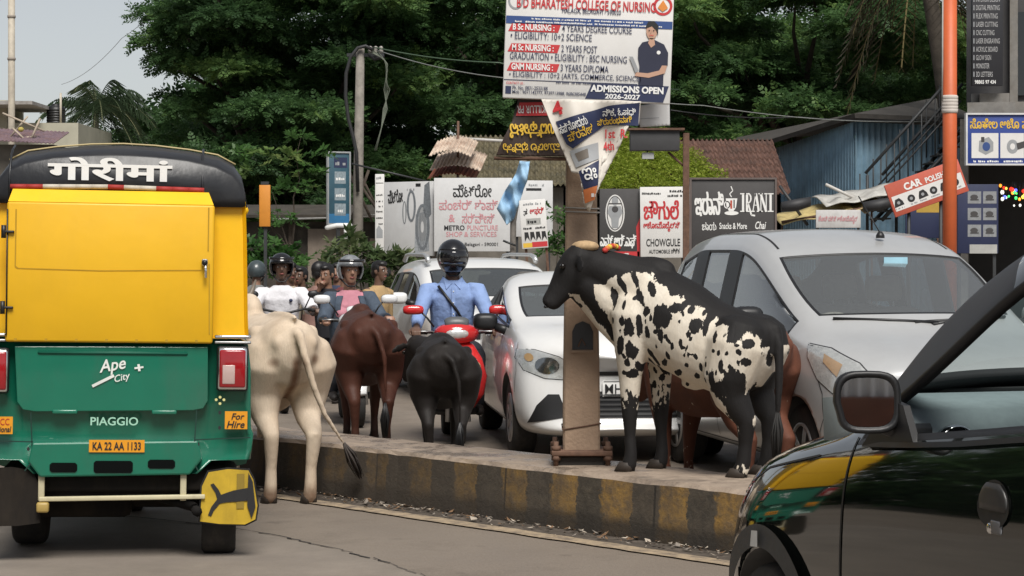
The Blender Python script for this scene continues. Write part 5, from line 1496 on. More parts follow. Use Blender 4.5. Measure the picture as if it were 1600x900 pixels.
def wiper(root, bvh_pts, mat=BLACK):
 w = MB(); w.tube(bvh_pts, .008, mat, 6)
 w.build("wiper", root)

def make_car(name, label, st, glass, trim, paint, wells, well_r, wheel_r, loc, head, group=None, side_glass=None,
             screen=None, creases=(), spokes=5, seat_mat=None, dash=None, no_panes=(), rim_mat=None, wheel_mat=None):
 root = thing(name, label, "car", loc, head, group)
 gm = {"windscreen": screen or glass_mat("windscreen glass"), "door_window": side_glass or glass_mat("door glass"), }
 me, gl, bvh = car_shell(st, glass, trim, [paint, BLACK, gm["windscreen"], DARKIN], wells, well_r, creases)
 body = link(me, "body", root)
 for g, parts in gl.items():
  gname = g.split(":")[0]
  if g in no_panes: continue
  mat = gm["windscreen"] if gname == "windscreen" else gm["door_window"]
  if gname in ("windscreen", "rear_window"):
   b = MB()
   for vv, ff in parts: b.add(vv, ff, mat, True)
   b.build(gname, root)
  else:
   for si, (vv, ff) in enumerate(parts):
    if (g, si) in no_panes: continue
    b = MB(); b.add(vv, ff, mat, True); b.build(gname, root)
 for (x, y, z) in wells:
  for sd in (1, -1): wheel(root, (x, sd * y, z), wheel_r, .18, sd, spokes=spokes, rim_mat=rim_mat)
 if dash: cabin(root, *dash, seat_mat=seat_mat, wheel_mat=wheel_mat)
 return root, bvh, body

def std_glass(has_third=True):
 g = {(3, 7): "windscreen", (3, 8): "windscreen", (3, 5): "door_window:a", (4, 5): "door_window:a", (6, 5): "door_window:b",
         (10, 7): "rear_window", (10, 8): "rear_window"}
 if has_third: g[(8, 5)] = "quarter_window"
 return g
STD_TRIM = {(5, 5), (7, 5)}

# ---- silver seven seater on the far carriageway
SILVER = M("silver car paint", (0.62, 0.625, 0.62), 0.28, metal=0.40, var=0.03, coat=0.6, dirt=0.10, dirtcol=(0.30, 0.27, 0.23))
def build_mpv():
 st = [
     car_station(2.10, [(0, .32), (.45, .32), (.60, .36), (.64, .50), (.62, .62), (.57, .70), (.46, .75), (.34, .77), (.18, .78), (0, .78)], {1: -.03, 2: -.12, 3: -.14, 4: -.14, 5: -.13, 6: -.08, 7: -.04}),
     car_station(1.96, [(0, .22), (.60, .22), (.76, .30), (.80, .50), (.78, .68), (.71, .82), (.56, .88), (.40, .90), (.22, .91), (0, .915)], {2: -.09, 3: -.10, 4: -.12, 5: -.12, 6: -.05}),
     car_station(1.50, [(0, .2), (.72, .2), (.84, .28), (.865, .5), (.855, .76), (.78, .94), (.64, .99), (.48, 1.005), (.25, 1.015), (0, 1.02)]),
     car_station(1.00, [(0, .2), (.74, .2), (.84, .28), (.86, .5), (.855, .84), (.81, 1.01), (.75, 1.045), (.70, 1.06), (.38, 1.065), (0, 1.07)], {6: .02, 7: .08, 8: .25, 9: .31}),
     car_station(0.22, [(0, .2), (.74, .2), (.84, .28), (.86, .5), (.855, .88), (.815, 1.05), (.715, 1.50), (.635, 1.565), (.34, 1.59), (0, 1.60)], {6: -.06, 7: 0, 8: .08, 9: .11}),
     car_station(-.28, [(0, .2), (.74, .2), (.84, .28), (.86, .5), (.855, .89), (.815, 1.06), (.70, 1.555), (.605, 1.64), (.32, 1.67), (0, 1.68)]),
     car_station(-.38, [(0, .2), (.74, .2), (.84, .28), (.86, .5), (.855, .89), (.815, 1.062), (.70, 1.56), (.60, 1.65), (.32, 1.68), (0, 1.69)]),
     car_station(-1.10, [(0, .2), (.74, .2), (.84, .28), (.86, .5), (.855, .90), (.81, 1.08), (.695, 1.56), (.60, 1.655), (.32, 1.685), (0, 1.695)]),
     car_station(-1.20, [(0, .2), (.74, .2), (.84, .28), (.86, .5), (.85, .90), (.81, 1.085), (.695, 1.555), (.60, 1.65), (.32, 1.68), (0, 1.69)]),
     car_station(-1.78, [(0, .22), (.72, .22), (.82, .3), (.845, .5), (.835, .92), (.79, 1.13), (.66, 1.46), (.56, 1.61), (.3, 1.64), (0, 1.65)]),
     car_station(-2.00, [(0, .26), (.68, .26), (.79, .34), (.82, .52), (.81, .93), (.76, 1.14), (.65, 1.42), (.55, 1.56), (.29, 1.60), (0, 1.61)]),
     car_station(-2.14, [(0, .34), (.6, .34), (.72, .42), (.76, .56), (.75, .9), (.70, 1.08), (.60, 1.18), (.5, 1.22), (.28, 1.23), (0, 1.23)]),
 ]
 hd = math.atan2(-math.cos(R(11.5)), math.sin(R(11.5)))
 hx, hy = math.cos(hd), math.sin(hd)
 # the right-hand windscreen corner base sits near (1.72, 12.5)
 a = Vector((1.715, 12.5)); off = Vector((hx, hy)) * 1.0 + Vector((hy, -hx)) * .78
 o = a - off
 screen = glass_mat("pale windscreen", (0.80, 0.85, 0.85), 0.20, haze=.16, hazecol=(.55, .58, .58))
 sideg = glass_mat("mpv door glass", (0.78, 0.84, 0.84), 0.24, haze=.05, hazecol=(.5, .53, .53))
 root, bvh, body = make_car("silver_car", "silver seven seat family car behind the black and white spotted bull", st, std_glass(), STD_TRIM, SILVER,
  [(1.28, .74, .31), (-1.45, .74, .31)], .355, .31, (o.x, o.y, 0), hd, side_glass=sideg, screen=screen,
  dash=(.62, .72, 1.04, -.05), seat_mat=M("beige seat cloth", (.30, .27, .23), .85, scale=30), creases=((1, 3, 5, .5), (3, 10, 5, .65), (3, 4, 7, .5), (3, 4, 6, .4), (4, 10, 6, .45), (4, 10, 7, .3)),
  wheel_mat=M("beige wheel", (.36, .32, .26), .5))
 sm = Gaps()
 for sd in (1, -1):
  ry = side_ray(sd)
  seam(bvh, sm, [(.95, .98), (.92, .55), (.98, .30)], ry); seam(bvh, sm, [(-.33, 1.04), (-.33, .3)], ry)
  seam(bvh, sm, [(-1.16, 1.06), (-1.10, .75), (-1.02, .62)], ry); seam(bvh, sm, [(.98, .28), (-1.0, .28)], ry)
  seam(bvh, sm, [(1.44, .88), (1.62, .70), (1.66, .56), (1.60, .45)], ry, .006)
 for sd in (1, -1): seam(bvh, sm, [(.16, sd * .585), (-.3, sd * .56), (-1.0, sd * .555), (-1.85, sd * .53)], ((0, 0, -1), lambda p, q: Vector((p, q, 3))), .014)
 sm.build("panel_gap", root)
 lampr = Gaps()
 for sd in (1, -1):
  ry = diag_ray(sd, 42)
  pl = [(-.62, .73), (-.70, .80), (-.93, .93), (-1.03, .965), (-1.08, .94), (-1.03, .80), (-.93, .70), (-.75, .655)]
  pl = [(-.90, .70), (-.88, .76), (-.70, .88), (-.46, .955), (-.28, .975), (-.30, .90), (-.42, .78), (-.60, .69), (-.80, .665)]
  lamp = put(bvh, root, "headlight", LAMPWHITE, pl, ry, .003)
  am = put(bvh, lamp, "indicator", AMBER, [(-.60, .87), (-.44, .925), (-.45, .88), (-.58, .80)], ry, .006)
  put(bvh, lamp, "bulb", M("lamp core", (.25, .26, .27), .1, metal=.9), [(-.72 + .075 * math.cos(q), .765 + .06 * math.sin(q)) for q in np.linspace(0, 2 * math.pi, 14)[:-1]], ry, .006)
  put(bvh, lamp, "lens", LENS, pl, ry, .012)
  seam(bvh, lampr, [*pl, pl[0]], ry, .012)
 lampr.build("lamp_seal", root)
 ry = front_ray()
 put(bvh, root, "grille", BLACK, [(-.42, .60), (.42, .60), (.38, .74), (-.38, .74)], ry)
 put(bvh, root, "lower_grille", BLACK, [(-.5, .32), (.5, .32), (.42, .46), (-.42, .46)], ry)
 for sd in (1, -1):
  wing_mirror(root, (.72, sd * .97, 1.12), sd, SILVER if sd > 0 else BLACK)
  h = MB()
  for xx in (-.22, -.98):
   h.box((xx, sd * .868, .90), (.18, .03, .03), SILVER, bevel=.012)
  h.build("door_handle", root)
 an = MB(); an.lathe([(.03, 0), (.028, .02), (.012, .045)], 'Z', BLACK, 12, (.13, .13, 1.618)); an.tube([(.13, .13, 1.65), (-.08, .06, 1.90)], .0045, BLACK, 5)
 an.build("antenna", root)
 w = MB(); w.tube([(1.27, -.1, 1.10), (1.22, .25, 1.115), (1.10, .56, 1.125)], .011, BLACK, 6); w.tube([(1.29, .04, 1.10), (1.22, -.25, 1.112), (1.10, -.56, 1.12)], .011, BLACK, 6); w.tube([(1.30, .0, 1.085), (1.22, .22, 1.115)], .014, BLACK, 6)
 w.build("wiper", root)
 stk = MB(); stk.box((.52, .08, 1.47), (.004, .16, .045), M("pale blue sticker", (.35, .6, .72), .5), Matrix.Identity(4)); stk.build("windscreen_sticker", root)
 return root
build_mpv()

# ---- white hatchback behind the concrete pole
WHITECAR = M("white car paint", (0.72, 0.72, 0.71), 0.28, var=0.02, coat=0.6, dirt=0.12, dirtcol=(0.42, 0.38, 0.33))
def build_hatch():
 st = [
     car_station(1.86, [(0, .26), (.42, .26), (.56, .30), (.60, .46), (.58, .58), (.52, .66), (.42, .72), (.32, .74), (.18, .75), (0, .755)], {1: -.03, 2: -.10, 3: -.12, 4: -.14, 5: -.13, 6: -.08, 7: -.03}),
     car_station(1.72, [(0, .18), (.60, .18), (.76, .25), (.79, .46), (.77, .64), (.70, .80), (.56, .86), (.40, .885), (.22, .90), (0, .905)], {2: -.09, 3: -.11, 4: -.13, 5: -.14, 6: -.06}),
     car_station(1.28, [(0, .17), (.70, .17), (.81, .25), (.83, .48), (.82, .74), (.75, .92), (.62, .965), (.46, .985), (.25, .995), (0, 1.0)]),
     car_station(.80, [(0, .17), (.72, .17), (.81, .25), (.83, .48), (.82, .80), (.77, .97), (.72, 1.005), (.67, 1.015), (.37, 1.02), (0, 1.025)], {6: .02, 7: .06, 8: .22, 9: .28}),
     car_station(.08, [(0, .17), (.72, .17), (.81, .25), (.83, .48), (.82, .84), (.77, 1.01), (.66, 1.35), (.58, 1.42), (.32, 1.445), (0, 1.455)], {6: -.03, 8: .07, 9: .1}),
     car_station(-.30, [(0, .17), (.72, .17), (.81, .25), (.83, .48), (.82, .86), (.77, 1.03), (.645, 1.395), (.55, 1.48), (.3, 1.505), (0, 1.512)]),
     car_station(-.40, [(0, .17), (.72, .17), (.81, .25), (.83, .48), (.82, .86), (.77, 1.035), (.645, 1.395), (.55, 1.485), (.3, 1.51), (0, 1.518)]),
     car_station(-.98, [(0, .17), (.72, .17), (.81, .25), (.83, .48), (.81, .88), (.76, 1.07), (.63, 1.37), (.53, 1.47), (.3, 1.495), (0, 1.505)]),
     car_station(-1.08, [(0, .17), (.72, .17), (.81, .25), (.83, .48), (.81, .88), (.76, 1.08), (.63, 1.36), (.53, 1.465), (.3, 1.49), (0, 1.50)]),
     car_station(-1.45, [(0, .2), (.70, .2), (.79, .28), (.81, .5), (.79, .9), (.74, 1.12), (.62, 1.31), (.52, 1.43), (.3, 1.455), (0, 1.465)]),
     car_station(-1.66, [(0, .24), (.66, .24), (.75, .32), (.78, .5), (.76, .9), (.71, 1.09), (.6, 1.28), (.5, 1.36), (.28, 1.38), (0, 1.39)]),
     car_station(-1.86, [(0, .32), (.56, .32), (.66, .4), (.70, .55), (.69, .8), (.64, .98), (.55, 1.05), (.45, 1.08), (.26, 1.09), (0, 1.09)]),
 ]
 for row in st[3:]:
  for p in row:
   if p.z > .85: p.z = .85 + (p.z - .85) * .80
 for row, f_ in ((st[3], 1.10), (st[4], 1.14), (st[5], 1.10), (st[6], 1.10)):
  for p in row[6:9]: p.y *= f_
 fi = 6
 hd = math.atan2(-math.cos(R(fi)), math.sin(R(fi)))
 hx, hy = math.cos(hd), math.sin(hd)
 o = Vector((.66, 16.55))
 screen = glass_mat("hatch windscreen", (0.55, 0.62, 0.61), 0.16, haze=.18, hazecol=(.50, .54, .53))
 root, bvh, body = make_car("white_car", "white hatchback standing behind the concrete pole beside the red scooter", st, std_glass(False), STD_TRIM | {(8, 5)}, WHITECAR,
  [(1.10, .71, .29), (-1.33, .71, .29)], .335, .29, (o.x, o.y, 0), hd, screen=screen, dash=(.45, .70, .95, -.12), spokes=7,
  creases=((1, 3, 5, .45), (3, 10, 5, .5)))
 sm = Gaps()
 for sd in (1, -1):
  ry = side_ray(sd)
  seam(bvh, sm, [(.70, .90), (.68, .5), (.72, .26)], ry); seam(bvh, sm, [(-.35, .96), (-.35, .26)], ry)
  seam(bvh, sm, [(1.30, .86), (1.44, .66), (1.45, .5)], ry, .006)
 lampr = Gaps()
 for sd in (1, -1):
  ry = front_ray()
  pl = [(.36, .66), (.38, .72), (.50, .80), (.66, .845), (.765, .845), (.78, .78), (.74, .70), (.60, .645), (.44, .635)]
  pl = [(p[0] * sd, p[1] - .03) for p in pl]
  lamp = put(bvh, root, "headlight", LAMPWHITE, pl, ry, .003)
  put(bvh, lamp, "reflector", M("lamp bowl", (.32, .33, .33), .12, metal=.9), [(sd * (.58 + .085 * math.cos(q)), .705 + .06 * math.sin(q)) for q in np.linspace(0, 2 * math.pi, 16)[:-1]], ry, .006)
  put(bvh, lamp, "indicator", M("amber bulb", (.5, .3, .12), .2), [(sd * (.70 + .03 * math.cos(q)), .76 + .03 * math.sin(q)) for q in np.linspace(0, 2 * math.pi, 10)[:-1]], ry, .006)
  put(bvh, lamp, "lens", LENS, pl, ry, .012)
  seam(bvh, lampr, [*pl, pl[0]], ry, .01)
  fg = put(bvh, root, "fog_lamp_surround", BLACK, [(sd * .44, .34), (sd * .72, .29), (sd * .66, .42), (sd * .58, .50), (sd * .50, .50)], ry, .004)
 lampr.build("lamp_seal", root)
 ry = front_ray()
 gr = put(bvh, root, "lower_grille", BLACK, [(-.40, .33), (.40, .33), (.43, .52), (-.43, .52)], ry, .004)
 bars = MB()
 for k in range(5): put(bvh, None, "", M("grille bar", (.05, .05, .05), .35), strip([(-.40, .355 + k * .035), (.40, .355 + k * .035)], .010), ry, .014, mb=bars)
 bars.build("grille_bars", gr)
 put(bvh, root, "upper_grille", BLACK, [(-.34, .635), (.34, .635), (.36, .665), (-.36, .665)], ry, .004)
 em = MB()
 hit = bvh.ray_cast(Vector((4, 0, .69)), Vector((-1, 0, 0)))[0]
 T = Matrix.Translation(hit + Vector((.012, 0, 0)))
 em.tube([(0, .062 * math.cos(q), .036 * math.sin(q)) for q in np.linspace(0, 2 * math.pi, 25)], .007, CHROME, 6, mtx=T)
 em.tube([(0, -.026, -.026), (0, -.016, .026)], .006, CHROME, 6, mtx=T); em.tube([(0, .016, -.026), (0, .026, .026)], .006, CHROME, 6, mtx=T); em.tube([(0, -.02, -.004), (0, .02, .004)], .006, CHROME, 6, mtx=T)
 em.build("bonnet_emblem", root)
 hit = bvh.ray_cast(Vector((4, 0, .5)), Vector((-1, 0, 0)))[0]
 x0 = hit.x + .02
 pm = MB(); pm.box((x0 - .006, .06, .54), (.012, .50, .115), WHITEP, bevel=.004)
 pl_ = pm.build("number_plate", root)
 dc = Decal(lambda x, z, h: (x0 + .001 + h, x + .06, z))   # front faces +x: reading right = +y
 dc.text("MH03", -.232, .505, .07, BLACKP, 1, width=.22, bold=.004); dc.text("CB", .02, .505, .07, BLACKP, 1, width=.08, bold=.02)
 dc.line([(-.243, .487), (.243, .487)], .005, BLACKP); dc.line([(-.243, .593), (.243, .593)], .005, BLACKP)
 dc.build("lettering", pl_)
 sm.build("panel_gap", root)
 for sd in (1, -1):
  wing_mirror(root, (.58, sd * .93, .99), sd, WHITECAR if sd > 0 else BLACK)
  h = MB()
  for xx in (-.20, -.85): h.box((xx, sd * .835, .86), (.16, .03, .03), WHITECAR, bevel=.012)
  h.build("door_handle", root)
 w = MB(); w.tube([(1.04, -.1, .995), (1.0, .3, 1.0), (.88, .55, 1.005)], .008, BLACK, 6); w.build("wiper", root)
 # rear view mirror inside
 r = MB(); r.box((.25, 0, 1.20), (.03, .22, .06), BLACK, bevel=.012); r.build("inside_mirror", root)
 return root
build_hatch()

# ---- white sport utility with roof rails
def build_suv():
 st = [
     car_station(1.98, [(0, .36), (.45, .36), (.64, .40), (.68, .58), (.67, .74), (.62, .86), (.5, .92), (.36, .94), (.2, .95), (0, .95)], {2: -.07, 3: -.08, 4: -.08, 5: -.08}),
     car_station(1.86, [(0, .26), (.64, .26), (.80, .34), (.83, .58), (.82, .80), (.75, .95), (.58, 1.0), (.42, 1.01), (.22, 1.015), (0, 1.02)], {2: -.06, 3: -.07, 4: -.08, 5: -.08}),
     car_station(1.4, [(0, .24), (.74, .24), (.86, .34), (.885, .56), (.87, .84), (.80, 1.0), (.64, 1.035), (.48, 1.045), (.25, 1.055), (0, 1.06)]),
     car_station(.92, [(0, .24), (.76, .24), (.86, .34), (.885, .56), (.87, .88), (.82, 1.02), (.77, 1.05), (.72, 1.06), (.38, 1.065), (0, 1.07)], {7: .05, 8: .18, 9: .22}),
     car_station(.22, [(0, .24), (.76, .24), (.86, .34), (.885, .56), (.87, .90), (.82, 1.04), (.71, 1.42), (.635, 1.50), (.34, 1.525), (0, 1.53)], {8: .05, 9: .07}),
     car_station(-.25, [(0, .24), (.76, .24), (.86, .34), (.885, .56), (.87, .91), (.82, 1.05), (.695, 1.46), (.61, 1.545), (.33, 1.57), (0, 1.575)]),
     car_station(-.35, [(0, .24), (.76, .24), (.86, .34), (.885, .56), (.87, .91), (.82, 1.05), (.695, 1.46), (.61, 1.55), (.33, 1.575), (0, 1.58)]),
     car_station(-1.0, [(0, .24), (.76, .24), (.86, .34), (.885, .56), (.87, .92), (.81, 1.06), (.685, 1.45), (.60, 1.545), (.33, 1.57), (0, 1.575)]),
     car_station(-1.1, [(0, .24), (.76, .24), (.86, .34), (.885, .56), (.87, .92), (.81, 1.065), (.685, 1.445), (.60, 1.54), (.33, 1.565), (0, 1.57)]),
     car_station(-1.6, [(0, .26), (.74, .26), (.84, .36), (.865, .58), (.85, .93), (.79, 1.09), (.67, 1.41), (.58, 1.52), (.32, 1.545), (0, 1.55)]),
     car_station(-1.82, [(0, .28), (.7, .28), (.81, .38), (.84, .58), (.82, .93), (.76, 1.09), (.65, 1.38), (.56, 1.47), (.3, 1.50), (0, 1.51)]),
     car_station(-1.99, [(0, .38), (.6, .38), (.74, .46), (.78, .6), (.76, .9), (.70, 1.06), (.6, 1.15), (.5, 1.18), (.28, 1.19), (0, 1.19)]),
 ]
 fi = 12
 hd = math.atan2(-math.cos(R(fi)), math.sin(R(fi)))
 root, bvh, body = make_car("white_suv", "white sport utility car with silver roof rails behind the man in blue", st, std_glass(), STD_TRIM, 
  WHITECAR, [(1.22, .77, .34), (-1.32, .77, .34)], .385, .34, (-.36, 22.6, 0), hd,
  screen=glass_mat("suv windscreen", (.5, .57, .57), .16, haze=.1), dash=(.55, .72, 1.04, -.05), creases=((3, 10, 5, .5),))
 root.scale = (1, 1, .94)
 RAIL = M("silver roof rail", (.55, .56, .56), .35, metal=.6, var=.05)
 for sd in (1, -1):
  r = MB(); r.tube([(.18, sd * .60, 1.53), (.10, sd * .60, 1.585), (-.1, sd * .60, 1.61), (-1.2, sd * .59, 1.615), (-1.45, sd * .58, 1.60), (-1.58, sd * .58, 1.54)], [.03, .028, .022, .022, .026, .03], RAIL, 8)
  r.build("roof_rail", root)
  wing_mirror(root, (.66, sd * 1.0, 1.12), sd, WHITECAR)
  lp = [(sd * a, b) for a, b in ((.44, .80), (.60, .88), (.76, .90), (.78, .80), (.66, .74), (.5, .73))]
  lamp = put(bvh, root, "headlight", LAMPWHITE, lp, front_ray(), .004)
  put(bvh, lamp, "lens", LENS, lp, front_ray(), .012)
 put(bvh, root, "grille", BLACK, [(-.40, .70), (.40, .70), (.42, .84), (-.42, .84)], front_ray())
 return root
build_suv()

# ---- black hatchback in front, right
def build_black_car():
 paint = M("black car paint", (0.004, 0.006, 0.005), 0.05, var=0.1, coat=1.0, dirt=0.06, dirtcol=(.05, .045, .04), spec=.5)
 clad = M("grey cladding", (0.045, 0.046, 0.047), .55, var=.15, scale=40, bump=.1, dirt=.25, dirtcol=(.12, .10, .085))
 st = [
     car_station(1.74, [(0, .34), (.42, .34), (.58, .38), (.62, .52), (.60, .63), (.55, .70), (.46, .75), (.34, .78), (.18, .79), (0, .79)], {1: -.02, 2: -.10, 3: -.12, 4: -.13, 5: -.14, 6: -.07}),
     car_station(1.63, [(0, .24), (.56, .24), (.70, .32), (.735, .52), (.725, .68), (.66, .79), (.55, .84), (.40, .87), (.22, .885), (0, .89)], {2: -.09, 3: -.10, 4: -.12, 5: -.13, 6: -.06}),
     car_station(1.24, [(0, .22), (.66, .22), (.765, .32), (.785, .55), (.775, .76), (.71, .895), (.58, .945), (.42, .965), (.24, .98), (0, .985)]),
     car_station(.66, [(0, .22), (.68, .22), (.765, .30), (.785, .55), (.78, .86), (.74, .985), (.715, 1.02), (.655, 1.065), (.36, 1.085), (0, 1.09)], {5: -.10, 6: -.16, 7: .05, 8: .22, 9: .28}),
     car_station(-.05, [(0, .22), (.68, .22), (.765, .30), (.79, .55), (.785, .90), (.745, 1.045), (.635, 1.50), (.55, 1.61), (.3, 1.63), (0, 1.64)], {6: -.12, 8: .06, 9: .09}),
     car_station(-.48, [(0, .22), (.68, .22), (.765, .30), (.79, .55), (.785, .94), (.745, 1.10), (.60, 1.55), (.53, 1.64), (.3, 1.665), (0, 1.67)]),
     car_station(-.60, [(0, .22), (.68, .22), (.765, .30), (.79, .55), (.785, .95), (.745, 1.115), (.60, 1.55), (.53, 1.645), (.3, 1.67), (0, 1.675)]),
     car_station(-1.16, [(0, .22), (.68, .22), (.765, .30), (.79, .55), (.785, .97), (.74, 1.15), (.60, 1.52), (.52, 1.62), (.3, 1.595), (0, 1.60)]),
     car_station(-1.26, [(0, .22), (.68, .22), (.765, .30), (.79, .55), (.785, .97), (.74, 1.16), (.60, 1.51), (.52, 1.615), (.3, 1.59), (0, 1.595)]),
     car_station(-1.5, [(0, .24), (.66, .24), (.75, .32), (.775, .56), (.77, .98), (.72, 1.18), (.59, 1.43), (.51, 1.54), (.3, 1.57), (0, 1.58)]),
     car_station(-1.70, [(0, .28), (.62, .28), (.72, .36), (.75, .56), (.74, .96), (.68, 1.14), (.57, 1.36), (.49, 1.45), (.28, 1.48), (0, 1.49)]),
     car_station(-1.84, [(0, .36), (.54, .36), (.64, .44), (.68, .58), (.66, .9), (.62, 1.04), (.52, 1.12), (.42, 1.14), (.25, 1.15), (0, 1.15)]),
 ]
 a = R(16.5); hd = math.atan2(math.cos(a), -math.sin(a))
 fx_, lx_ = Vector((-math.sin(a), math.cos(a), 0)), Vector((-math.cos(a), -math.sin(a), 0))
 loc = Vector((.80, 6.2, 0)) - fx_ * 1.15 - lx_ * .72
 lightdash = M("grey blue dashboard", (.26, .31, .32), .5, var=.08, scale=30)
 root, bvh, body = make_car("black_car", "glossy black hatchback with window down, nearest vehicle, driving past the median", st, std_glass(False), STD_TRIM | {(8, 5), (3, 6)}, paint,
  [(1.09, .685, .29), (-1.27, .685, .29)], .335, .29, loc, hd, screen=glass_mat("black car windscreen", (.78, .86, .85), .03), creases=((1, 3, 5, .35), (3, 10, 5, .7), (3, 4, 6, .6), (3, 4, 7, .6), (4, 9, 6, .5)),
  no_panes=(("door_window:a", 0),), dash=None)
 ry = side_ray(1)
 # wheel arch cladding: a raised band round both wheels and along the sill
 for sd in (1, -1):
  rs = side_ray(sd)
  for xc in (1.09, -1.27):
   o_ = [(xc + .405 * math.cos(q), .29 + .405 * math.sin(q)) for q in np.linspace(R(-8), R(188), 34)]
   i_ = [(xc + .338 * math.cos(q), .29 + .338 * math.sin(q)) for q in np.linspace(R(-8), R(188), 34)]
   b = MB()
   for k in range(33):
    put(bvh, None, "", clad, [o_[k], o_[k + 1], i_[k + 1], i_[k]], rs, .012, .2, mb=b)
   lip = [Vector((p[0], sd * .80, p[1])) for p in i_]
   bm = bmesh.new()
   b.build("arch_cladding", root)
   bm.free()
  put(bvh, root, "side_indicator", M("silver lens", (.62, .62, .60), .25), [(1.09, .63), (1.15, .625), (1.145, .672), (1.095, .677)], rs, .02)
  put(bvh, root, "sill_cladding", clad, [(.72, .24), (-.84, .24), (-.84, .40), (.72, .40)], rs, .01, .2)
 sm = Gaps()
 seam(bvh, sm, [(.58, 1.0), (.575, .75), (.58, .40)], ry, .010); seam(bvh, sm, [(-.43, 1.13), (-.44, .75), (-.40, .40)], ry, .010)
 for sd in (1, -1):
  seam(bvh, sm, [(1.58, .70), (1.2, .855), (.80, .93)], side_ray(sd), .006)
 sm.build("panel_gap", root)
 # belt moulding and window frame
 bl = MB()
 put(bvh, None, "", BLACK, strip([(.50, .985), (.2, 1.01), (-.05, 1.035), (-.5, 1.09)], .014), ry, .010, mb=bl)
 bl.build("belt_moulding", root)
 # door handle: cup under a rounded flap
 cup = put(bvh, root, "door_handle", BLACK, [(-.20 - .085 * (1 - math.cos(q)) if False else -.245 + .075 * math.cos(q), .905 + (.065 * math.sin(q) if q < math.pi else .05 * math.sin(q))) for q in np.linspace(0, 2 * math.pi, 22)[:-1]], ry, .003)
 fl = MB()
 hit = bvh.ray_cast(Vector((-.245, 3, .91)), Vector((0, -1, 0)))[0]
 rings = []
 for k, zz in enumerate(np.linspace(-.012, .052, 5)):
  w = .068 * math.sqrt(max(.05, 1 - (max(0, zz) / .058) ** 2))
  rings.append(ring((-.245, hit.y + .004, hit.z + zz), (w, 0, 0), (0, .008, 0), 12))
 fl.loft(rings, M('satin black flap', (.022, .023, .024), .38, dirt=.2))
 fl.build("flap", cup)
 key = MB(); key.lathe([(.014, 0), (.014, .012), (.01, .015)], 'Y', CHROME, 14, (-.235, hit.y - .004, .855))
 key.box((-.262, hit.y + .004, .86), (.05, .012, .035), M("grey handle pull", (.16, .16, .165), .4, metal=.4), bevel=.006); key.build("lock", cup)
 # left wing mirror: seen from behind with its glass
 mg = M("mirror silvering", (.86, .86, .86), .02, metal=1.0, var=.01)
 c = Vector((.36, .815, 1.115))
 T = Matrix.Translation(c) @ Matrix.Rotation(R(-17), 4, 'Z') @ Matrix.Rotation(R(1.5), 4, 'Y')
 m = MB(); L, W, Hh = .10, .175, .165
 rings = []
 for x, k in ((.55, .40), (.45, .70), (.2, .93), (-.15, 1.0), (-.45, 1.0), (-.52, .95), (-.50, .83), (-.40, .80)):
  rr = ring((x * L, 0, 0), (0, W / 2 * k, 0), (0, 0, Hh / 2 * k), 28, 3.4)
  rings.append([Vector((p.x, p.y + (.018 if p.z < 0 and p.y > 0 else 0) * 0 - .10 * max(0, p.y) * (p.z < -.02), p.z)) for p in rr])
 m.loft(rings, BLACK, mtx=T)
 m.tube([(0.0, -.05, -.05), (.01, -.11, -.085), (.02, -.17, -.09)], [.035, .028, .034], BLACK, 10, mtx=T)
 mir = m.build("wing_mirror", root)
 g = MB(); q = ring((-.41 * L, 0, 0), (0, W / 2 * .80, 0), (0, 0, Hh / 2 * .78), 28, 3.4)
 q = [Vector((p.x, p.y - .10 * max(0, p.y) * (p.z < -.02), p.z)) for p in q]
 g.add(q, [tuple(range(28))], mg, mtx=T); g.build("mirror_glass", mir)
 sp = MB(); sp.prism([(.50, .985), (.20, 1.01), (.26, 1.11), (.33, 1.12)], .02, BLACK, Matrix.Translation((0, .735, 0)))
 sp.build("mirror_base", root)
 wing_mirror(root, (.42, -.92, 1.12), -1, BLACK)
 # cabin with pale dashboard
 d = MB(); rings = []
 for yy in np.linspace(-.67, .67, 11):
  rings.append([Vector((.93, yy, 1.085)), Vector((.62, yy, 1.115)), Vector((.40, yy, 1.085)), Vector((.345, yy, 1.01)), Vector((.335, yy, .86)), Vector((.40, yy, .74)), Vector((.90, yy, .7))])
 d.loft(rings, lightdash); dsh = d.build("dashboard", root)
 for yy in (.56, -.56, .08, -.12):
  v = MB(); Tm = Matrix.Translation((.338, yy, .985)) @ Matrix.Rotation(R(-4), 4, 'Y')
  v.lathe([(.062, -.02), (.066, -.0), (.062, .012), (.05, .012), (.048, -.005)], 'X', CHROME, 26, mtx=Tm @ Matrix.Scale(-1, 4, (1, 0, 0)))
  v.lathe([(.048, .0), (.048, .008), (.018, .010), (.0015, .012)], 'X', BLACK, 26, mtx=Tm @ Matrix.Scale(-1, 4, (1, 0, 0)))
  v.build("air_vent", dsh)
 ap = MB(); ap.box((.328, .25, .95), (.02, .34, .13), M("grey blue airbag panel", (.26, .31, .32), .5), bevel=.008); ap.build("glove_panel", dsh)
 tp = MB()
 tp.box((.86, 0, 1.105), (.10, 1.2, .02), BLACK, bevel=.004); tp.build("dash_top", dsh)
 ys = -.36
 sw = MB(); Tm = Matrix.Translation((.18, ys, 1.0)) @ Matrix.Rotation(R(-65), 4, 'Y')
 sw.tube([(0.18 * math.cos(2 * math.pi * k / 28), 0.18 * math.sin(2 * math.pi * k / 28), 0) for k in range(29)], .015, BLACK, 8, mtx=Tm)
 sw.ell((0, 0, -.01), (.07, .08, .03), BLACK, mtx=Tm); sw.box((0, 0, -.005), (.04, .34, .02), BLACK, Tm, .008)
 sw.build("steering_wheel", root)
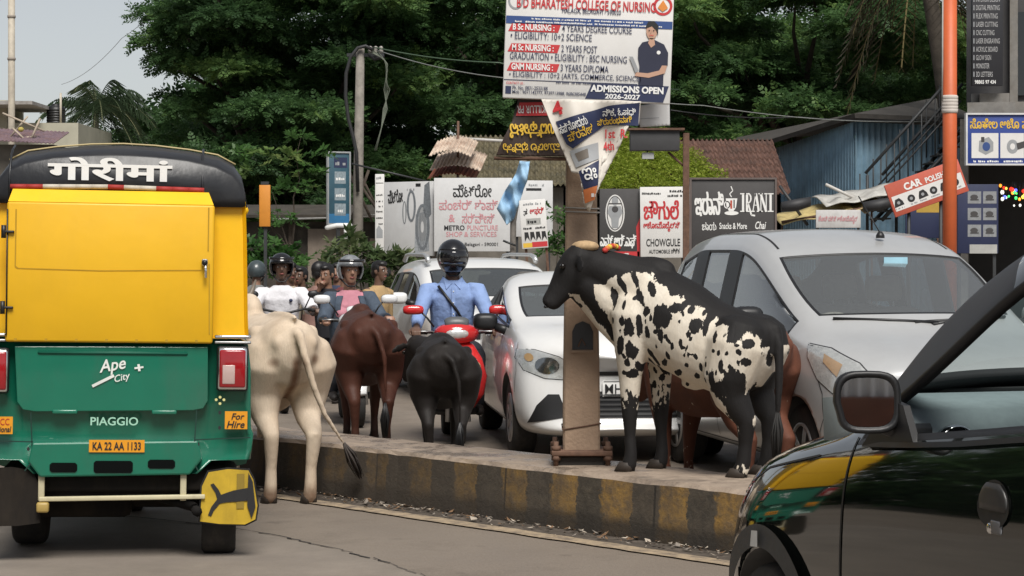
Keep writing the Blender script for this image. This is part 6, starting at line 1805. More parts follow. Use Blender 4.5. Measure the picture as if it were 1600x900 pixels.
 for xs in (-.30, -1.0):
  for y in (-.34, .34):
   s = MB(); s.box((xs + .1, y, .56), (.5, .46, .16), DARKIN, bevel=.06)
   Tb = Matrix.Translation((xs - .16, y, .62)) @ Matrix.Rotation(R(-14), 4, 'Y')
   s.box((0, 0, .34), (.13, .44, .72), DARKIN, Tb, .06)
   s.build("seat", root)
 w = MB()
 w.tube([(1.02, .35, 1.10), (.98, .0, 1.115), (.90, -.40, 1.125)], .010, BLACK, 6); w.tube([(1.0, .0, 1.11), (1.02, .30, 1.105)], .012, BLACK, 6)
 w.tube([(.86, .58, 1.11), (.96, .1, 1.125)], .010, BLACK, 6)
 w.build("wiper", root)
 lp = [(a_, b_) for a_, b_ in ((.28, .60), (.40, .70), (.56, .72), (.58, .62), (.46, .57))]
 for sd in (1, -1):
  lamp = put(bvh, root, "headlight", LAMPWHITE, [(sd * a_, b_) for a_, b_ in lp], front_ray(), .004)
  put(bvh, lamp, "lens", LENS, [(sd * a_, b_) for a_, b_ in lp], front_ray(), .012)
 return root
build_black_car()
# ---- yellow and green auto rickshaw, seen from behind
def build_rickshaw():
 GREEN = M("rickshaw green", (0.004, 0.145, 0.085), .30, var=.06, coat=.5, dirt=.40, dirtcol=(.045, .07, .05))
 YEL = M("rickshaw yellow", (0.84, 0.49, 0.008), .40, var=.05, scale=3, dirt=.25, dirtcol=(.50, .27, .02), bump=.22, bscale=4)
 VINYL = M("black vinyl hood", (0.018, 0.019, 0.022), .38, var=.2, bump=.25, bscale=9, dirt=.25, dirtcol=(.07, .065, .06))
 CREAM = M("cream painted bar", (.55, .50, .33), .5, var=.1, dirt=.5)
 FRAME = M("dark chassis", (.009, .008, .0075), .85, var=.3, dirt=.15, spec=.2)
 REDL = M("red tail lens", (.30, .008, .012), .15, var=.15, coat=.6)
 WHL = M("white tail lens", (.50, .36, .33), .2, var=.1, coat=.5)
 S = 319.0; UC = 178.0
 def Y(u): return -(u - UC) / S
 def Z(v): return EYE - (v - HOR) / S
 loc = Vector(((UC - 800) * 10.02 / FPX, 10.02, 0))
 a = R(8.0)
 root = thing("auto_rickshaw", "yellow and green auto rickshaw with black hood seen from behind", "auto rickshaw", loc)
 root.rotation_euler = (R(0.9), 0, math.pi / 2 + a)
 root.rotation_euler = (R(.9), 0, math.pi / 2 + a)
 # lower body, lofted forward (x) ; half section as (y, z)
 def sec(x, k, pts):
  l = [Vector((x, p[0] * k, p[1])) for p in pts]
  return l + [Vector((x, -p[0] * k, p[1])) for p in reversed(pts) if p[0] > 0]
 low = [(0, 1.10), (.60, 1.10), (.635, 1.07), (.650, .95), (.655, .66), (.668, .63), (.662, .56), (.655, .505), (.47, .50), (.40, .435), (0, .425)]
 b = MB()
 b.loft([sec(.035, .955, low), sec(.0, .985, low), sec(.03, 1.0, low), sec(.45, 1.0, low)], GREEN)
 lowf = [(0, 1.10), (.60, 1.10), (.635, 1.07), (.650, .95), (.655, .66), (.66, .60), (.655, .52), (.64, .44), (.5, .40), (.3, .40), (0, .40)]
 b.loft([sec(.46, 1.0, lowf), sec(1.0, .99, lowf), sec(1.9, .93, lowf), sec(2.35, .60, lowf), sec(2.5, .3, lowf)], GREEN)
 body = b.build("body", root)
 # upper yellow cabin
 up = [(0, 1.78), (.612, 1.78), (.62, 1.60), (.632, 1.2), (.638, 1.10), (0, 1.10)]
 c = MB(); c.loft([sec(.09, .97, up), sec(.06, 1.0, up), sec(.35, 1.0, up), sec(.75, .985, up)], YEL, smooth=False)
 c.build("cabin_side", root)
 for sd in (1, -1):
  s = MB(); s.tube([(.70, sd * .61, 1.75), (1.45, sd * .585, 1.72), (1.85, sd * .50, 1.30), (1.95, sd * .48, 1.08)], .025, YEL, 8); s.build("pillar", root)
 # hood
 top = [(0, 2.058), (.16, 2.052), (.33, 2.035), (.47, 2.012), (.545, 1.975), (.592, 1.91), (.613, 1.82), (.622, 1.755), (.60, 1.75), (0, 1.75)]
 hb = [(0, 1.99), (.16, 1.985), (.33, 1.97), (.47, 1.94), (.55, 1.90), (.592, 1.85), (.61, 1.80), (.618, 1.755), (.60, 1.75), (0, 1.75)]
 h = MB(); h.loft([sec(.055, .985, hb), sec(.075, 1.0, [(p[0], p[1] + .015) for p in hb]), sec(.19, 1.0, [((p[0] + q[0]) / 2, (p[1] * .35 + q[1] * .65)) for p, q in zip(hb, top)]),
                      sec(.30, 1.0, top), sec(.9, .99, [(p[0], p[1] + .015) for p in top]), sec(1.5, .96, top), sec(1.7, .9, [(p[0], p[1] - .04 if p[1] > 1.8 else p[1]) for p in top])], VINYL)
 hood = h.build("hood", root)
 pp = MB(); 
 pp.tube([(.30, y, z + .008) for y, z in [(.56, 1.965), (.47, 2.012), (.33, 2.035), (.16, 2.052), (0, 2.058), (-.16, 2.052), (-.33, 2.035), (-.47, 2.012), (-.56, 1.965)]], .005, M("dull piping", (.45, .36, .18), .6), 6)
 for y in (Y(8), Y(305)):
  pp.tube([(.048, y, 1.77), (.058, y, 1.90), (.12, y, 1.985), (.19, y, 2.02), (.3, y, 2.045)], .006, VINYL, 6)
 pp.build("piping", hood)
 hv = [v.co.copy() for v in hood.data.vertices]; hbv = BVHTree.FromPolygons(hv, [tuple(p.vertices) for p in hood.data.polygons])
 # lettering lies on the sloping back of the hood
 def on_hood(x, z, hh):
  hit = hbv.ray_cast(Vector((-1, -x, z)), Vector((1, 0, 0)))[0]
  xx = hit.x if hit is not None else .1
  return (xx - .004 - hh, -x, z + .002)
 dc = Decal(on_hood)
 dc.text("गोरीमां", -Y(66), 1.865, .115, WHITEP, 1, width=(258 - 66) / S, bold=.03)
 dc.build("hood_lettering", hood)
 # red and white rope along the flap
 rp = MB()
 n = 12
 for k in range(n):
  y0 = Y(10) + (Y(308) - Y(10)) * k / n; y1 = Y(10) + (Y(308) - Y(10)) * (k + 1) / n
  wht = k in (2, 3, 4, 5, 7, 8)
  rp.tube([(.03, y0, Z(292 - abs(k - 6) * -.4)), (.03, y1, Z(292 - abs(k - 5) * -.4))], .012, M("white rope", (.55, .5, .42), .7, dirt=.4) if wht else M("red rope", (.35, .03, .025), .7), 8)
 rp.build("flap_binding", root)
 # big yellow luggage door with folded lip
 d = MB()
 y0, y1 = Y(8), Y(325)
 cy, wy = (y0 + y1) / 2, abs(y1 - y0)
 YD = M("rickshaw door yellow", (0.76, 0.43, 0.010), .42, var=.05, scale=2.2, dirt=.25, dirtcol=(.50, .27, .02), bump=.3, bscale=3)
 d.box((.0, cy, (Z(535) + Z(318)) / 2), (.10, wy, Z(318) - Z(535)), YD, bevel=.012)
 d.loft([[Vector((-.045, y0 - .005, Z(318))), Vector((-.045, y1 + .005, Z(318))), Vector((.05, y1 + .005, Z(318))), Vector((.05, y0 - .005, Z(318)))],
   [Vector((.02, y0 - .02, Z(298))), Vector((.02, y1 + .03, Z(298))), Vector((.06, y1 + .03, Z(298))), Vector((.06, y0 - .02, Z(298)))]], YEL, False)
 door = d.build("luggage_door", root)
 ln = Decal(lambda x, z, hh: (-.0505 - hh, -x, z))
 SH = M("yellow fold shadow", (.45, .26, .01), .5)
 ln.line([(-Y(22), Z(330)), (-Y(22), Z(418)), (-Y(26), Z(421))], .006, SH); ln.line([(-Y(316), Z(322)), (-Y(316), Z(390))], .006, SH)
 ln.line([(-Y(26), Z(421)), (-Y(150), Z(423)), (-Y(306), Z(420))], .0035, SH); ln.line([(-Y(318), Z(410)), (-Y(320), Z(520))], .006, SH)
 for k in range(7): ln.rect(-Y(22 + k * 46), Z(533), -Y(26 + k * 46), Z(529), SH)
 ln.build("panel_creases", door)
 lk = MB(); lk.box((-.065, Y(311), Z(408)), (.03, .03, .035), STEEL, bevel=.008); lk.lathe([(.014, 0), (.014, .02)], 'X', BLACK, 12, (-.088, Y(311), Z(408)))
 lk.tube([(-.075, Y(312), Z(408)), (-.08, Y(313), Z(432))], .008, CHROME, 8); lk.build("lock", door)
 hn = MB()
 for v in (365, 482):
  hn.tube([(-.06, Y(4), Z(v - 10)), (-.06, Y(4), Z(v + 10))], .012, BLACK, 8); hn.box((-.058, Y(12), Z(v)), (.02, .05, .012), BLACK, bevel=.004)
 hn.tube([(-.055, Y(9), Z(330)), (-.055, Y(10), Z(525))], .004, BLACK, 5)
 hn.build("hinges", door)
 # chrome trims above the lamps
 for sd, (ua, ub) in ((1, (-30, 9)), (-1, (328, 385))):
  t = MB(); t.box((.0, (Y(ua) + Y(ub)) / 2, Z(524)), (.07, abs(Y(ua) - Y(ub)), .016), CHROME, bevel=.006); t.box((.0, (Y(ua) + Y(ub)) / 2, Z(533)), (.05, abs(Y(ua) - Y(ub)), .014), STEEL, bevel=.005)
  t.build("trim_strip", root)
 # tailgate panel: raised pressing with scooped top edge
 def flat(x, z): return (x, z)
 tg = MB()
 q = [(22, 542), (318, 540), (319, 625), (312, 637), (296, 640), (54, 643), (36, 640), (27, 628)]
 pts = [(-Y(u), Z(v)) for u, v in q]
 Tt = Matrix(((0, 1, 0, -.022), (-1, 0, 0, 0), (0, 0, 1, 0), (0, 0, 0, 1)))
 bm_pts = pts
 tg.prism(bm_pts, .03, GREEN, Tt)
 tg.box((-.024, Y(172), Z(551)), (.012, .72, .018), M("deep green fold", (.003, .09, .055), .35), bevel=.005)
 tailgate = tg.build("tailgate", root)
 mdf = tailgate.modifiers.new("bevel", 'BEVEL'); mdf.width = .008; mdf.segments = 2
 for u in (100, 252):
  t = MB(); t.box((-.02, Y(u), Z(643)), (.03, .12, .022), GREEN, bevel=.006); t.build("tailgate_hinge", root)
 TT = lambda x, z, hh: (-.026 - hh, -x, z)
 lg = Decal(TT)
 SILV = M("silver badge print", (.72, .74, .70), .4)
 # script badge
 lg.text("Ape", -Y(153), Z(588), 25 / S, SILV, 1, width=42 / S, bold=.015, shear=.3, rot=.18)
 lg.text("City", -Y(177), Z(600), 14 / S, SILV, 1, width=25 / S, bold=.01, shear=.3, rot=.28)
 lg.text("+", -Y(206), Z(580), 11 / S, SILV, 1, width=14 / S, bold=.03, rot=.15)
 lg.line([(-Y(141), Z(603)), (-Y(174), Z(586))], .014, SILV)
 lg.build("script_badge", tailgate)
 lb = Decal(lambda x, z, hh: (-.016 - hh, -x, z))
 PG = M("pale green badge print", (.35, .62, .48), .4)
 ORG = M("orange sticker", (.72, .30, .012), .5, var=.08)
 lb.text("PIAGGIO", -Y(139), Z(664), 13 / S, PG, 1, width=73 / S, bold=.015)
 lb.build("maker_lettering", body); lb = Decal(lb.to)
 lb.rect(-Y(346), Z(669), -Y(381), Z(641), ORG, 1)
 lb.text("For", -Y(356), Z(654), 10 / S, BLACKP, 2, bold=.015, shear=.25); lb.text("Hire", -Y(349), Z(667), 11 / S, BLACKP, 2, width=28 / S, bold=.015, shear=.25)
 lb.build("hire_sticker", body); lb = Decal(lb.to)
 lb.rect(-Y(-14), Z(678), -Y(21), Z(651), ORG, 1)
 lb.text("National", -Y(-12), Z(675), 9 / S, BLACKP, 2, width=31 / S, bold=.02, shear=.2); lb.text("CC", -Y(2), Z(664), 10 / S, M("red sticker print", (.45, .03, .02), .5), 2, width=14 / S)
 lb.build("permit_sticker", body); lb = Decal(lb.to)
 DOT = M("cream dot", (.6, .58, .25), .5)
 for u, v in ((332, 623), (338, 629), (344, 623), (338, 619)): lb.ellipse(-Y(u), Z(v), .007, .007, DOT, 1, 10)
 GAP = M("green panel gap", (.002, .03, .02), .6)
 for pl in ([(48, 645), (52, 720), (40, 735)], [(302, 640), (298, 720), (306, 735)], [(-30, 688), (52, 690)], [(300, 686), (386, 682)]): lb.line([(-Y(u), Z(v)) for u, v in pl], .006, GAP)
 for u, v in ((305, 693), (45, 701), (338, 643), (338, 667)): lb.ellipse(-Y(u), Z(v), .007, .010, BLACKP, 1, 10)
 lb.build("panel_gaps", root)
 # bumper pressing with three slots
 bp = MB()
 bp.loft([[Vector((x, y, z)) for y, z in ((.40, Z(691)), (.42, Z(720)), (.36, Z(745)), (-.36, Z(741)), (-.42, Z(716)), (-.40, Z(687)))] for x in (-.02, .1)], GREEN, False)
 bump = bp.build("bumper", root); md = bump.modifiers.new("bevel", 'BEVEL'); md.width = .01; md.segments = 2
 np_ = MB(); np_.box((-.024, Y(180), Z(696)), (.008, 85 / S, 19 / S), ORG); np_ = np_.build("number_plate", root)
 pd_ = Decal(lambda x, z, hh: (-.0285 - hh, -x, z)); pd_.text("KA 22 AA 1133", -Y(143), Z(702), 12.5 / S, BLACKP, 1, width=74 / S, bold=.02); pd_.build("plate_lettering", np_)
 sl = Decal(lambda x, z, hh: (-.022 - hh, -x, z))
 for u0, u1, v0, v1 in ((78, 120, 722, 737), (145, 205, 719, 738), (228, 270, 717, 731)):
  k = .010
  x0, x1, z0, z1 = -Y(u0), -Y(u1), Z(v1), Z(v0)
  sl.poly([(x0 + k, z0), (x1 - k, z0), (x1, z0 + k), (x1, z1 - k), (x1 - k, z1), (x0 + k, z1), (x0, z1 - k), (x0, z0 + k)], M('slot dark', (.003, .004, .004), .9, spec=.1), 1)
 sl.build("slots", bump)
 # tail lamps
 for ua, ub, side in ((332, 381, -1), (-25, 14, 1)):
  tl = MB(); cyy = (Y(ua) + Y(ub)) / 2; wd = abs(Y(ua) - Y(ub)); dv = 0 if side < 0 else 6
  k = .012 * side
  tl.box((-.01, cyy, Z(574 + dv)), (.05, wd, 71 / S), BLACK, bevel=.014); lamp = tl.build("tail_lamp", root)
  ch = MB(); ch.box((-.024, cyy, Z(574 + dv)), (.03, wd * .93, 66 / S), CHROME, bevel=.010); ch.build("lamp_rim", lamp)
  rd = MB(); rd.box((-.030, cyy, Z(574 + dv)), (.03, wd * .84, 60 / S), REDL, bevel=.010); rd.build("red_lens", lamp)
  wl_ = MB(); wl_.box((-.040, cyy + .018 * (1 if side < 0 else 1), Z(583 + dv)), (.015, wd * .40, 30 / S), WHL, bevel=.004); wl_.build("white_lens", lamp)
 # chassis, bar, right flap, left shade plate, wheels
 ch = MB(); ch.box((.7, 0, .40), (1.2, .9, .22), FRAME, bevel=.03); ch.box((.55, .18, .26), (.5, .5, .16), FRAME, bevel=.04); ch.tube([(.42, -.5, .27), (.42, .5, .27)], .05, FRAME, 10)
 ch.box((.25, .0, .40), (.4, 1.1, .12), FRAME, bevel=.02)
 ch.tube([(.2, -.2, .30), (.1, -.38, .26), (-.02, -.40, .25)], .025, FRAME, 8)
 ch.build("chassis", root)
 br = MB()
 br.box((.01, Y(191), Z(778)), (.03, .80, .022), CREAM, Matrix.Rotation(R(-.9), 4, 'X'), .004)
 for u in (65, 283): br.box((.02, Y(u), Z(760)), (.03, .03, .14), CREAM, bevel=.004)
 br.box((.0, Y(68), Z(792)), (.05, .06, .05), M("brass coupling", (.4, .28, .08), .4, dirt=.5), bevel=.01)
 br.build("rear_bar", root)
 MUD = M("yellow mud flap", (.50, .33, .02), .6, var=.2, dirt=.5, dirtcol=(.05, .04, .02))
 for sd, u0 in ((-1, 355), (1, 16)):  # left plate is added: a dark sheet standing for shade over the wheel
  fp = MB(); q = [(310, 815), (312, 760), (322, 738), (352, 733), (384, 735), (392, 750), (399, 790), (396, 812), (380, 820), (340, 819)]
  q = [(u - 355, v) for u, v in q]
  pts = [((u / S) * (1 if sd < 0 else -1), Z(v)) for u, v in q]
  Tf = Matrix(((0, 1, 0, .02), (-1, 0, 0, Y(u0)), (0, 0, 1, 0), (0, 0, 0, 1)))
  fp.prism([(p[0] * 1.06, (p[1] - Z(778)) * 1.06 + Z(778)) for p in pts], .01, BLACK if sd < 0 else FRAME, Tf); 
  if sd < 0: fp.prism(pts, .008, MUD, Tf @ Matrix.Translation((0, -.009, 0)))
  flap = fp.build("flap_and_shade_plate", root)
  if sd < 0:
   lc = Decal(lambda x, z, hh: (.009 - hh, Y(355) - x, z))
   def pu(l): return [((u - 355) / S, Z(v)) for u, v in l]
   lc.poly(pu([(322, 805), (327, 792), (336, 780), (333, 770), (325, 757), (330, 755), (338, 765), (342, 773), (350, 770), (362, 766), (363, 784), (350, 785), (340, 787), (331, 798), (327, 807)]), BLACKP, 1)
   lc.rect((366 - 355) / S, Z(795), (378 - 355) / S, Z(740), M("flap dirt stripe", (.25, .17, .02), .7), 1)
   lc.poly(pu([(362, 766), (384, 762), (392, 772), (384, 782), (363, 784)]), BLACKP, 2)
   lc.poly(pu([(384, 738), (391, 752), (396, 792), (390, 810), (383, 790)]), BLACKP, 3)
   lc.build("flap_mark", flap)
 for sd in (1, -1): wheel(root, (.30 if sd < 0 else .70, sd * (.505 if sd < 0 else .46), .235), .235, .17, sd, rim=.55, spokes=4, rim_mat=FRAME)
 wheel(root, (2.1, 0, .235), .235, .13, 1, rim=.55, spokes=4, rim_mat=FRAME)
 return root
build_rickshaw()
# ================================================================ animals
def coat_mat(name, base, dark, light=None, rough=.75, sheen=.0, scale=7, mask=False, streak=(1, 1, .4), patch=None):
 """hide colour: base with soft blotches; 'mark' attribute turns to dark; optional patchy spots"""
 m = bpy.data.materials.new(name); m.use_nodes = True
 n, l = m.node_tree.nodes, m.node_tree.links; b = n["Principled BSDF"]; b.inputs["Roughness"].default_value = rough; b.inputs["Specular IOR Level"].default_value = .25
 b.inputs["Sheen Weight"].default_value = sheen
 tc = n.new("ShaderNodeTexCoord")
 def noise(sc, det, ro, scl=(1, 1, 1), loc=(0, 0, 0), rot=(0, 0, 0), dist=0.0):
  mp = n.new("ShaderNodeMapping"); mp.inputs["Scale"].default_value = scl; mp.inputs["Location"].default_value = loc; mp.inputs["Rotation"].default_value = rot
  t = n.new("ShaderNodeTexNoise"); t.inputs["Scale"].default_value = sc; t.inputs["Detail"].default_value = det; t.inputs["Roughness"].default_value = ro; t.inputs["Distortion"].default_value = dist
  l.new(tc.outputs["Object"], mp.inputs[0]); l.new(mp.outputs[0], t.inputs["Vector"]); return t.outputs["Fac"]
 def mth(op, a, c=None):
  t = n.new("ShaderNodeMath"); t.operation = op
  for s_, i in ((a, 0), (c, 1)):
   if s_ is None: continue
   if isinstance(s_, (int, float)): t.inputs[i].default_value = s_
   else: l.new(s_, t.inputs[i])
  return t.outputs[0]
 def rg(src, a, c, lo=0., hi=1.):
  r = n.new("ShaderNodeMapRange"); r.inputs[1].default_value = a; r.inputs[2].default_value = c; r.inputs[3].default_value = lo; r.inputs[4].default_value = hi
  l.new(src, r.inputs[0]); return r.outputs[0]
 def mixc(f, a, c):
  mx = n.new("ShaderNodeMix"); mx.data_type = 'RGBA'; l.new(f, mx.inputs[0])
  for s_, i in ((a, 6), (c, 7)):
   if isinstance(s_, tuple): mx.inputs[i].default_value = (*s_, 1)
   else: l.new(s_, mx.inputs[i])
  return mx.outputs[2]
 n1 = noise(scale, 5, .6, streak); fine = noise(90, 3, .7, (1, 1, .35))
 c = mixc(rg(n1, .3, .7), base, light or tuple(x * .78 for x in base))
 c = mixc(rg(fine, .3, .75, 0, .35), c, tuple(x * .55 for x in base))
 at = n.new("ShaderNodeAttribute"); at.attribute_name = "mark"; mk = at.outputs["Fac"]
 if patch:
  n5 = noise(30, 4, .65, (1.5, 1, .6)); n6 = noise(11, 3, .6, (1.5, 1, .7))
  v = mth('ADD', mth('ADD', mk, mth('MULTIPLY', mth('SUBTRACT', n5, .5), .65)), mth('MULTIPLY', mth('SUBTRACT', n6, .5), .7))
  f = rg(v, .49, .515)
 else:
  v = mth('ADD', mk, mth('MULTIPLY', mth('SUBTRACT', n1, .5), .5)); f = rg(v, .35, .75)
 c = mixc(f, c, dark)
 l.new(c, b.inputs["Base Color"])
 bp = n.new("ShaderNodeBump"); bp.inputs["Strength"].default_value = .4; bp.inputs["Distance"].default_value = .006
 l.new(mth('ADD', fine, n1), bp.inputs["Height"]); l.new(bp.outputs[0], b.inputs["Normal"])
 return m
HOOF = M("hoof horn", (.035, .026, .02), .6, var=.2)
HORN = M("horn", (.16, .13, .10), .5, var=.2)
EYE_ = M("dark wet eye", (.008, .006, .005), .08)
MUZZ = M("muzzle skin", (.022, .018, .017), .4)

def cattle(name, label, cat, loc, head, rings_, legs, neck, skull, coat, mark=None, tail=None, tuft=None, ears=None, horns=None, hump=None, dewlap=None, extra=None, voxel=.013, group=None, smooth=11, eyes=None, udder=None):
 """torso rings (x, z mid, half width, half height, squareness); legs: joints and radii; all in body space, x forward"""
 root = thing(name, label, cat, loc, head, group)
 b = MB()
 b.loft([ring((x, y, z), (0, w, 0), (0, 0, h), 24, pw) for x, y, z, w, h, pw in rings_], None)
 for pts, rad in legs: b.tube(pts, rad, None, 14, round_ends=True)
 for pts, rad in neck: b.tube(pts, rad, None, 16, round_ends=True)
 b.loft([ring(c, a, d, 18, pw) for c, a, d, pw in skull], None)
 if hump:
  for c, r in hump: b.ell(c, r)
 for c, r in (extra or ()): b.ell(c, r)
 if dewlap: b.loft([ring(c, (0, w, 0), a, 12) for c, w, a in dewlap], None)
 if ears:
  for pts, rad, fl in ears:
   rr = []
   for p, r in zip(pts, rad): rr.append(ring(p, Vector(fl[0]) * r, Vector(fl[1]) * r * .34, 10))
   b.loft(rr, None)
 if tail: b.tube(tail[0], tail[1], None, 8, round_ends=True)
 if udder:
  for c, r in udder: b.ell(c, r)
 me = fuse(b, voxel, smooth, .5)
 me.materials.append(coat) if not len(me.materials) else None; me.materials[0] = coat
 co = np.empty(len(me.vertices) * 3, dtype=np.float32); me.vertices.foreach_get("co", co); co = co.reshape(-1, 3)
 mk = np.clip(mark(co), 0, 1) if mark else np.zeros(len(co))
 me.attributes.new("mark", 'FLOAT', 'POINT').data.foreach_set("value", mk.astype(np.float32))
 body = link(me, "body", root)
 for pts, rad in legs:
  p = Vector(pts[-1]); h = MB(); q = Vector(pts[-2]); r = rad[-1]
  gz = p.z - r * .55
  for s_ in (-1, 1):
   h.loft([ring((p.x + .012, p.y + s_ * r * .42, p.z + r * .35), (r * .95, 0, 0), (0, r * .55, 0), 12), ring((p.x + .02, p.y + s_ * r * .45, p.z - r * .2), (r * 1.15, 0, 0), (0, r * .58, 0), 12), ring((p.x + .03, p.y + s_ * r * .47, .001), (r * 1.3, 0, 0), (0, r * .6, 0), 12)], HOOF)
  h.build("hoof", root)
 if tuft:
  t = MB()
  for k in range(46):
   a = random.uniform(0, 6.28); rr = random.uniform(.0, tuft[2]); e = Vector(tuft[1]); s_ = Vector(tuft[0])
   off = Vector((math.cos(a) * rr, math.sin(a) * rr, random.uniform(-.02, .04)))
   m_ = s_.lerp(e, .5) + off * 1.1
   t.tube([s_ + off * .15, m_, e + off * .7], [.006, .005, .0015], tuft[3], 4)
  t.build("tail_tuft", root)
 if horns:
  for pts, rad in horns:
   h = MB(); h.tube(pts, rad, HORN, 10); h.build("horn", root)
 if eyes:
  for c in eyes:
   e = MB(); e.ell(c, (.016, .016, .016), EYE_, 10, 8); e.build("eye", root)
 return root
def gz(x, a, c): return np.clip((x - a) / (c - a), 0, 1)

# ---- the spotted bull on the median: head turned towards the camera side of the pole
def build_spotted_bull():
 hd = math.atan2(.50, -.865)
 loc = (1.01, 11.06, MED_H)
 # body space: x forward (towards the left of the photo), +y is its left: the camera side
 T = [(-.455, 0, .74, .07, .07, 2), (-.43, 0, .70, .14, .13, 2), (-.36, 0, .67, .19, .19, 2.1), (-.25, 0, .66, .21, .225, 2.1), (-.12, 0, .685, .222, .25, 2.2),
         (.02, 0, .755, .235, .275, 2.2), (.14, 0, .81, .23, .275, 2.2), (.26, 0, .855, .21, .275, 2.1), (.36, 0, .87, .185, .255, 2), (.45, .01, .88, .14, .20, 2), (.51, .02, .90, .09, .13, 2)]
 fl = [[(.33, .13, .86), (.34, .135, .66), (.355, .12, .52), (.36, .115, .335), (.36, .112, .20), (.355, .112, .10), (.365, .112, .04)], [.125, .092, .064, .046, .031, .035, .042]]
 fr = [[(.30, -.13, .86), (.29, -.135, .66), (.29, -.12, .52), (.285, -.115, .335), (.28, -.112, .20), (.275, -.112, .10), (.285, -.112, .04)], [.125, .092, .064, .046, .031, .035, .042]]
 hl = [[(-.28, .12, .70), (-.24, .15, .52), (-.26, .145, .42), (-.335, .13, .30), (-.325, .125, .18), (-.315, .125, .09), (-.30, .125, .04)], [.17, .135, .095, .055, .037, .040, .044]]
 hr = [[(-.30, -.12, .70), (-.26, -.14, .52), (-.29, -.135, .42), (-.365, -.12, .30), (-.355, -.115, .18), (-.345, -.115, .09), (-.33, -.115, .04)], [.17, .13, .09, .054, .036, .040, .044]]
 neck = [[[(.30, 0, 1.0), (.42, .04, 1.05), (.53, .12, 1.10), (.60, .20, 1.14)], [.165, .138, .115, .10]], [[(.36, 0, .86), (.48, .05, .90), (.56, .14, .98), (.62, .21, 1.04)], [.165, .128, .10, .085]],
   [[(.44, .02, .70), (.53, .08, .80), (.60, .15, .92), (.65, .22, 1.0)], [.055, .05, .05, .05]]]
 # skull from poll to muzzle, pointing left and down
 pl, mz = Vector((.595, .22, 1.175)), Vector((.757, .305, .918)); ax = (mz - pl).normalized(); sd_ = Vector((-.25, .97, 0)).normalized(); up_ = ax.cross(sd_).normalized()
 if up_.x < 0: up_ = -up_
 def sk(t, w, h, o=0.0, pw=2.2): return (pl.lerp(mz, t) + up_ * o, sd_ * w * .92, up_ * h * .92, pw)
 skull = [sk(-.20, .045, .05), sk(-.10, .085, .085), sk(.12, .098, .105), sk(.35, .088, .105, -.004), sk(.6, .064, .085, -.008), sk(.82, .056, .066, -.008), sk(.98, .058, .058, -.006), sk(1.06, .045, .04, -.006)]
 def ep(s, L=.17): 
  b0 = pl + sd_ * s * .08 + ax * .02; d = (sd_ * s * .8 + Vector((-.45, 0, -.35))).normalized(); return [b0, b0 + d * L * .4, b0 + d * L * .8, b0 + d * L]
 ears = [(ep(1), [.03, .05, .042, .01], (Vector((.2, .1, -.95)), Vector((.9, -.3, .1)))), (ep(-1), [.03, .05, .042, .01], (Vector((.2, .1, -.95)), Vector((.9, .3, .1))))]
 tail = ([(-.40, .02, .815), (-.455, .03, .79), (-.485, .05, .70), (-.49, .06, .55), (-.485, .06, .42), (-.48, .06, .34)], [.038, .034, .028, .024, .02, .015])
 coat = coat_mat("black and white pied hide", (.74, .68, .58), (.013, .012, .012), (.62, .54, .43), patch=True, rough=.68)
 hx, hy = math.cos(hd), math.sin(hd)
 def body_xz(u, v, y):       # where a spot read off the photo sits on the flank
  k = (u - 800) / FPX; ox, oy = loc[0] - y * hy, loc[1] + y * hx
  x = (k * oy - ox) / (hx - k * hy); d = oy + x * hy
  return x, EYE - (v - HOR) * d / FPX - MED_H, FPX / d
 SP = [(332, 342, 14, 32, 0), (300, 400, 12, 35, 15), (333, 418, 14, 28, 0), (310, 320, 10, 22, 0), (270, 315, 5, 10, 0), (362, 330, 9, 42, 0), (388, 355, 8, 22, -10), (385, 285, 8, 18, 10), (440, 300, 26, 40, 10),
  (442, 372, 6, 28, 0), (487, 272, 17, 17, 0), (515, 258, 8, 20, 15), (536, 280, 8, 12, 0), (560, 335, 16, 26, 20), (592, 318, 9, 42, 5), (648, 315, 25, 17, -25), (637, 370, 8, 17, 0), (705, 358, 27, 30, 30), (748, 398, 12, 17, 0),
  (742, 462, 11, 14, 0), (665, 475, 9, 24, 5), (727, 430, 5, 9, 0), (556, 512, 9, 9, 0), (600, 470, 5, 10, 0), (480, 405, 6, 13, 0), (460, 440, 6, 13, -20), (435, 468, 14, 10, -35), (400, 455, 7, 28, -25), (478, 503, 18, 9, -25), (385, 432, 7, 18, -15),
  (630, 530, 12, 40, 0), (650, 560, 18, 30, -10), (700, 535, 26, 52, 0), (705, 630, 34, 66, 0), (722, 760, 26, 100, 0), (682, 610, 20, 40, -10), (575, 290, 6, 16, 15), (545, 380, 4, 8, 0), (505, 320, 4, 9, 0), (520, 440, 4, 7, 0), (345, 480, 7, 16, 0), (420, 410, 4, 9, 0), (690, 430, 4, 8, 0),
  (240, 165, 18, 22, 0), (262, 235, 12, 40, -20), (290, 195, 9, 36, -30), (330, 175, 8, 34, -32), (360, 235, 8, 34, -30), (395, 205, 9, 30, -30), (222, 300, 20, 55, -25), (245, 360, 12, 34, -20), (200, 240, 20, 36, -20), (150, 262, 16, 12, 0), (315, 465, 8, 14, 0), (325, 510, 12, 10, 0), (300, 500, 6, 8, 0), (352, 520, 9, 8, 0), (470, 215, 14, 16, 0), (530, 245, 12, 14, -30), (600, 262, 16, 10, -20)]
 rs_ = random.Random(21)
 SP += [(rs_.uniform(300, 740), rs_.uniform(230, 560), rs_.uniform(3, 7), rs_.uniform(5, 15), rs_.uniform(-30, 15)) for _ in range(75)]
 spots = []
 for u, v, ru, rv, an in SP:
  x, z, s_ = body_xz(840 + u / 2.25, 360 + v / 2.25, .2 if u > 260 else .16); spots.append((x, z, ru / 2.25 / s_ / .84, rv / 2.25 / s_, R(an)))
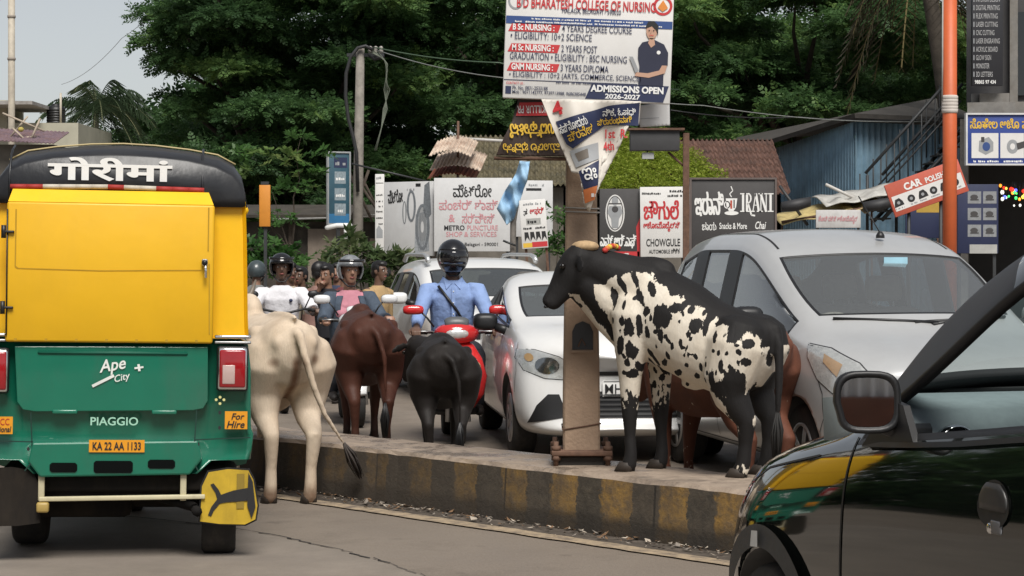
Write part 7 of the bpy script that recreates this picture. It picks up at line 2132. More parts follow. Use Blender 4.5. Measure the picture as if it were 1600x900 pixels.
 def mark(c):
  x, y, z = c[:, 0], c[:, 1], c[:, 2]
  m = np.zeros(len(c))
  yy = np.where(y > -.05, 0, .06)
  for sx, sz, rx, rz, an in spots:
   dx, dz = (x - sx - yy), (z - sz + yy); ca, sa = math.cos(an), math.sin(an)
   d = np.sqrt(((dx * ca + dz * sa) / (rx * 1.12)) ** 2 + ((-dx * sa + dz * ca) / (rz * 1.08)) ** 2); m = np.maximum(m, 1.0 - .5 * d)
  top = np.interp(x, [-.46, -.36, -.25, -.12, .02, .14, .26, .36, .5], [.81, .855, .885, .935, 1.02, 1.09, 1.16, 1.15, 1.12])
  m = np.maximum(m, gz(z, top - .125, top - .015) * (x < .50))
  m = np.where((x > .46) & (z > 1.02), np.maximum(m, .85), m); m = np.where((x > .52) & (z > .97), .95, m); m = np.where(x > .64, .98, m)
  m = np.where((x > .18) & (z < .50), np.maximum(m, .30 + .42 * gz(z, .50, .30)), m)
  m = np.where((x < -.14) & (z < .27), np.maximum(m, .60), m)
  m = np.where((y < -.02) & (z < .56), np.maximum(m, .95 * (x < -.1)), m)
  m = np.where(x < -.43, np.where((z > .70) | (x < -.465), .95, np.maximum(m, .46)), m)
  return m
 root = cattle("spotted_bull", "black and white spotted bull standing on the median with its head across the concrete pole", "bull", loc, hd, T, [fl, fr, hl, hr], neck, skull, coat, mark,
  tail=tail, tuft=((-.48, .06, .36), (-.475, .06, .10), .03, M("black tail hair", (.012, .011, .01), .7)), ears=ears, hump=[((.30, 0, 1.10), (.16, .075, .075)), ((.40, .02, .66), (.10, .06, .08)), ((.02, .0, .49), (.09, .03, .04))],
  eyes=[pl.lerp(mz, .30) + sd_ * .088 + up_ * .04, pl.lerp(mz, .30) - sd_ * .088 + up_ * .04], smooth=6, voxel=.011)
 n = MB(); 
 for s_ in (-1, 1): n.ell(mz + sd_ * s_ * .028 + ax * .022, (.011, .009, .009), BLACK, 8, 6)
 n.build("nostrils", root)
 h = MB(); h.ell(pl + Vector((-.01, -.01, .052)), (.078, .072, .034), M("tan forelock", (.42, .29, .16), .9, var=.3, scale=30), 14, 8); h.build("forelock", root)
 g = MB(); cl = [M("garland red", (.50, .04, .03), .7), M("garland yellow", (.70, .50, .06), .7), M("garland orange", (.62, .20, .04), .7)]
 for k in range(7):
  a = -.35 + .9 * k / 6; p = Vector((.50 - .02 * math.cos(a), .08 + .17 * math.sin(a), 1.075 + .155 * math.cos(a)))
  g.ell(p, (.016, .022, .016), cl[k % 3], 8, 6)
 g.build("garland", root)
 return root
build_spotted_bull()

def generic_cattle(name, label, cat, loc, heading, k, coat, mark=None, gait=0.0, tail=None, tuft_mat=None, hump_h=.09, head_low=0.0, voxel=.013, group=None, horn=True, width=1.0, look=0.0, udder=False):
 """standing zebu scaled by k (1 = 1.2 m at the withers); gait shifts the legs"""
 def S(p): return (p[0] * k, p[1] * k * width, p[2] * k)
 T = [(-.81, 0, .97, .05, .06, 2), (-.78, 0, .95, .12, .12, 2), (-.70, 0, .93, .205, .205, 2.1), (-.55, 0, .90, .248, .245, 2.1), (-.38, 0, .87, .232, .272, 2.1), (-.15, 0, .83, .268, .315, 2.1), (.10, 0, .82, .275, .320, 2.1), (.32, 0, .85, .235, .32, 2.1), (.48, 0, .88, .19, .28, 2), (.60, 0, .92, .13, .20, 2)]
 T = [(x * k, y * k, z * k, w * k * width, h * k, p) for x, y, z, w, h, p in T]
 g = gait
 def leg(pts, rad): return [[S(p) for p in pts], [r * k for r in rad]]
 legs = [leg([(-.56, .15, .86), (-.51, .165, .66), (-.57, .15, .52), (-.70 + g, .135, .42), (-.66 + g, .125, .22), (-.65 + g, .125, .10), (-.63 + g, .125, .04)], [.185, .132, .080, .052, .036, .042, .047]),
   leg([(-.56, -.15, .86), (-.51, -.165, .66), (-.57, -.15, .52), (-.70 - g, -.135, .42), (-.66 - g, -.125, .22), (-.65 - g, -.125, .10), (-.63 - g, -.125, .04)], [.185, .132, .080, .052, .036, .042, .047]),
   leg([(.36, .14, .86), (.35, .155, .64), (.36 - g, .13, .38), (.36 - g * 1.3, .125, .20), (.35 - g * 1.3, .125, .10), (.37 - g * 1.3, .125, .04)], [.13, .085, .050, .034, .038, .045]),
   leg([(.36, -.14, .86), (.35, -.155, .64), (.36 + g, -.13, .38), (.36 + g * 1.3, -.125, .20), (.35 + g * 1.3, -.125, .10), (.37 + g * 1.3, -.125, .04)], [.13, .085, .050, .034, .038, .045])]
 hz_ = 1.12 - head_low; lk = look
 neck = [leg([(.38, 0, 1.0), (.58, lk * .2, 1.0 + (hz_ - 1.12) * .3), (.80, lk * .6, hz_)], [.19, .155, .115]), leg([(.46, 0, .82), (.62, lk * .25, .88), (.80, lk * .6, hz_ - .06)], [.16, .12, .09])]
 pl = Vector((.82, lk * .7, hz_ + .03)); mz = Vector((1.15, lk, hz_ - .30)); ax = (mz - pl).normalized(); sd_ = Vector((-lk * 1.2, 1, 0)).normalized(); up_ = ax.cross(sd_).normalized()
 def sk(t, w, h): return (Vector(S(pl.lerp(mz, t))), sd_ * w * k, up_ * h * k, 2.2)
 skull = [sk(-.16, .06, .06), sk(-.04, .095, .095), sk(.2, .10, .105), sk(.5, .08, .09), sk(.8, .06, .07), sk(1.0, .06, .058), sk(1.06, .04, .035)]
 ears = []
 for s_ in (-1, 1):
  b0 = pl + sd_ * s_ * .09; d = (sd_ * s_ * .9 + Vector((-.25, 0, -.3))).normalized()
  ears.append(([Vector(S(b0)), Vector(S(b0 + d * .08)), Vector(S(b0 + d * .16)), Vector(S(b0 + d * .21))], [.03 * k, .055 * k, .045 * k, .01 * k], (Vector((.2, .1, -.95)), Vector((.9, 0, .1)))))
 horns = None
 if horn:
  horns = []
  for s_ in (-1, 1):
   b0 = pl + sd_ * s_ * .07 + Vector((-.02, 0, .06)); horns.append(([S(b0), S(b0 + sd_ * s_ * .08 + Vector((0, 0, .06))), S(b0 + sd_ * s_ * .12 + Vector((.02, 0, .15)))], [.026 * k, .02 * k, .006 * k]))
 tl = tail or [(-.78, 0, 1.03), (-.84, 0, 1.0), (-.87, .01, .85), (-.86, .01, .65), (-.85, .0, .48)]
 tl = [S(p) for p in tl]
 tr = list(np.linspace(.036, .012, len(tl)) * k)
 e = Vector(tl[-1]); pr = Vector(tl[-2]); te = e + (e - pr).normalized() * .22 * k + Vector((0, 0, -.05 * k))
 return cattle(name, label, cat, loc, heading, T, legs, neck, skull, coat, mark, tail=(tl, tr), tuft=(e, te, .035 * k, tuft_mat or BLACK), ears=ears, horns=horns,
  extra=[(S((-.47, .195, 1.045)), (.08 * k, .05 * k, .05 * k)), (S((-.47, -.195, 1.045)), (.08 * k, .05 * k, .05 * k)), (S((-.73, .115, .99)), (.06 * k, .045 * k, .055 * k)), (S((-.73, -.115, .99)), (.06 * k, .045 * k, .055 * k)), (S((-.45, 0, 1.145)), (.34 * k, .035 * k, .035 * k)), (S((-.05, 0, 1.125)), (.34 * k, .035 * k, .03 * k))],
  hump=[(S((.34, 0, 1.16)), (.17 * k, .08 * k, hump_h * k)), (S((.52, 0, .70)), (.12 * k, .05 * k, .12 * k))], eyes=[S(pl.lerp(mz, .32) + sd_ * .088 + up_ * .04 * (1 if up_.z > 0 else -1)), S(pl.lerp(mz, .32) - sd_ * .088 + up_ * .04 * (1 if up_.z > 0 else -1))], voxel=voxel, group=group,
  udder=[(S((-.45, 0, .56)), (.13 * k, .11 * k, .08 * k))] if udder else None)

# white cow walking away in front of the median
def mark_white(c):
 x, y, z = c[:, 0], c[:, 1], c[:, 2]
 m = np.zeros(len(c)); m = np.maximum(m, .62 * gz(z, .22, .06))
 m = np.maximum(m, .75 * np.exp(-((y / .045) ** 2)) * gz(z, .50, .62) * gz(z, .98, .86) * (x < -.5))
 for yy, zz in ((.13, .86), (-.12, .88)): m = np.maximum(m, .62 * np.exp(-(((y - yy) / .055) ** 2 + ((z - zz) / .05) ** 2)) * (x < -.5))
 return m
WC = coat_mat("cream hide", (.72, .60, .47), (.17, .088, .050), (.56, .44, .32), scale=6)
generic_cattle("white_cow", "cream white cow walking away between the auto rickshaw and the median", "cow", (-1.58, 12.99, 0), math.pi / 2 + R(22), .985, WC, mark_white, gait=.05, width=.90,
 tail=[(-.78, 0, 1.06), (-.84, -.005, 1.04), (-.885, -.03, .90), (-.89, -.09, .72), (-.87, -.17, .56), (-.83, -.27, .44), (-.80, -.33, .37)], tuft_mat=M("grey tail hair", (.05, .04, .035), .8), hump_h=.12)
# red brown cow beyond the median
def mark_brown(c):
 x, y, z = c[:, 0], c[:, 1], c[:, 2]; return .7 * gz(z, .35, .1) + .5 * gz(x, .35, .8)
BC = coat_mat("red brown hide", (.082, .030, .019), (.022, .012, .009), (.052, .020, .013), rough=.55, scale=5)
generic_cattle("brown_cow", "glossy red brown cow seen from behind in front of the woman on the scooter", "cow", (-1.17, 16.2, 0), math.pi / 2 + R(9), .925, BC, mark_brown, gait=.05, horn=False, head_low=.3,
 tail=[(-.78, 0, 1.03), (-.84, -.04, .98), (-.87, -.09, .80), (-.86, -.10, .60), (-.85, -.10, .42)], hump_h=.05)
def mark_black(c): return np.zeros(len(c))
KC = coat_mat("black brown hide", (.022, .018, .016), (.01, .01, .01), (.012, .010, .009), rough=.6, scale=6)
generic_cattle("black_calf", "black calf facing the red scooter, seen from behind over the median", "calf", (-.50, 14.62, 0), math.pi / 2 + R(4), .80, KC, mark_black, gait=.04,
 tail=[(-.78, 0, 1.03), (-.84, -.06, .98), (-.87, -.11, .80), (-.86, -.12, .60), (-.85, -.12, .45)], hump_h=.02, horn=False, width=1.02, head_low=.1, look=.28)
# brown and white animal beyond the spotted bull
def mark_b2(c):
 x, y, z = c[:, 0], c[:, 1], c[:, 2]
 return .30 + .12 * gz(z, .5, .1)
B2 = coat_mat("russet hide with white flecks", (.16, .060, .035), (.50, .40, .31), (.105, .042, .028), rough=.65, patch=True)
generic_cattle("russet_cow", "russet cow with white flecks half hidden behind the spotted bull", "cow", (1.21, 12.72, 0), math.atan2(.89, -.45), .98, B2, mark_b2, gait=.03, horn=False,
 tail=[(-.78, 0, 1.03), (-.84, .03, .98), (-.88, .06, .80), (-.88, .06, .60), (-.86, .05, .40)], hump_h=.03, head_low=.25, look=-.2, width=.88)

# ================================================================ people and two wheelers
SKIN = M("brown skin", (.25, .135, .088), .5, var=.08, scale=14)
SKINL = M("light brown skin", (.36, .20, .135), .5, var=.08, scale=14)
SKIND = M("dark brown skin", (.135, .075, .05), .5, var=.1, scale=14)
HAIR = M("black hair", (.010, .009, .009), .45, var=.3, scale=40)
LIPS = M("lips", (.24, .07, .06), .4)

def helmet_mesh(b, c, r, mat, full, visor=None, trim=None, Tm=None):
 seg, rg_ = 40, 26; vs = []; idx = {}
 sh = MB()
 def pt(i, j, k=1.0):
  th = math.pi * i / rg_; ph = 2 * math.pi * j / seg
  x, y, z = math.sin(th) * math.cos(ph), math.sin(th) * math.sin(ph), math.cos(th)
  fx = 1.0 + .10 * max(0, x) * (1 if full else 0); bz = 1.0 if z > 0 else 1.08
  return Vector((c[0] + r[0] * x * fx * k, c[1] + r[1] * y * k * (1 - .10 * max(0, -z)), c[2] + r[2] * z * bz * k))
 def kind(i, j):
  th = math.degrees(math.pi * (i + .5) / rg_) ; ph = math.degrees(2 * math.pi * (j + .5) / seg); ph = ph if ph < 180 else ph - 360
  el = 90 - th
  if el < (-58 if full else -35): return None
  if full:
   if abs(ph) < 62 and -22 < el < 18: return 'v'
   return 's'
  if abs(ph) < 60 and el < 14: return None
  return 's'
 g = {}
 for i in range(rg_):
  for j in range(seg):
   q = kind(i, j)
   if not q: continue
   g.setdefault(q, []).append((i, j))
 for q, cells in g.items():
  m = MB()
  for k, flip in ((1.0, False), (.90, True)):
   for i, j in cells:
    p = [pt(i, j, k), pt(i + 1, j, k), pt(i + 1, j + 1, k), pt(i, j + 1, k)]
    m.add(p, [(0, 1, 2, 3) if not flip else (3, 2, 1, 0)], mat if q == 's' else (visor or EYE_), True)
  # rims
  cs = set(cells)
  for i, j in cells:
   for di, dj, a, d in ((-1, 0, (i, j), (i, j + 1)), (1, 0, (i + 1, j), (i + 1, j + 1)), (0, -1, (i, j), (i + 1, j)), (0, 1, (i, j + 1), (i + 1, j + 1))):
    nb = (i + di, (j + dj) % seg)
    if nb not in cs: m.add([pt(*a, 1.0), pt(*d, 1.0), pt(*d, .90), pt(*a, .90)], [(0, 1, 2, 3)], mat if q == 's' else BLACK, False)
  bm = bmesh.new(); me = m.mesh("x"); bm.from_mesh(me); bmesh.ops.remove_doubles(bm, verts=bm.verts[:], dist=.0004); bmesh.ops.recalc_face_normals(bm, faces=bm.faces[:]); bm.to_mesh(me); bm.free()
  yield q, me

def hand_shape(b, c, fwd, side, up, s=1.0, grip=True, thumb=1):
 """palm with four curled fingers and a thumb; fwd along the fingers, up is the back of the hand"""
 c, fwd, side, up = Vector(c), Vector(fwd).normalized(), Vector(side).normalized(), Vector(up).normalized()
 b.loft([ring(c - fwd * .045 * s, side * .026 * s, up * .02 * s, 10), ring(c, side * .040 * s, up * .017 * s, 10, 2.5), ring(c + fwd * .042 * s, side * .042 * s, up * .014 * s, 10, 2.5)], None)
 for i, (o, L) in enumerate(((-.031, .065), (-.011, .078), (.010, .073), (.030, .058))):
  p = c + fwd * .035 * s + side * o * s
  if grip: pts = [p, p + fwd * L * .42 * s + up * .006 * s, p + fwd * L * .62 * s - up * L * .38 * s, p + fwd * L * .34 * s - up * L * .66 * s]
  else: pts = [p, p + fwd * L * .45 * s, p + fwd * L * .8 * s - up * L * .18 * s, p + fwd * L * s - up * L * .4 * s]
  b.tube(pts, [.0098 * s, .0092 * s, .0085 * s, .0075 * s], None, 7, round_ends=True)
 t0 = c - fwd * .02 * s + side * thumb * -.032 * s
 b.tube([t0, t0 + fwd * .03 * s - side * thumb * .022 * s - up * .012 * s, t0 + fwd * .058 * s - side * thumb * .012 * s - up * .03 * s], [.013 * s, .011 * s, .009 * s], None, 7, round_ends=True)

def person(name, label, loc, heading, hip_z=.78, seated=True, shirt=None, trousers=None, skin=None, helmet=None, hair=None, hands=None, sc=1.0, lean=.06, sleeve='long', jacket=None, face_turn=0.0, female=False,
           visor=None, hold=None, badge=None, voxel=.008, collar=False, nod=0.0, strap=False):
 """x forward. hands: two targets (right, left). torso rises from the hips; legs seated astride or standing"""
 root = thing(name, label, "person", loc, heading); root.scale = (sc, sc, sc)
 skin = skin or SKIN; TR = trousers or M("dark trousers", (.02, .022, .03), .85, var=.15)
 hp = Vector((0, 0, hip_z)); ch = hp + Vector((lean * .8, 0, .40)); nk = hp + Vector((lean, 0, .555)); hdc = nk + Vector((.03 + nod * .1, 0, .165 - abs(nod) * .05))
 sw = .175 if female else .20
 shd = [hp + Vector((lean * .95, -sw, .475)), hp + Vector((lean * .95, sw, .475))]
 hands = hands or [(.35, -.28, hip_z + .12), (.35, .28, hip_z + .12)]
 elbows = []
 for s_, h in zip(shd, hands):
  h = Vector(h); m = s_.lerp(h, .5); L = (h - s_).length; bend_ = math.sqrt(max(.0, .29 ** 2 - (L / 2) ** 2)) if L < .58 else .02
  sgn = -1 if s_.y < 0 else 1; d = Vector((-.22, sgn * .34, -.9)).normalized(); elbows.append(m + d * max(.04, bend_ * .8))
 b = MB()
 # skin: torso core, neck, head, forearms, hands, feet ankles
 b.loft([ring(hp + Vector((0, 0, -.05)), (.09, 0, 0), (0, .13, 0), 14), ring(hp + Vector((lean * .4, 0, .2)), (.085, 0, 0), (0, .12, 0), 14), ring(ch, (.09, 0, 0), (0, .14, 0), 14), ring(nk, (.05, 0, 0), (0, .06, 0), 14)], None)
 b.tube([nk - Vector((0, 0, .05)), nk + Vector((.01, 0, .04)), hdc + Vector((-.01, 0, -.06))], [.062, .056, .058], None, 14, round_ends=True)
 F = Matrix.Translation(hdc) @ Matrix.Rotation(face_turn, 4, 'Z') @ Matrix.Rotation(nod, 4, 'Y')
 b.ell((-.012, 0, .03), (.098, .077, .098), None, 20, 14, F)
 b.loft([ring((.02, 0, .04), (.075, 0, 0), (0, .068, 0), 16), ring((.028, 0, -.03), (.066, 0, 0), (0, .060, 0), 16), ring((.034, 0, -.08), (.05, 0, 0), (0, .045, 0), 16), ring((.045, 0, -.108), (.03, 0, 0), (0, .026, 0), 16)], None, mtx=F)
 b.loft([ring((.090, 0, .025), (.010, 0, 0), (0, .010, 0), 8), ring((.102, 0, -.005), (.014, 0, 0), (0, .013, 0), 8), ring((.107, 0, -.022), (.014, 0, 0), (0, .017, 0), 8), ring((.090, 0, -.034), (.01, 0, 0), (0, .012, 0), 8)], None, mtx=F)
 for s_ in (-1, 1): b.loft([ring((-.005, s_ * .076, .03), (.024, 0, 0), (0, .008, .0), 8), ring((-.01, s_ * .086, .0), (.02, 0, 0), (0, .009, 0), 8), ring((-.002, s_ * .08, -.03), (.012, 0, 0), (0, .007, 0), 8)], None, mtx=F)
 for s_ in (-1, 1): b.ell((.082, s_ * .031, .034), (.016, .024, .008), None, 8, 6, F)          # brow ridge
 for i in (0, 1):
  h = Vector(hands[i]); d = (h - elbows[i]).normalized(); wr = h - d * .05
  b.tube([shd[i], elbows[i], elbows[i].lerp(wr, .5), wr], [.05, .040, .036, .026], None, 12, round_ends=True)
  side = Vector((0, 1, 0)) if abs(d.y) < .8 else Vector((1, 0, 0)); up = side.cross(d) * -1
  if up.z < 0: up = -up
  hand_shape(b, h, d, d.cross(up), up, 1.0, True, 1 if i else -1)
 me = fuse(b, voxel, 4, .5); link(me, "body", root, mats=[skin])
 # face features
 fm = MB()
 for s_ in (-1, 1):
  e = MB(); e.ell((.083, s_ * .031, .012), (.008, .014, .008), M("eye white", (.6, .58, .55), .3), 10, 8, F); e.ell((.0885, s_ * .030, .012), (.004, .0065, .0065), EYE_, 8, 6, F); e.build("eye", root)
  fm.loft([ring((.092, s_ * .016, .040), (.004, 0, 0), (0, 0, .003), 6), ring((.093, s_ * .034, .045), (.005, 0, 0), (0, 0, .005), 6), ring((.078, s_ * .055, .036), (.004, 0, 0), (0, 0, .003), 6)], HAIR, mtx=F)
 fm.build("eyebrows", root)
 lp = MB(); lp.loft([ring((.080, -.024, -.058), (.004, 0, 0), (0, 0, .003), 8), ring((.092, -.01, -.056), (.006, 0, 0), (0, 0, .008), 8), ring((.093, .01, -.056), (.006, 0, 0), (0, 0, .008), 8), ring((.080, .024, -.058), (.004, 0, 0), (0, 0, .003), 8)], LIPS, mtx=F); lp.build("lips", root)
 # shirt
 c = MB(); w0 = .9 if female else 1.0
 c.loft([ring(hp + Vector((-.01, 0, -.06)), (.135, 0, 0), (0, .175 * w0, 0), 18, 2.3), ring(hp + Vector((lean * .2, 0, .10)), (.125, 0, 0), (0, .165 * w0, 0), 18, 2.3), ring(hp + Vector((lean * .6, 0, .28)), (.130, 0, 0), (0, .178 * w0, 0), 18, 2.3),
   ring(ch + Vector((0, 0, .01)), (.128, 0, 0), (0, .195 * w0, 0), 18, 2.3), ring(nk + Vector((-.005, 0, -.06)), (.095, 0, 0), (0, .150 * w0, 0), 18, 2.1), ring(nk + Vector((0, 0, -.005)), (.072, 0, 0), (0, .080, 0), 18)], None)
 if female: 
  for s_ in (-1, 1): c.ell(ch + Vector((.085, s_ * .075, -.06)), (.06, .07, .065))
 for i in (0, 1):
  h = Vector(hands[i]); d = (h - elbows[i]).normalized(); cuff = h - d * .075
  inner = shd[i] * .75 + nk * .25 + Vector((0, 0, -.04))
  if sleeve == 'long' : c.tube([inner, shd[i] + Vector((0, 0, -.01)), shd[i].lerp(elbows[i], .5), elbows[i], elbows[i].lerp(cuff, .5), cuff], [.080, .074, .062, .054, .047, .040], None, 14, round_ends=False)
  else: c.tube([inner, shd[i] + Vector((0, 0, -.01)), shd[i].lerp(elbows[i], .45), shd[i].lerp(elbows[i], .85)], [.080, .076, .068, .072], None, 14)
 me = fuse(c, .010, 5, .5); sh = link(me, "shirt", root, mats=[shirt or WHITEP])
 if jacket:
  j = MB()
  for s_ in (-1, 1):
   rows = []
   for z, fw, yw in ((-.07, .150, .185), (.10, .14, .178), (.28, .145, .192), (.41, .142, .208), (.50, .10, .15)):
    row = []
    for a in np.linspace(R(28), R(182), 14): row.append(hp + Vector((lean * min(1, z / .5 + .2) + fw * math.cos(a), s_ * yw * math.sin(a), z)))
    rows.append(row)
   j.loft(rows, jacket, True, False, closed=False)
  o = j.build("jacket", root); md = o.modifiers.new("t", 'SOLIDIFY'); md.thickness = .014
  j = MB()
  for i in (0, 1):
   h = Vector(hands[i]); d = (h - elbows[i]).normalized(); cuff = h - d * .07
   j.tube([shd[i] * .8 + nk * .2 + Vector((0, 0, -.03)), shd[i] + Vector((0, 0, 0)), shd[i].lerp(elbows[i], .5), elbows[i], elbows[i].lerp(cuff, .5), cuff], [.086, .082, .070, .062, .056, .050], None, 14)
  link(fuse(j, .012, 4, .5), "jacket_sleeves", root, mats=[jacket])
 if collar:
  k = MB()
  for s_ in (-1, 1): k.add([nk + Vector((.085, s_ * .012, -.03)), nk + Vector((.045, s_ * .078, .022)), nk + Vector((-.05, s_ * .07, .03)), nk + Vector((.02, s_ * .11, -.035)), nk + Vector((.095, s_ * .055, -.075))], [(0, 1, 2, 3, 4)], shirt)
  o = k.build("collar", root); md = o.modifiers.new("t", 'SOLIDIFY'); md.thickness = .006
  k = MB(); k.box(ch + Vector((.132, 0, -.10)), (.004, .03, .40), shirt, bevel=.001); 
  for q in range(4): k.ell(ch + Vector((.137, 0, .06 - q * .09)), (.003, .006, .006), WHITEP, 6, 5)
  k.build("button_placket", root)
 if strap:
  k = MB(); k.tube([shd[0] + Vector((.09, .08, .03)), ch + Vector((.14, .02, -.08)), hp + Vector((.13, .17, .08))], .012, BLACK, 6); k.build("bag_strap", root)
 if badge:
  k = MB(); k.lathe([(.018, 0), (.018, .002)], 'X', badge, 14, tuple(ch + Vector((.128, .09, .0)))); k.build("badge", root)
 # trousers and shoes
 t = MB()
 feet = []
 for s_ in (-1, 1):
  if seated: pts = [hp + Vector((0, s_ * .09, -.03)), hp + Vector((.22, s_ * .15, -.02)), hp + Vector((.43, s_ * .17, -.04)), hp + Vector((.42, s_ * .175, -.26)), Vector((.38, s_ * .18, .30))]
  else: pts = [hp + Vector((0, s_ * .085, -.03)), hp + Vector((.01, s_ * .09, -.2)), Vector((.02, s_ * .095, hip_z * .52)), Vector((0, s_ * .10, hip_z * .3)), Vector((-.01, s_ * .10, .09))]
  t.tube(pts, [.115, .092, .072, .062, .055], None, 14, round_ends=True); feet.append(pts[-1])
 t.ell(hp + Vector((-.02, 0, -.03)), (.13, .17, .11), None)
 link(fuse(t, .012, 5, .5), "trousers", root, mats=[TR])
 for f in feet:
  k = MB(); fz = max(.0, f.z - .09); k.loft([ring((f.x - .08, f.y, fz + .045), (.0, .032, 0), (0, 0, .04), 12), ring((f.x - .02, f.y, fz + .055), (0, .042, 0), (0, 0, .055), 12), ring((f.x + .08, f.y, fz + .04), (0, .045, 0), (0, 0, .038), 12), ring((f.x + .16, f.y, fz + .028), (0, .03, 0), (0, 0, .024), 12)], M("dark shoe", (.025, .02, .018), .6)); k.build("shoe", root)
 if helmet:
  mat, full = helmet
  hc = tuple((F @ Vector((.0, 0, .02)))); k0 = None
  parts = list(helmet_mesh(None, (0, 0, .015), (.148, .128, .142) if full else (.142, .124, .138), mat, full, visor))
  ho = None
  for q, me in sorted(parts, key=lambda p: p[0]):
   for v in me.vertices: v.co = F @ v.co
   o = link(me, "helmet" if q == 's' else "visor", ho or root)
   if q == 's': ho = o
  if not full:
   k = MB(); rows = []
   for el in (16, 5, -12):
    rows.append([F @ Vector((.166 * math.cos(R(a)) * math.cos(R(el * .5)), .142 * math.sin(R(a)), .015 + .15 * math.sin(R(el + 14)) + .02)) for a in range(-62, 63, 8)])
   if visor: k.loft(rows[:2], visor, True, False, closed=False); o = k.build("visor", ho); md = o.modifiers.new("t", 'SOLIDIFY'); md.thickness = .004
  k = MB(); k.tube([F @ Vector((.01, -.10, -.06)), F @ Vector((.05, -.03, -.135)), F @ Vector((.05, .03, -.135)), F @ Vector((.01, .10, -.06))], .008, BLACK, 6); k.build("chin_strap", ho or root)
 elif hair:
  k = MB(); k.ell((-.022, 0, .045), (.106, .088, .102), None, 20, 14, F); 
  if hair == 'short': k.ell((.03, 0, .10), (.07, .07, .04), None, 12, 8, F); k.ell((-.06, 0, -.01), (.06, .075, .08), None, 12, 8, F)
  else: k.ell((-.06, 0, -.05), (.06, .08, .14), None, 12, 8, F); k.ell((.02, 0, .10), (.075, .075, .04), None, 12, 8, F)
  me = fuse(k, .010, 3, .5)
  bm = bmesh.new(); bm.from_mesh(me); Fi = F.inverted()
  dl = [v for v in bm.verts if (lambda p: p.x > .045 and p.z < .075)(Fi @ v.co)]
  bmesh.ops.delete(bm, geom=dl, context='VERTS'); bm.to_mesh(me); bm.free()
  link(me, "hair", root, mats=[HAIR])
 return root

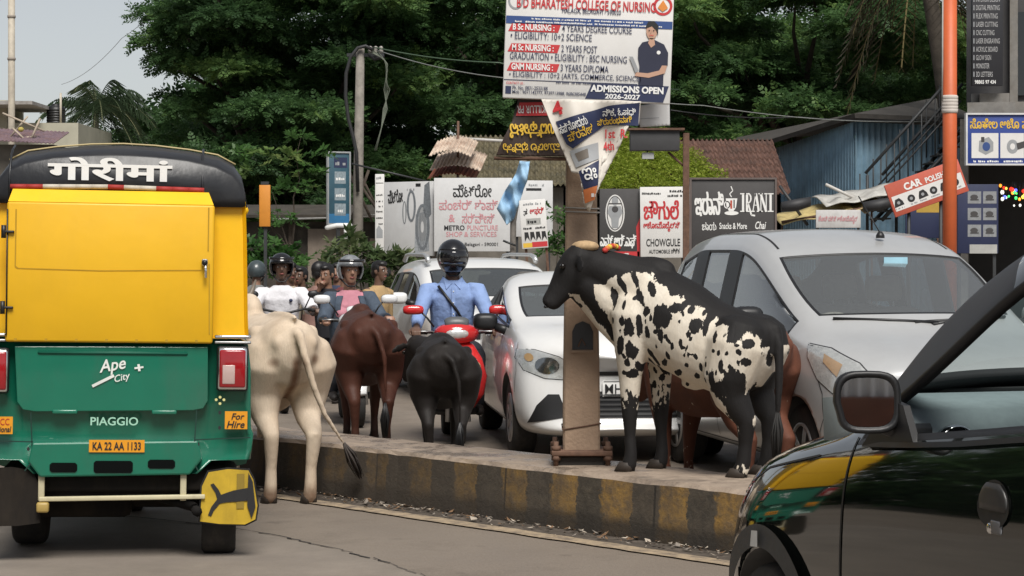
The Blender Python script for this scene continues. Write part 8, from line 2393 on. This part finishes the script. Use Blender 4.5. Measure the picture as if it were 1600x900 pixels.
def scooter(name, label, loc, heading, paint, accent, dome, mirror_paint, plate=True, steer=0.0, sc=1.0):
 """x forward: front wheel, apron, handle head with lamp, mirrors, seat and tail"""
 root = thing(name, label, "scooter", loc, heading); root.scale = (sc,) * 3
 St = Matrix.Translation((.52, 0, 0)) @ Matrix.Rotation(steer, 4, 'Z') @ Matrix.Translation((-.52, 0, 0))
 wheel(root, (.62, 0, .215), .215, .10, 1, rim=.58, spokes=5); wheel(root, (-.60, 0, .215), .215, .11, 1, rim=.58, spokes=5)
 f = MB(); f.loft([ring((.84, 0, .33), (0, .055, 0), (.0, 0, .02), 14), ring((.74, 0, .43), (0, .075, 0), (.03, 0, .025), 14), ring((.60, 0, .47), (0, .08, 0), (.0, 0, .03), 14), ring((.46, 0, .44), (0, .07, 0), (-.02, 0, .03), 14)], paint, mtx=St); fe = f.build("front_fender", root)
 f = MB()
 for s_ in (-1, 1): f.tube([(.62, s_ * .075, .215), (.55, s_ * .06, .5), (.46, s_ * .04, .75)], [.022, .026, .03], STEEL, 10, mtx=St)
 f.build("fork", root)
 a = MB()
 a.loft([ring((.50, 0, .33), (.02, 0, 0), (0, .13, 0), 20, 3), ring((.56, 0, .46), (.06, 0, 0), (0, .20, 0), 20, 3), ring((.53, 0, .62), (.075, 0, 0), (0, .225, 0), 20, 2.8), ring((.47, 0, .78), (.07, 0, 0), (0, .19, 0), 20, 2.6), ring((.41, 0, .90), (.055, 0, 0), (0, .13, 0), 20, 2.4), ring((.39, 0, .94), (.03, 0, 0), (0, .08, 0), 20)], paint)
 ap = a.build("apron", root)
 t = MB()
 for s_ in (-1, 1):
  t.loft([ring((.60, s_ * .10, .48), (.018, 0, 0), (0, .028, 0), 10), ring((.598, s_ * .125, .62), (.018, 0, 0), (0, .024, 0), 10), ring((.53, s_ * .105, .78), (.015, 0, 0), (0, .014, 0), 10)], accent)
 t.build("apron_trim", ap)
 for s_ in (-1, 1):
  i_ = MB(); i_.ell((.585, s_ * .145, .70), (.03, .03, .05), AMBER, 10, 8); i_.build("indicator", ap)
 h = MB(); h.loft([ring((.53, 0, 1.0), (0, .05, 0), (0, 0, .05), 18, 2.4), ring((.49, 0, 1.0), (0, .13, 0), (0, 0, .085), 18, 2.4), ring((.42, 0, 1.0), (0, .17, 0), (0, 0, .095), 18, 2.4), ring((.34, 0, 1.01), (0, .15, 0), (0, 0, .07), 18, 2.4), ring((.30, 0, 1.02), (0, .09, 0), (0, 0, .04), 18)], paint, mtx=St); hd = h.build("handle_cowl", root)
 l_ = MB(); l_.ell((.50, 0, 1.0), (.045, .09, .058), LAMPWHITE, 16, 10, St); l_.build("headlight", hd)
 d = MB(); d.loft([ring((.47, 0, 1.055), (0, .085, 0), (.02, 0, .015), 16), ring((.43, 0, 1.12), (0, .095, 0), (.025, 0, .03), 16), ring((.38, 0, 1.135), (0, .08, 0), (.02, 0, .02), 16), ring((.35, 0, 1.11), (0, .04, 0), (.0, 0, .012), 16)], dome, mtx=St); d.build("fly_screen", hd)
 hb = MB(); hb.tube([(.36, -.34, 1.02), (.40, -.18, 1.01), (.40, .18, 1.01), (.36, .34, 1.02)], .014, BLACK, 10, mtx=St)
 for s_ in (-1, 1): hb.tube([(.395, s_ * .22, 1.01), (.355, s_ * .35, 1.02)], .021, RUBBER, 10, mtx=St); hb.tube([(.43, s_ * .18, 1.02), (.42, s_ * .33, 1.02)], .007, STEEL, 8, mtx=St)
 hb.build("handlebar", root)
 for s_ in (-1, 1):
  m = MB(); m.tube([(.41, s_ * .17, 1.06), (.40, s_ * .22, 1.14), (.40, s_ * .27, 1.20)], .008, BLACK, 8, mtx=St)
  c = Vector((.40, s_ * .325, 1.215)); m.loft([ring(c + Vector((.035, 0, 0)), (0, .055, 0), (0, 0, .025), 16, 3), ring(c + Vector((.018, 0, 0)), (0, .078, 0), (0, 0, .042), 16, 3.2), ring(c + Vector((-.02, 0, 0)), (0, .08, 0), (0, 0, .045), 16, 3.2)], mirror_paint, mtx=St)
  mm = m.build("mirror", root); g = MB(); g.add(ring(c + Vector((-.0215, 0, 0)), (0, .07, 0), (0, 0, .037), 16, 3), [tuple(range(16))], CHROME, mtx=St); g.build("mirror_glass", mm)
 b = MB(); b.box((.18, 0, .30), (.50, .34, .08), BLACK, bevel=.03); b.build("floorboard", root)
 b = MB(); b.loft([ring((.06, 0, .45), (0, .14, 0), (0, 0, .16), 18, 2.6), ring((-.15, 0, .52), (0, .20, 0), (0, 0, .20), 18, 2.6), ring((-.55, 0, .58), (0, .19, 0), (0, 0, .17), 18, 2.6), ring((-.88, 0, .66), (0, .09, 0), (0, 0, .08), 18, 2.4), ring((-.95, 0, .68), (0, .05, 0), (0, 0, .04), 18)], paint); b.build("tail_body", root)
 s = MB(); s.loft([ring((.08, 0, .72), (0, .10, 0), (0, 0, .04), 16, 2.6), ring((-.1, 0, .745), (0, .15, 0), (0, 0, .06), 16, 2.6), ring((-.5, 0, .78), (0, .14, 0), (0, 0, .06), 16, 2.6), ring((-.78, 0, .79), (0, .09, 0), (0, 0, .04), 16, 2.6)], M("black seat vinyl", (.02, .02, .021), .5)); s.build("seat", root)
 if plate:
  p = MB(); p.box((.615, 0, .555), (.01, .24, .085), WHITEP, bevel=.003); p.box((.62, 0, .665), (.01, .13, .05), M("green permit plate", (.01, .14, .09), .4), bevel=.003); pp_ = p.build("number_plate", root)
  dc = Decal(lambda x, z, hh: (.6205 + hh, x, z)); dc.text("KA 22", -.10, .562, .028, BLACKP, 1, width=.2, bold=.02); dc.text("HG 7194", -.10, .522, .028, BLACKP, 1, width=.2, bold=.02); dc.build("lettering", pp_)
 return root
BLUESH = M("blue cotton shirt", (.23, .33, .58), .85, var=.10, scale=9, bump=.9, bscale=11)
WHITESH = M("white cotton shirt", (.72, .71, .74), .85, var=.05, scale=9, bump=.8, bscale=11)
PINKSH = M("pink cotton shirt", (.52, .22, .27), .85, var=.08, bump=.8, bscale=11)
DENIM = M("dark denim", (.055, .075, .105), .85, var=.25, scale=18, bump=.9, bscale=12)
REDSC = M("red scooter paint", (.56, .025, .025), .2, var=.03, coat=.8)
WHITESC = M("white scooter paint", (.70, .70, .70), .22, var=.02, coat=.8)
HBLACK = M("black helmet shell", (.012, .012, .014), .25, var=.1, coat=.5)
HSILV = M("silver black helmet shell", (.20, .21, .22), .22, var=.5, scale=9, coat=.7)
HTEAL = M("grey teal helmet shell", (.05, .065, .07), .35, var=.3, scale=12, coat=.3)
SMOKE = M("smoked visor", (.012, .012, .014), .05, coat=.6)
GREYDOME = M("grey fly screen", (.09, .095, .10), .4, var=.15)

def face_cam(x, y, turn=0.0):   # heading that looks to the camera, then turned
 return math.atan2(-y, -x) + turn
# man in blue on the red scooter
p0 = Vector((-.48, 16.75)); hd = face_cam(*p0, R(4))
fw = Vector((math.cos(hd), math.sin(hd)))
scooter("red_scooter", "red scooter with red mirrors facing the black calf", (p0.x, p0.y, 0), hd, REDSC, M("pale apron trim", (.55, .55, .55), .3), GREYDOME, REDSC, sc=.94).scale = (.88, 1.06, .88)
def on_seat(p, back=.28): return (p.x - fw_(p).x * back, p.y - fw_(p).y * back, 0)
def fw_(p): return fw
person("person", "man in a light blue shirt and black full face helmet riding the red scooter", (p0.x - fw.x * .22, p0.y - fw.y * .22, 0), hd, hip_z=.715, shirt=BLUESH, helmet=(HBLACK, True), skin=SKIND, visor=SMOKE, sleeve='long',
 hands=[(.53, -.31, .885), (.53, .31, .885)], collar=True, strap=True, lean=.12, voxel=.007, sc=1.03)
# woman in pink with denim jacket on the white scooter
p1 = Vector((-1.45, 18.5)); hd1 = face_cam(*p1, R(6)); fw1 = Vector((math.cos(hd1), math.sin(hd1))); sd1 = Vector((-fw1.y, fw1.x))
q1 = p1
scooter("white_scooter", "white scooter with red lower panels ridden by the woman in pink", (q1.x, q1.y, 0), hd1, WHITESC, REDSC, WHITESC, WHITESC, plate=False, sc=.92)
person("person", "woman in pink top, denim jacket and silver helmet on the white scooter", (p1.x - fw1.x * .22, p1.y - fw1.y * .22, 0), hd1, hip_z=.64, shirt=PINKSH, jacket=DENIM, helmet=(HSILV, False), visor=SMOKE, skin=SKINL, female=True,
 hands=[(.52, -.26, .93), (.52, .30, .95)], lean=.06, face_turn=R(8))
# motorcycle and the man in white
p2 = Vector((-2.27, 20.2)); hd2 = face_cam(*p2, R(2)); fw2 = Vector((math.cos(hd2), math.sin(hd2)))
def motorcycle(name, label, loc, heading):
 root = thing(name, label, "motorcycle", loc, heading)
 wheel(root, (.68, 0, .30), .30, .09, 1, rim=.72, spokes=5, rim_mat=BLACK); wheel(root, (-.60, 0, .30), .30, .11, 1, rim=.70, spokes=5, rim_mat=BLACK)
 PB = M("black motorcycle paint", (.012, .012, .014), .2, coat=.6)
 f = MB()
 for s_ in (-1, 1): f.tube([(.68, s_ * .085, .30), (.50, s_ * .085, .78), (.44, s_ * .085, .95)], .02, STEEL, 10)
 f.build("fork", root)
 t = MB(); t.loft([ring((.34, 0, .80), (0, .06, 0), (0, 0, .06), 16), ring((.22, 0, .82), (0, .13, 0), (0, 0, .11), 16, 2.5), ring((0, 0, .80), (0, .14, 0), (0, 0, .10), 16, 2.5), ring((-.14, 0, .76), (0, .08, 0), (0, 0, .06), 16)], PB); t.build("fuel_tank", root)
 s = MB(); s.loft([ring((-.10, 0, .78), (0, .09, 0), (0, 0, .04), 14), ring((-.3, 0, .79), (0, .13, 0), (0, 0, .05), 14, 2.6), ring((-.75, 0, .84), (0, .12, 0), (0, 0, .045), 14, 2.6), ring((-.85, 0, .86), (0, .07, 0), (0, 0, .03), 14)], DARKIN); s.build("seat", root)
 e = MB(); e.box((.05, 0, .42), (.34, .24, .32), M("engine metal", (.22, .22, .22), .45, metal=.7, var=.2), bevel=.04); e.tube([(.2, -.12, .35), (-.1, -.15, .25), (-.7, -.17, .32)], [.025, .03, .045], CHROME, 10); e.tube([(.42, 0, .85), (.25, 0, .45), (-.2, 0, .30), (-.6, 0, .30)], .03, BLACK, 8); e.tube([(.40, 0, .84), (-.1, 0, .70), (-.8, 0, .76)], .028, BLACK, 8); e.build("engine", root)
 h = MB(); h.lathe([(.03, -.08), (.085, -.03), (.095, .02), (.085, .035)], 'X', PB, 20, (.50, 0, .90)); hl = h.build("headlamp", root); l_ = MB(); l_.lathe([(.08, .036), (.055, .05), (.01, .055)], 'X', LAMPWHITE, 20, (.50, 0, .90)); l_.build("lens", hl)
 b = MB(); b.tube([(.30, -.36, 1.03), (.38, -.22, 1.05), (.43, 0, 1.0), (.38, .22, 1.05), (.30, .36, 1.03)], .013, BLACK, 8)
 for s_ in (-1, 1): b.tube([(.345, s_ * .26, 1.042), (.30, s_ * .37, 1.03)], .02, RUBBER, 8)
 b.build("handlebar", root)
 for s_ in (-1, 1):
  m = MB(); m.tube([(.37, s_ * .22, 1.05), (.38, s_ * .28, 1.18)], .007, BLACK, 6); m.ell((.38, s_ * .31, 1.20), (.02, .06, .04), BLACK, 12, 8); m.build("mirror", root)
 return root
motorcycle("motorcycle", "black motorcycle ridden by the man in the white T-shirt", (p2.x, p2.y, 0), hd2).scale = (.94,) * 3
person("person", "man in a white T-shirt and black open helmet riding the motorcycle", (p2.x - fw2.x * .26, p2.y - fw2.y * .26, 0), hd2, hip_z=.66, shirt=WHITESH, helmet=(HBLACK, False), visor=SMOKE, skin=SKIND, sleeve='short', hands=[(.55, -.34, .97), (.55, .34, .97)], lean=.12, badge=NAVYP)
# bystanders and riders behind
def stand(label, u, d, ztop, heading, **k):
 p = P(u, 400, d); person("person", label, (p.x, d, 0), heading, hip_z=.86, seated=False, sc=ztop / (1.69 + (.03 if k.get("helmet") else 0)), hands=k.pop("hands", [(.02, -.27, .80), (.02, .27, .80)]), **k)
def zt_(v, d): return EYE - (v - HOR) * d / FPX
stand("person in a grey top and teal grey helmet facing away behind the man in white", 398, 22.3, zt_(408, 22.3), R(80), helmet=(HTEAL, False), shirt=M("grey top", (.16, .165, .16), .85, var=.1), skin=SKIN)
stand("bareheaded person in pale pink partly hidden behind the man in white", 461, 23.2, zt_(418, 23.2), R(-75), hair='long', shirt=M("pale pink top", (.52, .30, .27), .85), skin=SKINL, female=True)
stand("person in a dusty pink shirt with dark hair turned away to the right", 491, 21.8, zt_(412, 21.8), R(35), hair='short', shirt=M("dusty pink shirt", (.26, .15, .125), .85, var=.12), skin=SKIN)
stand("dark haired person in black holding a hand up to the chin", 514, 20.9, zt_(415, 20.9), R(-100), hair='short', shirt=M("black top", (.014, .014, .018), .85), skin=SKIN, hands=[(.16, -.06, 1.44), (.05, .27, .85)], face_turn=R(-15), nod=R(8))
stand("person in a tan shirt with dark hair turned away beside the woman's helmet", 585, 21.6, zt_(411, 21.6), R(-35), hair='short', shirt=M("tan shirt", (.40, .27, .13), .85, var=.1), skin=SKIND)
stand("person in a white shirt mostly hidden behind the auto rickshaw", 371, 20.6, zt_(418, 20.6), R(-80), hair='short', shirt=WHITESH, skin=SKIN)
stand("dark haired man in a black shirt glancing left between the two helmets", 476, 22.8, zt_(420, 22.8), R(-120), hair='short', shirt=M("black top", (.014, .014, .018), .85), skin=SKIND)
stand("dark haired person in a maroon shirt just right of the person touching the chin", 535, 22.6, zt_(416, 22.6), R(-60), hair='short', shirt=M("maroon shirt", (.12, .03, .035), .85, var=.1), skin=SKIN)
stand("dark haired person in a navy shirt just left of the woman's silver helmet", 528, 23.4, zt_(414, 23.4), R(-95), hair='short', shirt=M("navy shirt", (.03, .04, .08), .85, var=.1), skin=SKIN)
stand("person in a cream shirt looking over the white T-shirt man's shoulder", 449, 21.9, zt_(413, 21.9), R(-60), hair='short', shirt=M("cream shirt", (.5, .45, .35), .85, var=.1), skin=SKIND)
